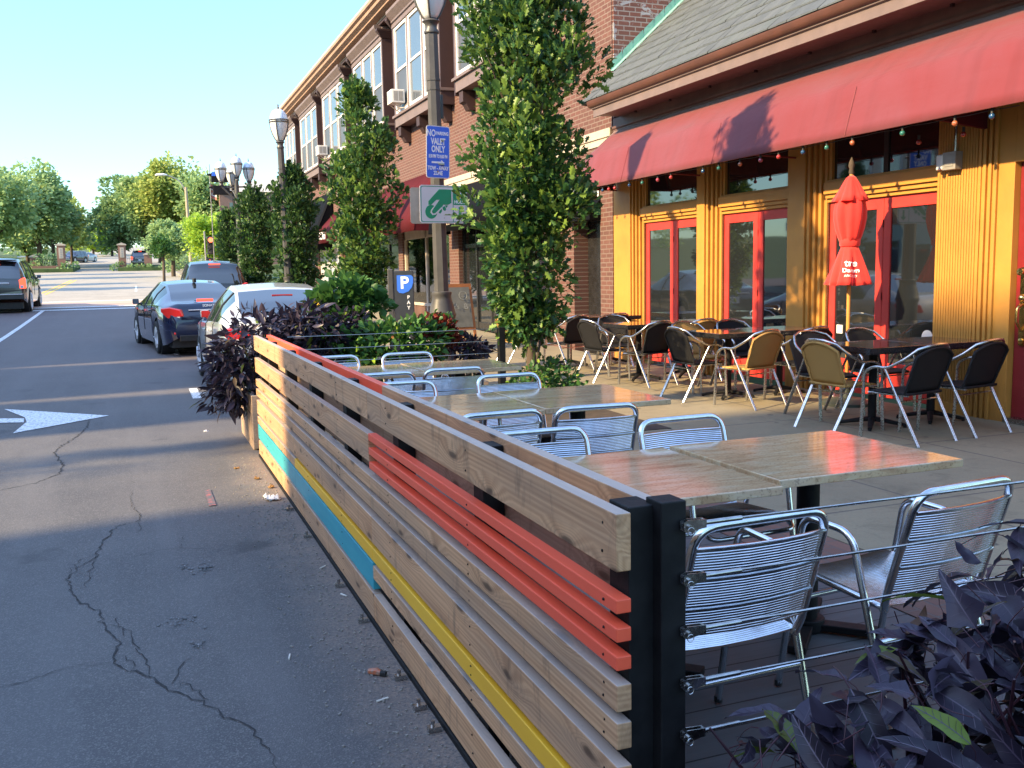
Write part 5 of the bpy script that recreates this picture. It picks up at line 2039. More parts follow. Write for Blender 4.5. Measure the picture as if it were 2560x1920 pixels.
text('4', .17, Fa @ Matrix.Translation((-.2, .1, .006)), MT['chalk'], ab, ext=.0005)
text("r's", .14, Fa @ Matrix.Translation((-.05, .0, .006)), MT['chalk'], ab, ext=.0005)
b = MB()
ring = [(.13 + .09 * math.cos(a), .24 + .09 * math.sin(a)) for a in [2 * PI * k / 20 for k in range(21)]]
b.tube([Fa @ Vector((x, y, .006)) for x, y in ring], .005, 4)
b.tube([Fa @ Vector((.09, .22, .006)), Fa @ Vector((.13, .2, .006)), Fa @ Vector((.17, .22, .006))], .004, 4)
b.build('chalk_drawing', MT['chalk'], ab)

# ------------------------------------------------------------------ traffic signals
MT['siglit'] = pm('lit_red_signal', (.8, .05, .02), None, 10, .3, emit=(1, .13, .05), estr=5)
MT['sigoff'] = pm('unlit_signal_lens', (.12, .1, .09), (.09, .08, .07), 10, .2)
sx_, sy_ = 3.45, 54.0
z0 = zr(sy_) + .1
ts = empty('traffic_signal', 'traffic signal with its red light lit on the far street corner', 'traffic light', (sx_, sy_, z0))
b = MB()
b.tube([(sx_, sy_, z0), (sx_, sy_, 4.2)], .045, 8)
b.tube([(sx_, sy_, 3.85), (sx_ + .25, sy_, 3.85)], .025, 6)
b.tube([(sx_, sy_, 3.0), (sx_ + .25, sy_, 3.0)], .025, 6)
b.build('pole', MT['metalback'], ts, world=True, smooth=60)
b = MB()
b.box(sx_ + .12, sx_ + .46, sy_ - .12, sy_ + .12, 2.98, 3.92)
b.build('signal_head', MT['blackpl'], ts, world=True, bevel=.02)
for i, z in enumerate((3.74, 3.45, 3.15)):
    b = MB()
    b.lathe([(.001, -.16), (.07, -.155), (.125, -.13), (.135, -.11)], (sx_ + .29, sy_, z), 20, axis='y')
    ln = b.build('lens', MT['siglit' if i == 0 else 'sigoff'], ts, smooth=60, world=True)
    b = MB()
    pts = [(sx_ + .29 + .15 * math.cos(a), z + .15 * math.sin(a)) for a in [PI * k / 14 - .35 for k in range(17)]]
    b.grid([[(x, sy_ - .12, zz) for x, zz in pts], [(x, sy_ - .3, zz - .02) for x, zz in pts]])
    b.build('visor', MT['blackpl'], ln, world=True, thick=.008)
b = MB()
b.box(sx_ + .02, sx_ + .46, sy_ - .1, sy_ + .1, 2.3, 2.78)
b.build('pedestrian_head', MT['blackpl'], ts, world=True, bevel=.02)
b = MB()
hx, hz = sx_ + .2, 2.56
b.add([(hx + x, sy_ - .11, hz + z) for x, z in ((-.06, -.1), (.05, -.1), (.09, -.01), (.06, .01), (.05, .1), (.0, .13), (-.05, .1), (-.07, .02))], [tuple(range(8))])
b.build('hand_symbol', MT['siglit'], ts, world=True)
# dark heads on the near side of the crossing, seen from behind, with a street name plate
hx, hy = 3.85, 40.6
z0 = zr(hy) + .15
th_ = empty('traffic_signal_mast', 'dark signal heads and a blue street sign on a black mast beyond the globe lamps', 'traffic light', (hx, hy, z0))
b = MB()
b.tube([(hx, hy, z0), (hx, hy, 5.95)], .09, 10)
b.tube([(hx, hy, 5.2), (hx - .6, hy, 5.2)], .03, 6)
b.tube([(hx, hy, 5.75), (hx - .75, hy, 5.75)], .03, 6)
b.build('mast', MT['black'], th_, world=True, smooth=60)
for zc, xc in ((5.72, -.52), (5.22, -.48)):
    b = MB()
    b.box(hx + xc - .36, hx + xc + .3, hy - .12, hy + .12, zc - .17, zc + .19)
    b.prism([(hx + xc - .3, zc + .05), (hx + xc - .52, zc + .1), (hx + xc - .52, zc + .14), (hx + xc - .3, zc + .18)], hy - .1, hy + .1, 'y')
    b.build('signal_head', MT['black'], th_, world=True, bevel=.02)
b = MB()
b.box(hx - .86, hx - .3, hy - .16, hy - .14, 5.78, 5.93)
b.build('street_name_plate', MT['signb'], th_, world=True)
# small flag on a thin staff
fl = empty('flag', 'small striped flag hanging on a thin staff beside the dark signal heads', 'flag', (2.9, 41, zr(41) + .2))
b = MB()
b.tube([(2.95, 41, zr(41) + .2), (2.95, 41, 6.3)], .018, 6)
b.build('staff', MT['metalback'], fl, world=True)
for i in range(5):
    b = MB()
    b.grid([[(2.97 + .07 * j + .02 * math.sin(i), 41 + .03 * math.sin(j * 1.3), 5.5 - i * .11 - j * .03) for j in range(4)], [(2.97 + .07 * j, 41 + .03 * math.sin(j * 1.3), 5.39 - i * .11 - j * .03) for j in range(4)]])
    b.build('stripe', MT['signw'] if i % 2 else pm('faded_flag_red', (.55, .2, .16), None, 8, .7), fl, world=True)

# cobra head street light
cx_, cy_ = 4.5, 90.0
z0 = zr(cy_)
cl = empty('cobra_street_light', 'tall pale pole with a curved arm and a white street light head over the road', 'street light', (cx_, cy_, z0))
b = MB()
b.tube([(cx_, cy_, z0), (cx_ - .1, cy_, 9.7)], [.19, .12], 10)
b.build('pole', pm('bleached_wood_pole', (.42, .32, .22), (.34, .26, .18), 4, .8), cl, world=True, smooth=60)
b = MB()
b.tube(rpath([(cx_ - .1, cy_, 9.2), (cx_ - .55, cy_, 10.3), (cx_ - 1.7, cy_, 10.75)], .6, 6), .05, 8)
b.build('arm', MT['metalback'], cl, world=True, smooth=60)
b = MB()
b.tube([(cx_ - 1.6, cy_, 10.72), (cx_ - 1.9, cy_, 10.76), (cx_ - 2.5, cy_, 10.72), (cx_ - 2.6, cy_, 10.7)], [.1, .2, .17, .05], 10, flat=.6)
b.build('lamp_head', MT['signw'], cl, world=True, smooth=60)
t = empty('white_road_sign', 'small white sign plate facing away near the dark pickup roof', 'sign', (3.75, 60, zr(60)))
b = MB()
b.tube([(3.75, 60, zr(60)), (3.75, 60, 2.75)], .03, 6)
b.build('post', MT['metalback'], t, world=True)
b = MB()
b.box(3.45, 4.02, 59.95, 59.965, 2.32, 2.78)
b.build('plate', MT['signw'], t, world=True)

# ------------------------------------------------------------------ brick gate pillars
GP = [(-7.05, 106, .75, 2.62, 'left pillar with a pale stone panel beside the gateway'), (-1.42, 108, .75, 2.62, 'right pillar with a pale stone panel beside the gateway'),
      (-10.0, 111, .7, 1.45, 'short brick pillar left of the gateway fence'), (1.05, 106.5, .72, 1.6, 'short brick pillar right of the gateway, in front of a parked van')]
GM = pm('gate_brick', (.24, .125, .09), (.19, .1, .07), 5, .8, bmp=.3)
for x, y, wd, h, lab in GP:
    z0 = zr(y)
    t = empty('gate_pillar', lab if 'brick' in lab else 'brick ' + lab, 'pillar', (x, y, z0), 0, 'brick pillars of the gateway')
    b = MB()
    b.box(x - wd / 2, x + wd / 2, y - wd / 2, y + wd / 2, z0 - .3, z0 + h)
    b.build('shaft', GM, t, world=True)
    b = MB()
    b.prism([(x - wd * .62, z0 + h), (x + wd * .62, z0 + h), (x + wd * .62, z0 + h + .1), (x, z0 + h + .28), (x - wd * .62, z0 + h + .1)], y - wd * .62, y + wd * .62, 'y')
    b.build('cap', MT['stone'], t, world=True)
    if h > 2:
        b = MB()
        b.box(x - .2, x + .2, y - wd / 2 - .03, y - wd / 2 - .002, z0 + 1.35, z0 + 2.4)
        pn = b.build('stone_panel', MT['stone'], t, world=True)
        b = MB()
        for k in range(4):
            b.box(x - .07, x + .07, y - wd / 2 - .04, y - wd / 2 - .031, z0 + 1.45 + k * .23, z0 + 1.6 + k * .23)
        b.build('carving', MT['metalback'], pn, world=True)
for x0, x1, y, lab in ((-10, -7.4, 108.6, 'left'), (-1.0, .7, 107.3, 'right')):
    z0 = zr(y)
    t = empty('gate_wall', 'low brick wall with iron railing on the %s of the gateway' % ('far side of the dark SUV' if lab == 'left' else 'side of the parked van'), 'wall', ((x0 + x1) / 2, y, z0))
    b = MB()
    b.box(x0, x1, y - .15, y + .15, z0 - .2, z0 + .6)
    b.build('base_wall', GM, t, world=True)
    b = MB()
    for i in range(int((x1 - x0) / .17)):
        xx = x0 + .1 + i * .17
        b.box(xx - .014, xx + .014, y - .014, y + .014, z0 + .6, z0 + 1.3)
    b.box(x0, x1, y - .02, y + .02, z0 + 1.2, z0 + 1.24)
    b.build('railing', MT['black'], t, world=True)

# ------------------------------------------------------------------ far building with hipped roof
fb = empty('hip_roof_building', 'distant brick building with a pale hipped roof above the street trees', 'building', (14.5, 118, zr(118)))
b = MB()
b.box(9.0, 24, 112, 126, 3, 11.3)
b.build('wall', pm('far_brick', (.2, .12, .1), (.17, .1, .085), 3, .8), fb, world=True)
b = MB()
b.add([(8.6, 111.6, 11.2), (24.4, 111.6, 11.2), (24.4, 126.4, 11.2), (8.6, 126.4, 11.2), (14.8, 117, 13.3), (18.4, 117, 13.3)], [(0, 1, 5, 4), (1, 2, 5), (2, 3, 4, 5), (3, 0, 4), (0, 3, 2, 1)])
b.build('roof', MT['roofgrey'], fb, world=True)
for i in range(5):
    b = MB()
    b.box(10 + i * 2.6, 11.1 + i * 2.6, 111.93, 111.99, 8.2, 10)
    b.build('window', MT['glass'], fb, world=True)

# ------------------------------------------------------------------ cars
def sm(y, pts, k=.06):
    xs = [a for a, b_ in pts]
    vs = [b_ for a, b_ in pts]
    return sum(np.interp(y + d, xs, vs) * w for d, w in ((-k, .25), (0, .5), (k, .25)))


class Shape:
    """car body as cross-sections along its length (front is +y)"""

    def __init__(s, sp):
        s.sp = sp

    def section(s, y):
        sp = s.sp
        top, belt = sm(y, sp['top']), sm(y, sp['belt'])
        W, wt = sm(y, sp['W']), sm(y, sp['wt'])
        zb = np.interp(y, [a for a, b_ in sp['sill']], [b_ for a, b_ in sp['sill']])
        for yw in sp['wheels']:
            d = y - yw
            R_ = sp['R'] + .065
            if abs(d) < R_:
                zb = max(zb, sp['R'] + math.sqrt(R_ * R_ - d * d))
        zb = min(zb, belt - .06)
        h = belt - zb
        top = max(top, belt + .02)
        t = top - belt
        return [(W * .96, zb), (W * .995, zb + .3 * h), (W * 1.005, zb + .6 * h), (W * .985, belt - .02), (W * .955, belt + .012),
                (W * .955 + (wt - W * .955) * .45, belt + .5 * t), (wt, belt + .86 * t), (wt * .93, belt + .955 * t), (wt * .62, top - .008), (wt * .3, top + .004), (0, top + .008)]


def car(name, label, loc, rz, sp, paint, scale=1.0, plate_tx=None, badge=None, lit=False, cat='car', slope=0):
    t = empty(name, label, cat, loc, rz)
    t.rotation_euler = (slope, 0, rz)
    sh = Shape(sp)
    y0, y1 = sp['top'][0][0], sp['top'][-1][0]
    ys = sorted(set([round(v, 3) for v in list(np.linspace(y0, y1, 64)) + [y0 + .02, y0 + .05, y1 - .03] + sum([[a + d for d in (-.012, .012)] for r in sp['side'] for a in r], [])]))
    ys = [y for y in ys if y0 <= y <= y1]
    S = [[(x * scale, y * scale, z * scale) for x, z in sh.section(y)] for y in ys]
    k = len(S[0])
    body, rear, front, side, side2 = MB(), MB(), MB(), MB(), MB()

    def dest(ym, j):
        if j in (4, 5) and any(a < ym < b_ for a, b_ in sp['side']):
            return side
        if j >= 7 or (j == 6 and sp.get('box')):
            if sp['rear'][0] < ym < sp['rear'][1]:
                return rear
            if sp['front'][0] < ym < sp['front'][1]:
                return front
        return body
    for i in range(len(ys) - 1):
        ym = (ys[i] + ys[i + 1]) / 2
        for j in range(k - 1):
            b = dest(ym, j)
            for q in (1, -1):
                P = [S[i][j], S[i + 1][j], S[i + 1][j + 1], S[i][j + 1]]
                (side2 if b is side and q < 0 else b).add([(p[0] * q, p[1], p[2]) for p in P], [(0, 1, 2, 3)])
    for i in (0, len(ys) - 1):
        P = S[i]
        body.add([(p[0], p[1], p[2]) for p in P] + [(-p[0], p[1], p[2]) for p in P[::-1][1:]], [tuple(range(2 * k - 1))])

    def fin(b, nm, mat):
        me_o = b.build(nm, mat, t)
        bmx = bmesh.new()
        bmx.from_mesh(me_o.data)
        bmesh.ops.remove_doubles(bmx, verts=bmx.verts[:], dist=.0008)
        bmesh.ops.recalc_face_normals(bmx, faces=bmx.faces[:])
        bmx.to_mesh(me_o.data)
        bmx.free()
        me_o.data.shade_smooth()
        me_o.data.set_sharp_from_angle(angle=RAD(38))
        return me_o
    bo = fin(body, 'body', paint)
    for b, nm in ((rear, 'rear_window'), (front, 'windscreen'), (side, 'side_window'), (side2, 'side_window')):
        if b.v:
            fin(b, nm, MT['carglass'])
    W = max(b_ for a, b_ in sp['W']) * scale
    u = MB()
    u.box(-W * .8, W * .8, (y0 + .15) * scale, (y1 - .15) * scale, .17 * scale, .38 * scale)
    for yw in sp['wheels']:
        for q in (-1, 1):
            u.lathe([((sp['R'] + .06) * scale, -.13), ((sp['R'] + .06) * scale, .13)], (q * (W - .2), yw * scale, sp['R'] * scale), 20, axis='x')
    u.build('underbody', MT['blackpl'], t)
    for yw in sp['wheels']:
        for q in (-1, 1):
            c = (q * (W - .115 * scale), yw * scale, sp['R'] * scale)
            Rw = sp['R'] * scale
            w = MB()
            prof = [(Rw * .62, -.1), (Rw * .9, -.108), (Rw * .985, -.085), (Rw, -.04), (Rw, .04), (Rw * .985, .085), (Rw * .9, .108), (Rw * .62, .1)]
            w.lathe([(r, x * scale) for r, x in prof], c, 30, axis='x')
            wh = w.build('wheel', MT['tyre'], t, smooth=40)
            w = MB()
            xo = q * .095 * scale
            w.lathe([(Rw * .66, 0), (Rw * .75, .006), (Rw * .75, .02), (Rw * .64, .02)], (c[0] + xo - .006, c[1], c[2]), 30, axis='x')
            for s_ in range(sp.get('spokes', 5)):
                a = 2 * PI * s_ / sp.get('spokes', 5)
                w.tube([(c[0] + xo, c[1] + Rw * .1 * math.cos(a), c[2] + Rw * .1 * math.sin(a)), (c[0] + xo - q * .006, c[1] + Rw * .68 * math.cos(a), c[2] + Rw * .68 * math.sin(a))], [Rw * .15, Rw * .12], 6, flat=.35)
            w.lathe([(Rw * .17, -.01), (Rw * .17, .016), (.002, .02)], (c[0] + xo, c[1], c[2]), 16, axis='x')
            w.build('rim', MT['rim'], wh, smooth=40)
    # lamps, plate, mirrors, bumper line, door gaps, handles
    for q in (-1, 1):
        lx, ly, lz = sp['lamp']
        w = MB()
        sw, sd, sh_ = [v * scale for v in sp['lampsize']]
        Mq = Matrix.Translation((q * lx * scale, ly * scale, lz * scale)) @ Matrix.Rotation(q * sp.get('lamprz', .5), 4, 'Z')
        pq = [(u * sw * q, v * sh_) for u, v in sp.get('lamppoly', [(-.5, -.32), (.2, -.5), (.5, .1), (.5, .42), (.1, .5), (-.38, .28)])]
        npq = len(pq)
        w.add([Mq @ Vector((u, yy, v)) for yy in (-sd / 2, sd / 2) for u, v in pq], [tuple(range(npq)), tuple(range(npq, 2 * npq))] + [(i, (i + 1) % npq, npq + (i + 1) % npq, npq + i) for i in range(npq)])
        la = w.build('tail_lamp', MT['taillit' if lit else 'tail'], t, bevel=.02)
        w = MB()
        lw = sp['lampsize']
        w.obox((q * (lx - .03) * scale, (ly - .012) * scale, (lz - lw[2] * .32) * scale), (lw[0] * .55 * scale, lw[1] * scale, lw[2] * .28 * scale), q * sp.get('lamprz', .5), rx=sp.get('lamprx', 0))
        w.build('reverse_lamp', MT['clearl'], la, bevel=.008)
        w = MB()
        mx, my, mz = sp['mirror']
        w.obox((q * (mx + .1) * scale, my * scale, mz * scale), (.13 * scale, .09 * scale, .115 * scale), q * .2)
        w.obox((q * mx * scale, my * scale, (mz - .05) * scale), (.12 * scale, .05 * scale, .04 * scale))
        mi = w.build('mirror', paint if sp.get('mirpaint', 1) else MT['blackpl'], t, bevel=.025 * scale)
        w = MB()
        w.obox((q * (mx + .1) * scale, (my - .053) * scale, mz * scale), (.115 * scale, .008, .1 * scale), q * .2)
        w.build('mirror_glass', MT['tail'] if sp.get('redmir') else MT['skyglass'], mi)  # white sedan: red brake-light reflection painted on with the glowing lamp material
    if sp.get('plate'):
        x, y, z = sp['plate']
        w = MB()
        w.box((x - .16) * scale, (x + .16) * scale, (y - .012) * scale, y * scale, (z - .08) * scale, (z + .08) * scale)
        pl_ = w.build('licence_plate', MT['plate'], t, bevel=.004)
        if plate_tx:
            text(plate_tx, .1 * scale, frame((x * scale, (y - .0135) * scale, z * scale), (1, 0, 0), (0, 0, 1)), MT['black'], pl_)
    if badge:
        x, y, z, s_ = sp['badge']
        text(badge, s_ * scale, frame((x * scale, y * scale, z * scale), (1, 0, 0), (0, .25, 1)), MT['rim'], t, bold=.002)
    # dark door seams and window pillars traced on the body side
    for ya in sp.get('seams', []):
        for q in (-1, 1):
            w = MB()
            pts = []
            for j in range(1, 5):
                s0 = sh.section(ya)
                pts.append((q * (s0[j][0] + .004) * scale, ya * scale, s0[j][1] * scale))
            w.tube(pts, .006 * scale, 4)
            w.build('seam', MT['blackpl'], bo)
    for ya in sp.get('pillars', []):
        for q in (-1, 1):
            w = MB()
            s0 = sh.section(ya)
            w.tube([(q * (s0[j][0] + .002) * scale, (ya + (.0 if j < 6 else -.02)) * scale, s0[j][1] * scale) for j in (4, 5, 6)], .028 * scale, 6, flat=.5)
            w.build('pillar', MT['blackpl'], bo)
    for ya in sp.get('handles', []):
        for q in (-1, 1):
            w = MB()
            s0 = sh.section(ya)
            w.obox((q * (s0[3][0] + .018) * scale, ya * scale, (s0[3][1] - .09) * scale), (.03 * scale, .2 * scale, .028 * scale))
            w.build('door_handle', sp.get('handlemat', paint), t, bevel=.008)
    if sp.get('brake3'):
        x, y, z, wd = sp['brake3']
        w = MB()
        w.box((x - wd) * scale, (x + wd) * scale, y * scale, (y + .03) * scale, (z - .018) * scale, (z + .018) * scale)
        w.build('high_brake_lamp', MT['taillit'] if sp.get('b3lit', 1) else MT['tail'], t)
    for nm, mat, boxes in sp.get('extra', []):
        w = MB()
        for bx in boxes:
            w.box(*[v * scale for v in bx])
        w.build(nm, mat, t, bevel=.012)
    return t


def paint(name, c, c2=None, rough=.22, metal=.0, ior=1.5):
    return pm(name, c, c2 or tuple(x * 1.15 for x in c), 3, rough, .04, metal=metal, coat=1.0)


MT['blue'] = paint('navy_car_paint', (.003, .006, .03), (.004, .008, .04), .14)
MT['whitec'] = paint('white_car_paint', (.46, .47, .46), (.43, .44, .43), .3)
MT['greyc'] = paint('charcoal_car_paint', (.035, .04, .042), (.045, .05, .052))
MT['blackc'] = paint('black_car_paint', (.006, .007, .009), (.008, .009, .011), .16)
MT['silver'] = paint('silver_car_paint', (.5, .52, .54), (.46, .48, .5), .25, .5)
SED = dict(top=[(-2.4, .66), (-2.37, .9), (-2.28, 1.03), (-1.85, 1.07), (-1.4, 1.24), (-.85, 1.405), (-.2, 1.465), (.35, 1.43), (.8, 1.24), (1.3, 1.0), (1.6, .95), (2.15, .82), (2.37, .62), (2.4, .5)],
           belt=[(-2.4, .62), (-2.3, .93), (-1.8, 1.0), (-.5, .965), (.6, .93), (1.3, .91), (2.1, .76), (2.4, .46)],
           W=[(-2.4, .66), (-2.33, .78), (-2.15, .87), (-1.6, .915), (0, .92), (1.5, .91), (2.1, .83), (2.33, .66), (2.4, .5)],
           wt=[(-2.4, .6), (-1.85, .7), (-1.3, .63), (-.85, .58), (0, .58), (.5, .58), (1.3, .72), (2.2, .66), (2.4, .5)],
           sill=[(-2.4, .36), (-2.2, .24), (-1.9, .2), (2.1, .2), (2.4, .3)], wheels=(-1.37, 1.42), R=.335,
           rear=(-1.83, -.9), front=(.42, 1.28), side=[(-1.35, -.82), (-.74, .0), (.07, .92)],
           lamp=(.70, -2.27, .86), lampsize=(.44, .14, .22), lamprz=.5, mirror=(.87, .78, 1.0),
           seams=[-.98, .02, 1.0], pillars=[-.78, .035], handles=[-.72, .28], plate=(0, -2.395, .74), badge=(-.0, -2.30, .985, .07),
           brake3=(0, -1.86, 1.085, .16), extra=[('bumper', MT['blackpl'], [(-.62, .62, -2.41, -2.3, .3, .42)]), ('trunk_trim', MT['rim'], [(-.42, .42, -2.386, -2.36, .895, .915)])])
bl = dict(SED)
bl['mirpaint'] = 0
bl['extra'] = SED['extra'] + [('reflector', MT['tail'], [(-.72, -.45, -2.395, -2.3, .44, .48), (.45, .72, -2.395, -2.3, .44, .48)]), ('antenna_fin', MT['blackpl'], [(-.03, .03, -.93, -.78, 1.42, 1.51)])]
car('blue_sedan', 'dark blue sedan with red tail lamps pulling out ahead of the white car', (1.02, 23.0, zr(22.8) - .01), .135, bl, MT['blue'], 1.04, badge='SONATA', lit=False, slope=.012)
wh = dict(SED)
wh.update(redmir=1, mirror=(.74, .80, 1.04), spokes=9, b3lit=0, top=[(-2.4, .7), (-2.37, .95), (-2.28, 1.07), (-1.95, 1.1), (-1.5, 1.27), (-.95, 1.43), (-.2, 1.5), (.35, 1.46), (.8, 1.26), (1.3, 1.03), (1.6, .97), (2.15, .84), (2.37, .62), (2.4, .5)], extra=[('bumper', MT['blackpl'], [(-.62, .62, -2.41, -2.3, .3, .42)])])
wh['rear'] = (-1.93, -1.02)
wh['brake3'] = (0, -1.3, 1.33, .14)
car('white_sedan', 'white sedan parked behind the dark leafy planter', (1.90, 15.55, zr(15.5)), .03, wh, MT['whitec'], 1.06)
SUV = dict(top=[(-2.35, .7), (-2.33, 1.05), (-2.27, 1.2), (-2.13, 1.66), (-2.0, 1.77), (-1.5, 1.83), (0, 1.84), (.45, 1.8), (.85, 1.58), (1.25, 1.22), (1.45, 1.16), (2.1, 1.05), (2.35, .85), (2.4, .6)],
           belt=[(-2.35, .66), (-2.3, 1.02), (-2.1, 1.14), (0, 1.1), (1.2, 1.06), (2.1, .98), (2.4, .55)],
           W=[(-2.35, .78), (-2.28, .86), (-2.1, .92), (0, .95), (1.6, .94), (2.2, .85), (2.4, .7)],
           wt=[(-2.35, .78), (-2.2, .74), (-2.0, .70), (0, .69), (.5, .69), (1.3, .78), (2.2, .74), (2.4, .6)],
           sill=[(-2.35, .5), (-2.1, .36), (-1.9, .32), (2.0, .3), (2.4, .4)], wheels=(-1.38, 1.41), R=.39, spokes=6, box=1,
           rear=(-2.27, -2.08), front=(.5, 1.24), side=[(-2.0, -1.35), (-1.25, -.4), (-.3, .75)],
           lamp=(.80, -2.27, 1.02), lampsize=(.19, .2, .36), lamprz=.25, lamppoly=[(-.5, -.5), (.5, -.5), (.5, .45), (.3, .5), (-.5, .3)], mirror=(.9, .78, 1.15), mirpaint=0,
           seams=[-1.3, -.35, .85], pillars=[-1.3, -.35], handles=[-1.05, .1], plate=(-.05, -2.37, .83),
           brake3=(-.0, -2.2, 1.735, .17),
           extra=[('bumper', MT['greyc'], [(-.86, .86, -2.44, -2.25, .5, .68)]), ('bumper_trim', MT['rim'], [(-.8, .8, -2.455, -2.43, .645, .675)]), ('plate_bar', MT['rim'], [(-.5, .42, -2.36, -2.31, .99, 1.05)]),
                  ('roof_rail', MT['rim'], [(-.68, -.64, -1.7, .3, 1.85, 1.89), (.64, .68, -1.7, .3, 1.85, 1.89)]), ('spoiler', MT['blackc'], [(-.66, .66, -2.27, -2.0, 1.755, 1.8)])])
sv = dict(SUV)
car('dark_suv', 'dark grey SUV with lit brake lights waiting in the left lane', (-4.62, 40.0, zr(39.5) - .02), -.015, sv, MT['greyc'], 1.06, lit=True, slope=.03)
pk = dict(SUV)
pk.update(b3lit=1, brake3=(0, -2.17, 1.74, .16), plate=None)
pk['extra'] = [SUV['extra'][0]]
car('black_pickup', 'black pickup with a covered bed parked ahead of the blue sedan', (2.15, 32.2, zr(31.5)), 0, pk, MT['blackc'], 1.02, slope=.025, cat='pickup')
car('far_dark_car', 'dark car on the hill crest beyond the gateway', (-8.05, 146.0, zr(146)), PI - .5, SUV, MT['blue'], .9)
car('far_white_car', 'white car behind the dark car on the hill crest', (-6.9, 150.0, zr(150)), PI - .4, SED, MT['whitec'], .95)
car('parked_van', 'dark van parked behind the short pillar right of the gateway', (.35, 113.0, zr(113) + .1), 0, SUV, MT['blackc'], 1.05, lit=True)

# ------------------------------------------------------------------ plants
MT['oak'] = m_leaf('oak_leaf', (.010, .04, .016), (.032, .10, .026), (.21, .32, .055), .3, .42)  # bluish dark and pale stops paint shaded interior and sunlit leaves
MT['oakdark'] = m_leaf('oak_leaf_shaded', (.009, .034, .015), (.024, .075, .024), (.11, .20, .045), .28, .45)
MT['ltree'] = m_leaf('hazed_park_leaf', (.15, .25, .11), (.29, .43, .17), (.44, .56, .24), .4, .5)  # haze of distance is painted in by pale leaf greens
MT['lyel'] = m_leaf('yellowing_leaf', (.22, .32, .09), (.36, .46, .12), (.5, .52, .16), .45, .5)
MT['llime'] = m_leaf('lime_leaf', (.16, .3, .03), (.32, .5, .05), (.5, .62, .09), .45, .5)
MT['ldark'] = m_leaf('dark_hazed_leaf', (.11, .2, .1), (.2, .33, .14), (.32, .46, .19), .35, .5)  # also paled and dulled to paint haze over far crowns
MT['vine'] = m_leaf('purple_vine_leaf', (.012, .009, .017), (.032, .025, .043), (.075, .06, .092), .16, .36)
MT['vinegreen'] = m_leaf('green_vine_leaf', (.03, .05, .012), (.09, .12, .02), (.17, .24, .03), .3, .4)
MT['vinerust'] = m_leaf('faded_vine_leaf', (.05, .04, .02), (.085, .06, .03), (.10, .05, .035), .25, .5)
MT['shrub'] = m_leaf('shrub_leaf', (.018, .06, .018), (.045, .13, .03), (.10, .22, .05), .3, .45)
MT['coleus'] = m_leaf('red_coleus_leaf', (.07, .010, .010), (.17, .022, .016), (.28, .06, .025), .25, .5)
MT['flow_o'] = m_leaf('orange_petal', (.45, .12, .05), (.55, .2, .08), (.6, .3, .12), .3, .5)
MT['flow_y'] = m_leaf('yellow_petal', (.7, .45, .02), (.75, .5, .03), (.8, .6, .05), .3, .5)
MT['stem'] = pm('green_stem', (.06, .09, .03), (.09, .08, .04), 10, .6)


def columnar_oak(label, x, y, zt, rmax, ncl, per, ls, zlow=.75, seed=1, mat='oak', group=True, trunk_r=.055):
    global rng
    rng = np.random.default_rng(seed)
    z0 = zr(y) + .2
    t = empty('columnar_oak', label, 'tree', (x, y, z0), 0, 'narrow columnar oaks along the kerb' if group else None)
    H = zt - z0
    zs = zlow + (H - zlow) * np.sort(rng.random(ncl)) ** .92
    u = (zs - zlow) / (H - zlow)
    R_ = rmax * np.clip(np.interp(u, [0, .08, .25, .5, .75, .9, 1], [.3, .5, .85, 1, .95, .7, .14]), .1, 1)
    a = rng.random(ncl) * 2 * PI
    rad = R_ * np.sqrt(rng.random(ncl)) * (.72 + .5 * rng.random(ncl))
    C = np.stack([x + rad * np.cos(a), y + rad * np.sin(a), z0 + zs], 1)
    holes = np.stack([x + rmax * rng.normal(size=9) * .7, y + rmax * rng.normal(size=9) * .7, z0 + zlow + (H - zlow) * rng.random(9)], 1)
    keep = (np.linalg.norm(C[:, None, :] - holes[None], axis=2) > rmax * .36).all(axis=1)
    C, zs = C[keep], zs[keep]
    ncl = len(C)
    P, D = clumps(C, rmax * (.16 + .2 * rng.random(ncl)), per, np.array([x, y, z0 + H * .35]), 1.3)
    D[:, 2] += .45
    S = ls * (.45 + .95 * rng.random(len(P)) ** 1.3)
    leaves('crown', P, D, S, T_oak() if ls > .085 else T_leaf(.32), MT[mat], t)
    b = MB()
    b.tube([(x, y, z0 - .05), (x + .015, y, z0 + .5), (x - .01, y + .01, z0 + H * .5), (x, y, z0 + H * .92)], [trunk_r * 1.25, trunk_r, trunk_r * .6, .012], 10)
    tr = b.build('trunk', MT['trunk'], t, smooth=60, world=True)
    b = MB()
    for i in range(0, ncl, max(1, ncl // 26)):
        c = C[i]
        zb = z0 + max(.35, zs[i] - .55 - .5 * rng.random())
        m_ = ((x + c[0]) / 2 + .0, (y + c[1]) / 2, (zb + c[2]) / 2 - .03)
        b.tube([(x, y, zb), m_, tuple(c)], [.02, .013, .005], 5)
    b.build('limb', MT['trunk'], tr, smooth=60, world=True)
    return t


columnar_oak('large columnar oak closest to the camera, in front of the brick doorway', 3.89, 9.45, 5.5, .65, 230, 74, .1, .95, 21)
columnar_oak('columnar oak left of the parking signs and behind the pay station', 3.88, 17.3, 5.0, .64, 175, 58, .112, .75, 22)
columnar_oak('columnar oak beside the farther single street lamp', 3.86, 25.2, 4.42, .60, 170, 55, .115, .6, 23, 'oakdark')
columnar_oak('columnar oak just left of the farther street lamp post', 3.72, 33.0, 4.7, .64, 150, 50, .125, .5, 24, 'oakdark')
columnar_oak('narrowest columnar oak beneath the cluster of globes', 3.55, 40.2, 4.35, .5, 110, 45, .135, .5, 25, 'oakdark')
rng = np.random.default_rng(5)


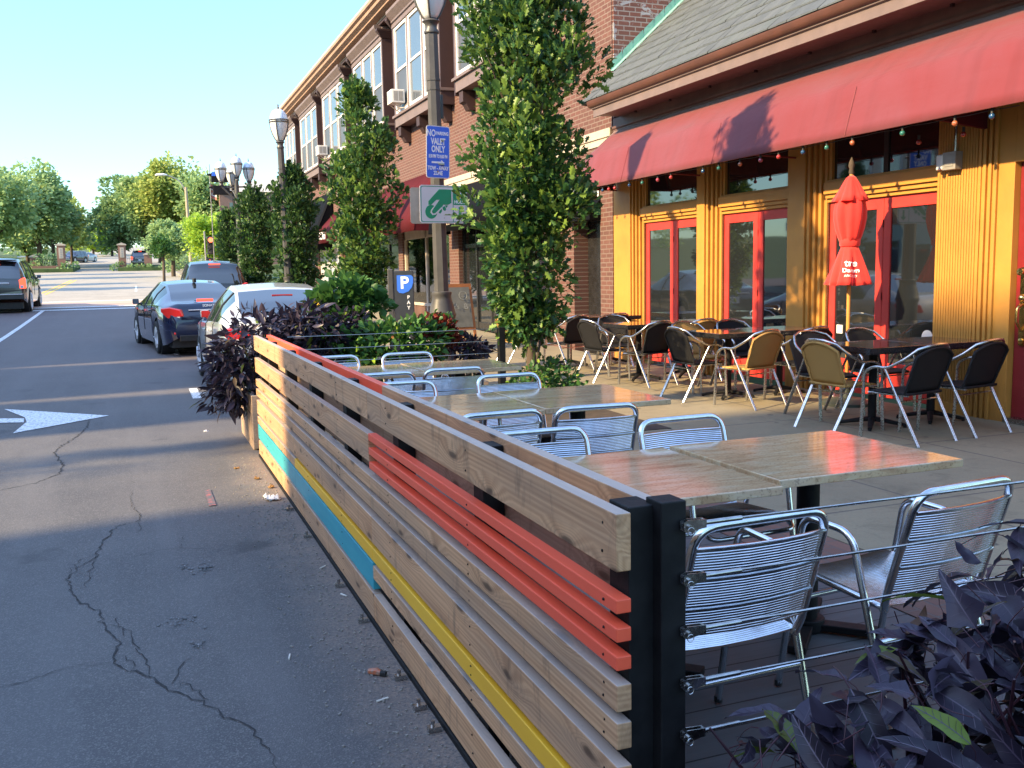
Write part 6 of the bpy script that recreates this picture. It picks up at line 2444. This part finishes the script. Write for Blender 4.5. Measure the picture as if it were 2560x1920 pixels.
def bush(name, label, cat, centers, radii, per, size, tmpl, mat, accents=(), smooth=False, flat=.8, droop=0, group=None, stems=True, up=.35):
    C = np.array(centers, float)
    base = (float(C[:, 0].mean()), float(C[:, 1].mean()), float(C[:, 2].min() - .2))
    t = empty(name, label, cat, base, 0, group)
    P, D = clumps(C, np.array(radii, float), per, None, flat)
    D[:, 2] += .25 - droop
    S = size * (.6 + .7 * rng.random(len(P)))
    leaves('foliage', P, D, S, tmpl, MT[mat], t, smooth, up)
    for nm, m_, n, sz, tp in accents:
        idx = rng.choice(len(P), n, replace=False)
        Q = P[idx] + unit(P[idx] - C.mean(axis=0)) * .04
        if nm == 'flower':
            for q0 in Q:
                q5 = np.repeat(q0[None, :], 6, axis=0)
                dq = unit(rng.normal(size=q5.shape)) + np.array([0, -.5, .4])
                leaves(nm, q5, dq, np.full(6, sz) * (.8 + .5 * rng.random(6)), T_leaf(.42), MT[m_], t)
        else:
            o = leaves(nm, Q, D[idx], sz * (.7 + .6 * rng.random(n)), tp or tmpl, MT[m_], t, smooth, up)
            o['kind'] = 'stuff'
    if stems:
        b = MB()
        for i, c in enumerate(C):
            if i % 2 == 0:
                z_ = base[2]
                b.tube([(base[0] + (c[0] - base[0]) * .4, base[1] + (c[1] - base[1]) * .4, z_), ((base[0] + c[0]) / 2, (base[1] + c[1]) / 2, (z_ + c[2]) / 2 + .03), tuple(c)], [.012, .009, .004], 5)
        b.build('stem', MT['stem'], t, smooth=60, world=True)
    return t


# ---- far planter at the end of the parklet
pl = empty('planter_box', 'wooden planter box at the far end of the parklet under the dark foliage', 'planter', (2.2, 10.35, 0))
b = MB()
b.box(.985, 1.02, 9.78, 10.95, .0, .56)
b.box(3.48, 3.515, 9.78, 10.95, .17, .56)
for y in (9.745, 10.951):
    b.box(.985, 3.515, y, y + .034, .02, .56)
b.build('box', MT['woodg'], pl, world=True, bevel=.004)
b = MB()
b.box(1.02, 3.48, 9.78, 10.95, .4, .5)
b.build('soil', MT['soil'], pl, world=True)

LN = T_lance(.17, .45, 4)
c1 = [(.95 + .12 * i + rng.normal() * .05, 10.1 + rng.normal() * .22, 1.12 + .12 * math.sin(i * 1.3) + .1 * rng.random()) for i in range(9)]
c1 += [(.72 + .22 * rng.random(), 9.95 + .4 * rng.random(), .45 + .6 * rng.random()) for i in range(11)]
c1 += [(.9 + .8 * rng.random(), 10.0 + .5 * rng.random(), .65 + .35 * rng.random()) for i in range(12)]
bush('potato_vine', 'dark purple leaved vine spilling over the road end of the far planter', 'plant', c1, [.20] * len(c1), 62, .125, LN, 'vine', (('accent_leaf', 'vinegreen', 26, .11, None), ('accent_leaf', 'vinerust', 30, .11, None), ('flower', 'flow_o', 2, .03, None)), droop=.35)
c1 = [(1.3 + .9 * rng.random(), 10.1 + .5 * rng.random(), .9 + .4 * rng.random()) for i in range(26)]
bush('potato_vine', 'dark purple leaved vine in the middle of the far planter, left of the green shrub', 'plant', c1, [.18] * len(c1), 55, .115, LN, 'vine', (('accent_leaf', 'vinegreen', 10, .1, None),), droop=.3)
c1 = [(1.92 + .56 * rng.random(), 10.45 + .5 * rng.random(), .95 + .6 * rng.random()) for i in range(20)]
c1 += [(2.1, 10.6, 1.62), (2.3, 10.55, 1.55), (1.9, 10.7, 1.45), (2.5, 10.6, 1.4)]
bush('flowering_shrub', 'tall green shrub with a few yellow flowers between the white car and the pay station', 'plant', c1, [.17] * len(c1), 46, .12, T_leaf(.4), 'shrub', (('flower', 'flow_y', 5, .05, None),))
c1 = [(1.95 + 1.1 * rng.random(), 9.85 + .3 * rng.random(), .66 + .5 * rng.random()) for i in range(26)]
bush('lantana', 'low green plant with small orange flowers behind the far railing cables', 'plant', c1, [.15] * len(c1), 50, .085, T_leaf(.36), 'shrub', (('flower', 'flow_o', 30, .022, None), ('accent_leaf', 'llime', 60, .07, None)))
c1 = [(2.86 + .36 * rng.random(), 10.0 + .25 * rng.random(), .8 + .4 * rng.random()) for i in range(11)]
bush('red_coleus', 'red leaved plant near the lamp post at the pavement end of the far planter', 'plant', c1, [.12] * len(c1), 55, .07, T_leaf(.42), 'coleus', (('accent_leaf', 'shrub', 90, .07, None),))
c1 = [(3.2 + .36 * rng.random(), 9.95 + .3 * rng.random(), .58 + .42 * rng.random()) for i in range(11)]
bush('potato_vine', 'dark purple leaved vine at the pavement end of the far planter by the slim post', 'plant', c1, [.13] * len(c1), 48, .1, LN, 'vine', (('accent_leaf', 'vinegreen', 8, .08, None),), droop=.2)
c1 = [(3.68 + .75 * rng.random(), 9.1 + .6 * rng.random(), .42 + .34 * rng.random()) for i in range(20)]
bush('tree_pit_plant', 'bright green low bush around the foot of the closest oak', 'plant', c1, [.14] * len(c1), 50, .06, T_leaf(.34), 'shrub', (('accent_leaf', 'llime', 120, .05, None),))

# ---- near planter, bottom corner of the deck
pl = empty('planter_box', 'planter box hidden under the dark purple leaves next to the camera', 'planter', (2.2, 1.35, 0))
b = MB()
b.box(1.1, 1.135, 1.0, 1.72, .0, .46)
b.box(3.4, 3.435, 1.0, 1.72, .0, .46)
for y in (.966, 1.72):
    b.box(1.1, 3.435, y, y + .034, .0, .46)
b.build('box', MT['woodg'], pl, world=True, bevel=.004)
b = MB()
b.box(1.135, 3.4, 1.0, 1.72, .3, .42)
b.build('soil', MT['soil'], pl, world=True)
t = empty('potato_vine', 'large dark purple vine leaves right beside the camera, before the closest chairs', 'plant', (1.7, 1.4, .52))


def vtop(x, y):
    return .70 + .36 * np.clip((x - 1.12) / .85, 0, 1.3) - .12 * np.clip(1.45 - y, 0, 1) * 1.2


n = 1250
X_ = 1.12 + 1.75 * rng.random(n)
Y_ = 1.0 + .74 * rng.random(n)
P = np.stack([X_, Y_, np.clip(vtop(X_, Y_) - .46 * rng.random(n) ** 1.1, .46, 2)], 1)
az = rng.random(n) * 2 * PI
D = np.stack([np.cos(az), np.sin(az) - .1, rng.normal(size=n) * .42 + .02], 1)
S = .09 + .11 * rng.random(n)
VM = [MT['vine'], pm('vine_vein', (.075, .055, .085), (.06, .04, .07), 8, .4), pm('vine_stalk', (.07, .018, .03), (.045, .015, .022), 8, .4)]
part_ = rng.integers(0, 4, n)
for k_, tp_ in enumerate((T_vein(.17, .75, .1), T_vein(.155, .35, -.12), T_vein(.15, .55, .05, True), T_vein(.19, 1.0, .0))):
    sel = part_ == k_
    leaves('foliage', P[sel], D[sel], S[sel], tp_, VM, t, True, .5)
for m_, n in (('vinegreen', 34), ('vinerust', 40)):
    X_ = 1.12 + 1.6 * rng.random(n)
    Y_ = 1.0 + .74 * rng.random(n)
    P = np.stack([X_, Y_, vtop(X_, Y_) - .16 * rng.random(n)], 1)
    az = rng.random(n) * 2 * PI
    D = np.stack([np.cos(az), np.sin(az), rng.normal(size=n) * .6], 1)
    o = leaves('accent_leaf', P, D, .09 + .08 * rng.random(n), T_vein(.17, .6, .08), [MT[m_], VM[1], VM[2]], t, True, .5)
    o['kind'] = 'stuff'
b = MB()
for i in range(46):
    x, y = 1.15 + 1.5 * rng.random(), 1.05 + .6 * rng.random()
    z = float(vtop(np.array(x), np.array(y)))
    dx, dy = rng.normal() * .12, rng.normal() * .1
    b.tube([(x, y, .5), (x + dx * .4, y + dy * .4, z * .75), (x + dx, y + dy, z - .06)], [.006, .005, .003], 6)
b.build('stem', pm('purple_stem', (.05, .015, .02), (.03, .012, .02), 10, .4), t, smooth=60, world=True)


# ---- park trees beyond the crossing
def park_tree(label, x, y, zt, w, mat, ncl=70, per=60, ls=.34, zlow=2.0, seed=1, depth=None, name='park_tree'):
    global rng
    rng = np.random.default_rng(seed)
    z0 = zr(y)
    t = empty(name, label, 'tree', (x, y, z0), 0, 'leafy trees beyond the crossing')
    H = zt - z0
    b_ = ball(ncl)
    nrm_ = np.linalg.norm(b_, axis=1, keepdims=True)
    b_ = b_ / np.maximum(nrm_, 1e-6) * nrm_ ** .45
    zc = z0 + zlow + (H - zlow) * .5
    nl = 9
    lb = ball(nl) * .8
    lr = .34 + .3 * rng.random(nl)
    wh_ = rng.integers(0, nl, ncl)
    b_ = np.where(rng.random((ncl, 1)) < .78, lb[wh_] + b_ * lr[wh_][:, None], b_)
    C = np.stack([x + b_[:, 0] * w * .42, y + b_[:, 1] * (depth or w) * .42, zc + b_[:, 2] * (H - zlow) * .43], 1)
    rad = w * (.07 + .12 * rng.random(ncl))
    P, D = clumps(C, rad, per, np.array([x, y, zc - H * .2]), .75)
    S = ls * (.6 + .8 * rng.random(len(P)))
    leaves('crown', P, D, S, T_quad(), MT[mat], t, False, .6)
    b = MB()
    tr_ = max(.09, w * .035)
    b.tube([(x, y, z0 - .2), (x + .05, y, z0 + zlow), (x, y, z0 + H * .7)], [tr_ * 1.2, tr_, tr_ * .3], 8)
    tk = b.build('trunk', MT['trunk'], t, smooth=60, world=True)
    b = MB()
    for i in range(0, ncl, max(1, ncl // 14)):
        c = C[i]
        zb = z0 + zlow * .7 + (c[2] - z0 - zlow * .7) * .35
        b.tube([(x, y, zb), tuple((np.array([x, y, zb]) + c) / 2), tuple(c)], [tr_ * .45, tr_ * .3, tr_ * .1], 5)
    b.build('limb', MT['trunk'], tk, smooth=60, world=True)
    return t


PT = [
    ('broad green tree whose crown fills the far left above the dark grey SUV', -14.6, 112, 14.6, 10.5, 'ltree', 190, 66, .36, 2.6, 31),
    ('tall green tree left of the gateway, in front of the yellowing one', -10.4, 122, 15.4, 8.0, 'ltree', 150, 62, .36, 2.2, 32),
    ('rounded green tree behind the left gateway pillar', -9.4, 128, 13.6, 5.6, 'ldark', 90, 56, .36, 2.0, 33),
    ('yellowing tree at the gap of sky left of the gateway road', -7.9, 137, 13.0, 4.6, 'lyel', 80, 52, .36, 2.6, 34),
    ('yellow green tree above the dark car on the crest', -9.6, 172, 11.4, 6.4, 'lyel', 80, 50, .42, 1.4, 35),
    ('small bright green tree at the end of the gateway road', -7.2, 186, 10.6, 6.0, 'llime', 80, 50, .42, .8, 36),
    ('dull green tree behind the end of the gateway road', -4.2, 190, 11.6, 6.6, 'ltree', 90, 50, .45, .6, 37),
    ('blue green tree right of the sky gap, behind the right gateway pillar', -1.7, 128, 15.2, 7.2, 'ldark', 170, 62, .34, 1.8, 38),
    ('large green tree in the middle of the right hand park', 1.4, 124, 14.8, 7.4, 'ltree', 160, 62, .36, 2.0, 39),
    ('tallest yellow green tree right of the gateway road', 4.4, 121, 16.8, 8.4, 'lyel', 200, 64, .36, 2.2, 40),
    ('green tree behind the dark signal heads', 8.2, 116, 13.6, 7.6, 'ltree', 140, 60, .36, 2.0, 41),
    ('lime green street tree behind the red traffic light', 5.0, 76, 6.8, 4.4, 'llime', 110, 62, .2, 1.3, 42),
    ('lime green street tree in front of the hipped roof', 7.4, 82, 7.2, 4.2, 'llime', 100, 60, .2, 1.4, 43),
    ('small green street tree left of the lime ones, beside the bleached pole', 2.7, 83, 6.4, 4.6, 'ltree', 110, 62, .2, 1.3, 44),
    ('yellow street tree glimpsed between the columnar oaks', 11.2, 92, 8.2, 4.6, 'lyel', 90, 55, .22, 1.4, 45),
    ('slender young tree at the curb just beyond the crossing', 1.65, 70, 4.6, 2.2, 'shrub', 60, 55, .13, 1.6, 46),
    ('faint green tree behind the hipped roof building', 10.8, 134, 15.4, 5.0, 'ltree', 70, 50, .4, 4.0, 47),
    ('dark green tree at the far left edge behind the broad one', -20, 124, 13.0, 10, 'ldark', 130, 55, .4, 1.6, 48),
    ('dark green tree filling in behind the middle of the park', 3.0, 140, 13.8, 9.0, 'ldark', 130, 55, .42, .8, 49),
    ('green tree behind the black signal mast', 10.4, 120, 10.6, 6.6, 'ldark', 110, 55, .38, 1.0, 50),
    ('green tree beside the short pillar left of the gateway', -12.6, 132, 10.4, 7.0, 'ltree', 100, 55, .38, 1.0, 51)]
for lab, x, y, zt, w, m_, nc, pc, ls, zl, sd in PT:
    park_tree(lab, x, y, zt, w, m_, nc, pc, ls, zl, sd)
# clipped hedges by the pillars and the undergrowth at the end of the road
rng = np.random.default_rng(77)
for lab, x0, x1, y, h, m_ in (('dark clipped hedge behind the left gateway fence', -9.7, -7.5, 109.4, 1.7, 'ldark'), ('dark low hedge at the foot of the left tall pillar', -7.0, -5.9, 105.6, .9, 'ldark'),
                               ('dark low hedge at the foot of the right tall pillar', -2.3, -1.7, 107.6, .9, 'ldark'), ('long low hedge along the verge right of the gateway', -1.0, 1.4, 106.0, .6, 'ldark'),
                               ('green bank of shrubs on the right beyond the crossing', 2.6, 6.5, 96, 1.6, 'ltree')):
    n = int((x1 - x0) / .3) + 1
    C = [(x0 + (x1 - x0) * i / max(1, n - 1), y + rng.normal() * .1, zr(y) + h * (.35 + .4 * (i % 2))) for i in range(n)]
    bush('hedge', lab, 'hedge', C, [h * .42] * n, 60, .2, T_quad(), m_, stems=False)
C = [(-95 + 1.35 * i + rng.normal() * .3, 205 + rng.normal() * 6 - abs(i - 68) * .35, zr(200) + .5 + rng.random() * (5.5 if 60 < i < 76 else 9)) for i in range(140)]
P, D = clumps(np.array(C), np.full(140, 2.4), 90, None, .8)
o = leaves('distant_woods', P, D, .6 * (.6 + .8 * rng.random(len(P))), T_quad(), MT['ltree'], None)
tag(o, 'distant mass of green woods closing the end of the road', 'woods', kind='stuff')
P = []
for i in range(3):
    pass

# ------------------------------------------------------------------ the other side of the street (out of view; heights and gaps set to shade the road; shows in the glass)
OM = {k: pm(k, c, c2, 2.5, .8, bmp=.15) for k, c, c2 in (('orange_brick', (.50, .22, .11), (.42, .18, .09)), ('cream_stucco', (.62, .56, .45), (.55, .5, .4)), ('pale_green_tile', (.45, .58, .5), (.4, .52, .45)))}


def block(label, y0, y1, h, wall, base, n, xb=-24):
    t = empty('street_block', label, 'building', (-13.2, (y0 + y1) / 2, 0))
    b = MB()
    b.box(xb, -13.3, y0, y1, -.2, h)
    b.build('wall', OM[wall], t, world=True)
    b = MB()
    b.box(-13.3, -13.15, y0 + .05, y1 - .05, h - .5, h + .25)
    b.box(-13.3, -13.2, y0 + .05, y1 - .05, 3.4, 3.8)
    b.build('cornice', OM['cream_stucco'], t, world=True)
    w = (y1 - y0) / n
    for i in range(n):
        ya = y0 + w * i
        s = MB()
        s.box(-13.299, -13.22, ya + .2, ya + w - .2, .15, 3.3)
        sf = s.build('shopfront', OM[base], t, world=True)
        s = MB()
        s.box(-13.22, -13.2, ya + .5, ya + w * .62, .7, 2.7)
        s.box(-13.22, -13.2, ya + w * .7, ya + w - .4, .3, 2.5)
        s.build('pane', MT['glass'], sf, world=True)
        if h > 6:
            for lv in range(int((h - 4) // 3)):
                for k in (.28, .72):
                    s = MB()
                    s.box(-13.299, -13.24, ya + w * k - .6, ya + w * k + .6, 4.6 + lv * 3, 6.6 + lv * 3)
                    wf = s.build('window_frame', MT['winw'], t, world=True)
                    s = MB()
                    s.box(-13.24, -13.22, ya + w * k - .5, ya + w * k + .5, 4.7 + lv * 3, 6.5 + lv * 3)
                    s.build('pane', MT['skyglass'], wf, world=True)
    return t


block('tall orange brick building across the street, behind the camera', -34, 4.7, 13.2, 'orange_brick', 'cream_stucco', 7, -17)
block('low pale green shop across the street, mirrored in the glass doors', 4.8, 9.7, 3.9, 'orange_brick', 'pale_green_tile', 2)
block('unseen narrow orange brick house across the street, next to the low pale green shop', 9.8, 12.4, 9.0, 'orange_brick', 'pale_green_tile', 1)  # row split by gaps that let thin sun streaks onto the road
block('unseen cream house across the street, its side gaps made for sun streaks', 13.2, 17.4, 9.2, 'cream_stucco', 'pale_green_tile', 1)
block('long cream building across the street, mirrored in the far shop windows', 18.2, 37.6, 9.2, 'cream_stucco', 'pale_green_tile', 5)
for i, (x, y, zt, lab) in enumerate(((-15.5, 56.5, 11, 'unseen shade tree left of the road just past the crossing'), (-16, 66, 11.5, 'second unseen shade tree left of the road past the crossing'), (-16.5, 80, 13, 'third unseen shade tree left of the road past the crossing'), (-17.5, 92, 13, 'fourth unseen shade tree left of the road past the crossing'))):  # out-of-view trees added to cast shadow bands on the far road
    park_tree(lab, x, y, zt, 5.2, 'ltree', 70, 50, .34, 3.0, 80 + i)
for i, (y, zt, lab) in enumerate(((8.35, 7.4, 'first'), (12.2, 7.6, 'second'), (15.9, 7.2, 'third'), (22.5, 5.6, 'fourth'), (30, 5.6, 'last'))):
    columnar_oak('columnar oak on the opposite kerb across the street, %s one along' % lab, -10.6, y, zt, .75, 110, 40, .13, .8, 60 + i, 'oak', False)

# ------------------------------------------------------------------ litter on the road
MT['butt'] = pm('cigarette_paper', (.7, .68, .62), (.6, .58, .52), 20, .8)
MT['filter'] = pm('cigarette_filter', (.45, .2, .08), (.4, .16, .06), 20, .8)
for x, y, a, lab in ((.545, 4.3, 1.35, 'white cigarette end lying alone on the asphalt, farthest from the barrier'), (.835, 3.69, .3, 'white cigarette end on the gritty strip, closest to the camera'),
                     (.93, 5.59, .8, 'white cigarette end at the foot of the barrier below the teal board'), (.945, 5.04, 2.0, 'white cigarette end by the plinth between two anchor bolts')):
    t = empty('cigarette_end', lab, 'litter', (x, y, 0))
    d_ = Vector((math.cos(a), math.sin(a), 0))
    b = MB()
    b.tube([Vector((x, y, .005)) - d_ * .028, Vector((x, y, .005)) + d_ * .012], .0042, 8)
    b.build('paper', MT['butt'], t, world=True)
    b = MB()
    b.tube([Vector((x, y, .005)) + d_ * .012, Vector((x, y, .005)) + d_ * .026], .0043, 8)
    b.build('tip', MT['butt'], t, world=True)
t = empty('crushed_cup', 'crushed orange and white scrap on the gritty strip near the barrier', 'litter', (.865, 3.95, 0))
b = MB()
b.tube([(.84, 3.97, .014), (.87, 3.95, .016), (.885, 3.93, .013)], [.012, .017, .011], 7)
b.build('wrapper', pm('orange_wrapper', (.5, .12, .04), (.3, .2, .15), 60, .5), t, world=True)
b = MB()
b.tube([(.885, 3.93, .013), (.905, 3.915, .013)], [.013, .012], 7)
b.build('lining', MT['tyre'], t, world=True)


def scrap(name, label, x, y, r, mat, seed, z=0):
    q = random.Random(seed)
    b = MB()
    N = 7
    b.grid([[(x + r * (i / N - .5) * 2 + q.uniform(-.2, .2) * r, y + r * (j / N - .5) * 2.2 + q.uniform(-.2, .2) * r, z + .004 + abs(q.gauss(0, .35)) * r) for i in range(N)] for j in range(N)])
    return tag(b.build(name, mat, smooth=20, thick=.001), label, 'litter')


scrap('crumpled_paper', 'crumpled white paper at the edge of the gritty strip below the far slats', .885, 7.52, .06, MT['signw'], 3)
DL = pm('dry_leaf', (.22, .11, .03), (.3, .17, .05), 20, .8)
for i, (x, y, lab) in enumerate(((.86, 8.35, 'first dry brown leaf in the sunlit strip by the far end of the barrier'), (.74, 8.9, 'dry brown leaf farther out on the sunlit road by the barrier'), (.93, 7.95, 'dry brown leaf against the foot of the barrier, close to the crumpled paper'))):
    scrap('dry_leaf', lab, x, y, .026, DL, 10 + i)
scrap('paper_scrap', 'small white scrap on the dark road left of the barrier, beyond the sunlit strip', .62, 11.2, .03, MT['signw'], 20)

# ------------------------------------------------------------------ light, sky, camera
AZ, EL = RAD(81), RAD(30)
to_sun = Vector((-math.sin(AZ) * math.cos(EL), -math.cos(AZ) * math.cos(EL), math.sin(EL)))
sl = bpy.data.lights.new('sun', 'SUN')
sl.energy = 13.0
sl.angle = RAD(1.2)
sl.color = (1, .75, .40)
so = bpy.data.objects.new('sun', sl)
COL.objects.link(so)
so.rotation_euler = to_sun.to_track_quat('Z', 'Y').to_euler()
wd = bpy.data.worlds.new('World')
SC.world = wd
wd.use_nodes = True
wn = wd.node_tree
sky = wn.nodes.new('ShaderNodeTexSky')
sky.sky_type = 'NISHITA'
sky.sun_disc = False
sky.sun_elevation = EL
sky.sun_rotation = math.atan2(to_sun.x, to_sun.y)
sky.air_density = 1.0
sky.dust_density = .3
sky.ozone_density = 1.2
bgn = wn.nodes['Background']
tint = wn.nodes.new('ShaderNodeMix')
tint.data_type = 'RGBA'
tint.blend_type = 'MULTIPLY'
tint.inputs[0].default_value = 1
tc = wn.nodes.new('ShaderNodeTexCoord')
sz_ = wn.nodes.new('ShaderNodeSeparateXYZ')
wn.links.new(tc.outputs['Generated'], sz_.inputs[0])
rp_ = wn.nodes.new('ShaderNodeValToRGB')
for q_, (p_, c_) in zip([rp_.color_ramp.elements[0], rp_.color_ramp.elements[1], rp_.color_ramp.elements.new(.3), rp_.color_ramp.elements.new(.62)], ((0, (.32, .435, .455)), (1, (1.3, 1.2, 1.17)), (.3, (.44, .5, .51)), (.62, (1.3, 1.2, 1.17)))):
    q_.color = c4(c_)
wn.links.new(sz_.outputs[2], rp_.inputs[0])
wn.links.new(rp_.outputs[0], tint.inputs[7])
wn.links.new(sky.outputs[0], tint.inputs[6])
wn.links.new(tint.outputs[2], bgn.inputs[0])
bgn.inputs[1].default_value = .72

YAW, PIT, ROL = RAD(21.24871525), RAD(6.75632847), RAD(-1.08239619)
fw = Vector((math.sin(YAW) * math.cos(PIT), math.cos(YAW) * math.cos(PIT), -math.sin(PIT)))
r0 = Vector((math.cos(YAW), -math.sin(YAW), 0))
u0 = r0.cross(fw)
rt = r0 * math.cos(ROL) + u0 * math.sin(ROL)
upv = rt.cross(fw)
cm = bpy.data.cameras.new('camera')
cm.sensor_width = 36
cm.lens = 2372.94 / 2560 * 36
cm.clip_start = .05
cm.clip_end = 3000
co = bpy.data.objects.new('camera', cm)
COL.objects.link(co)
co.matrix_world = Matrix(((rt.x, upv.x, -fw.x, 0), (rt.y, upv.y, -fw.y, 0), (rt.z, upv.z, -fw.z, 1.75), (0, 0, 0, 1)))
SC.camera = co
SC.view_settings.view_transform = 'Standard'
SC.view_settings.look = 'None'
SC.view_settings.exposure = 0
SC.render.engine = 'CYCLES'
SC.cycles.use_denoising = True
SC.cycles.max_bounces = 8
SC.cycles.transparent_max_bounces = 12
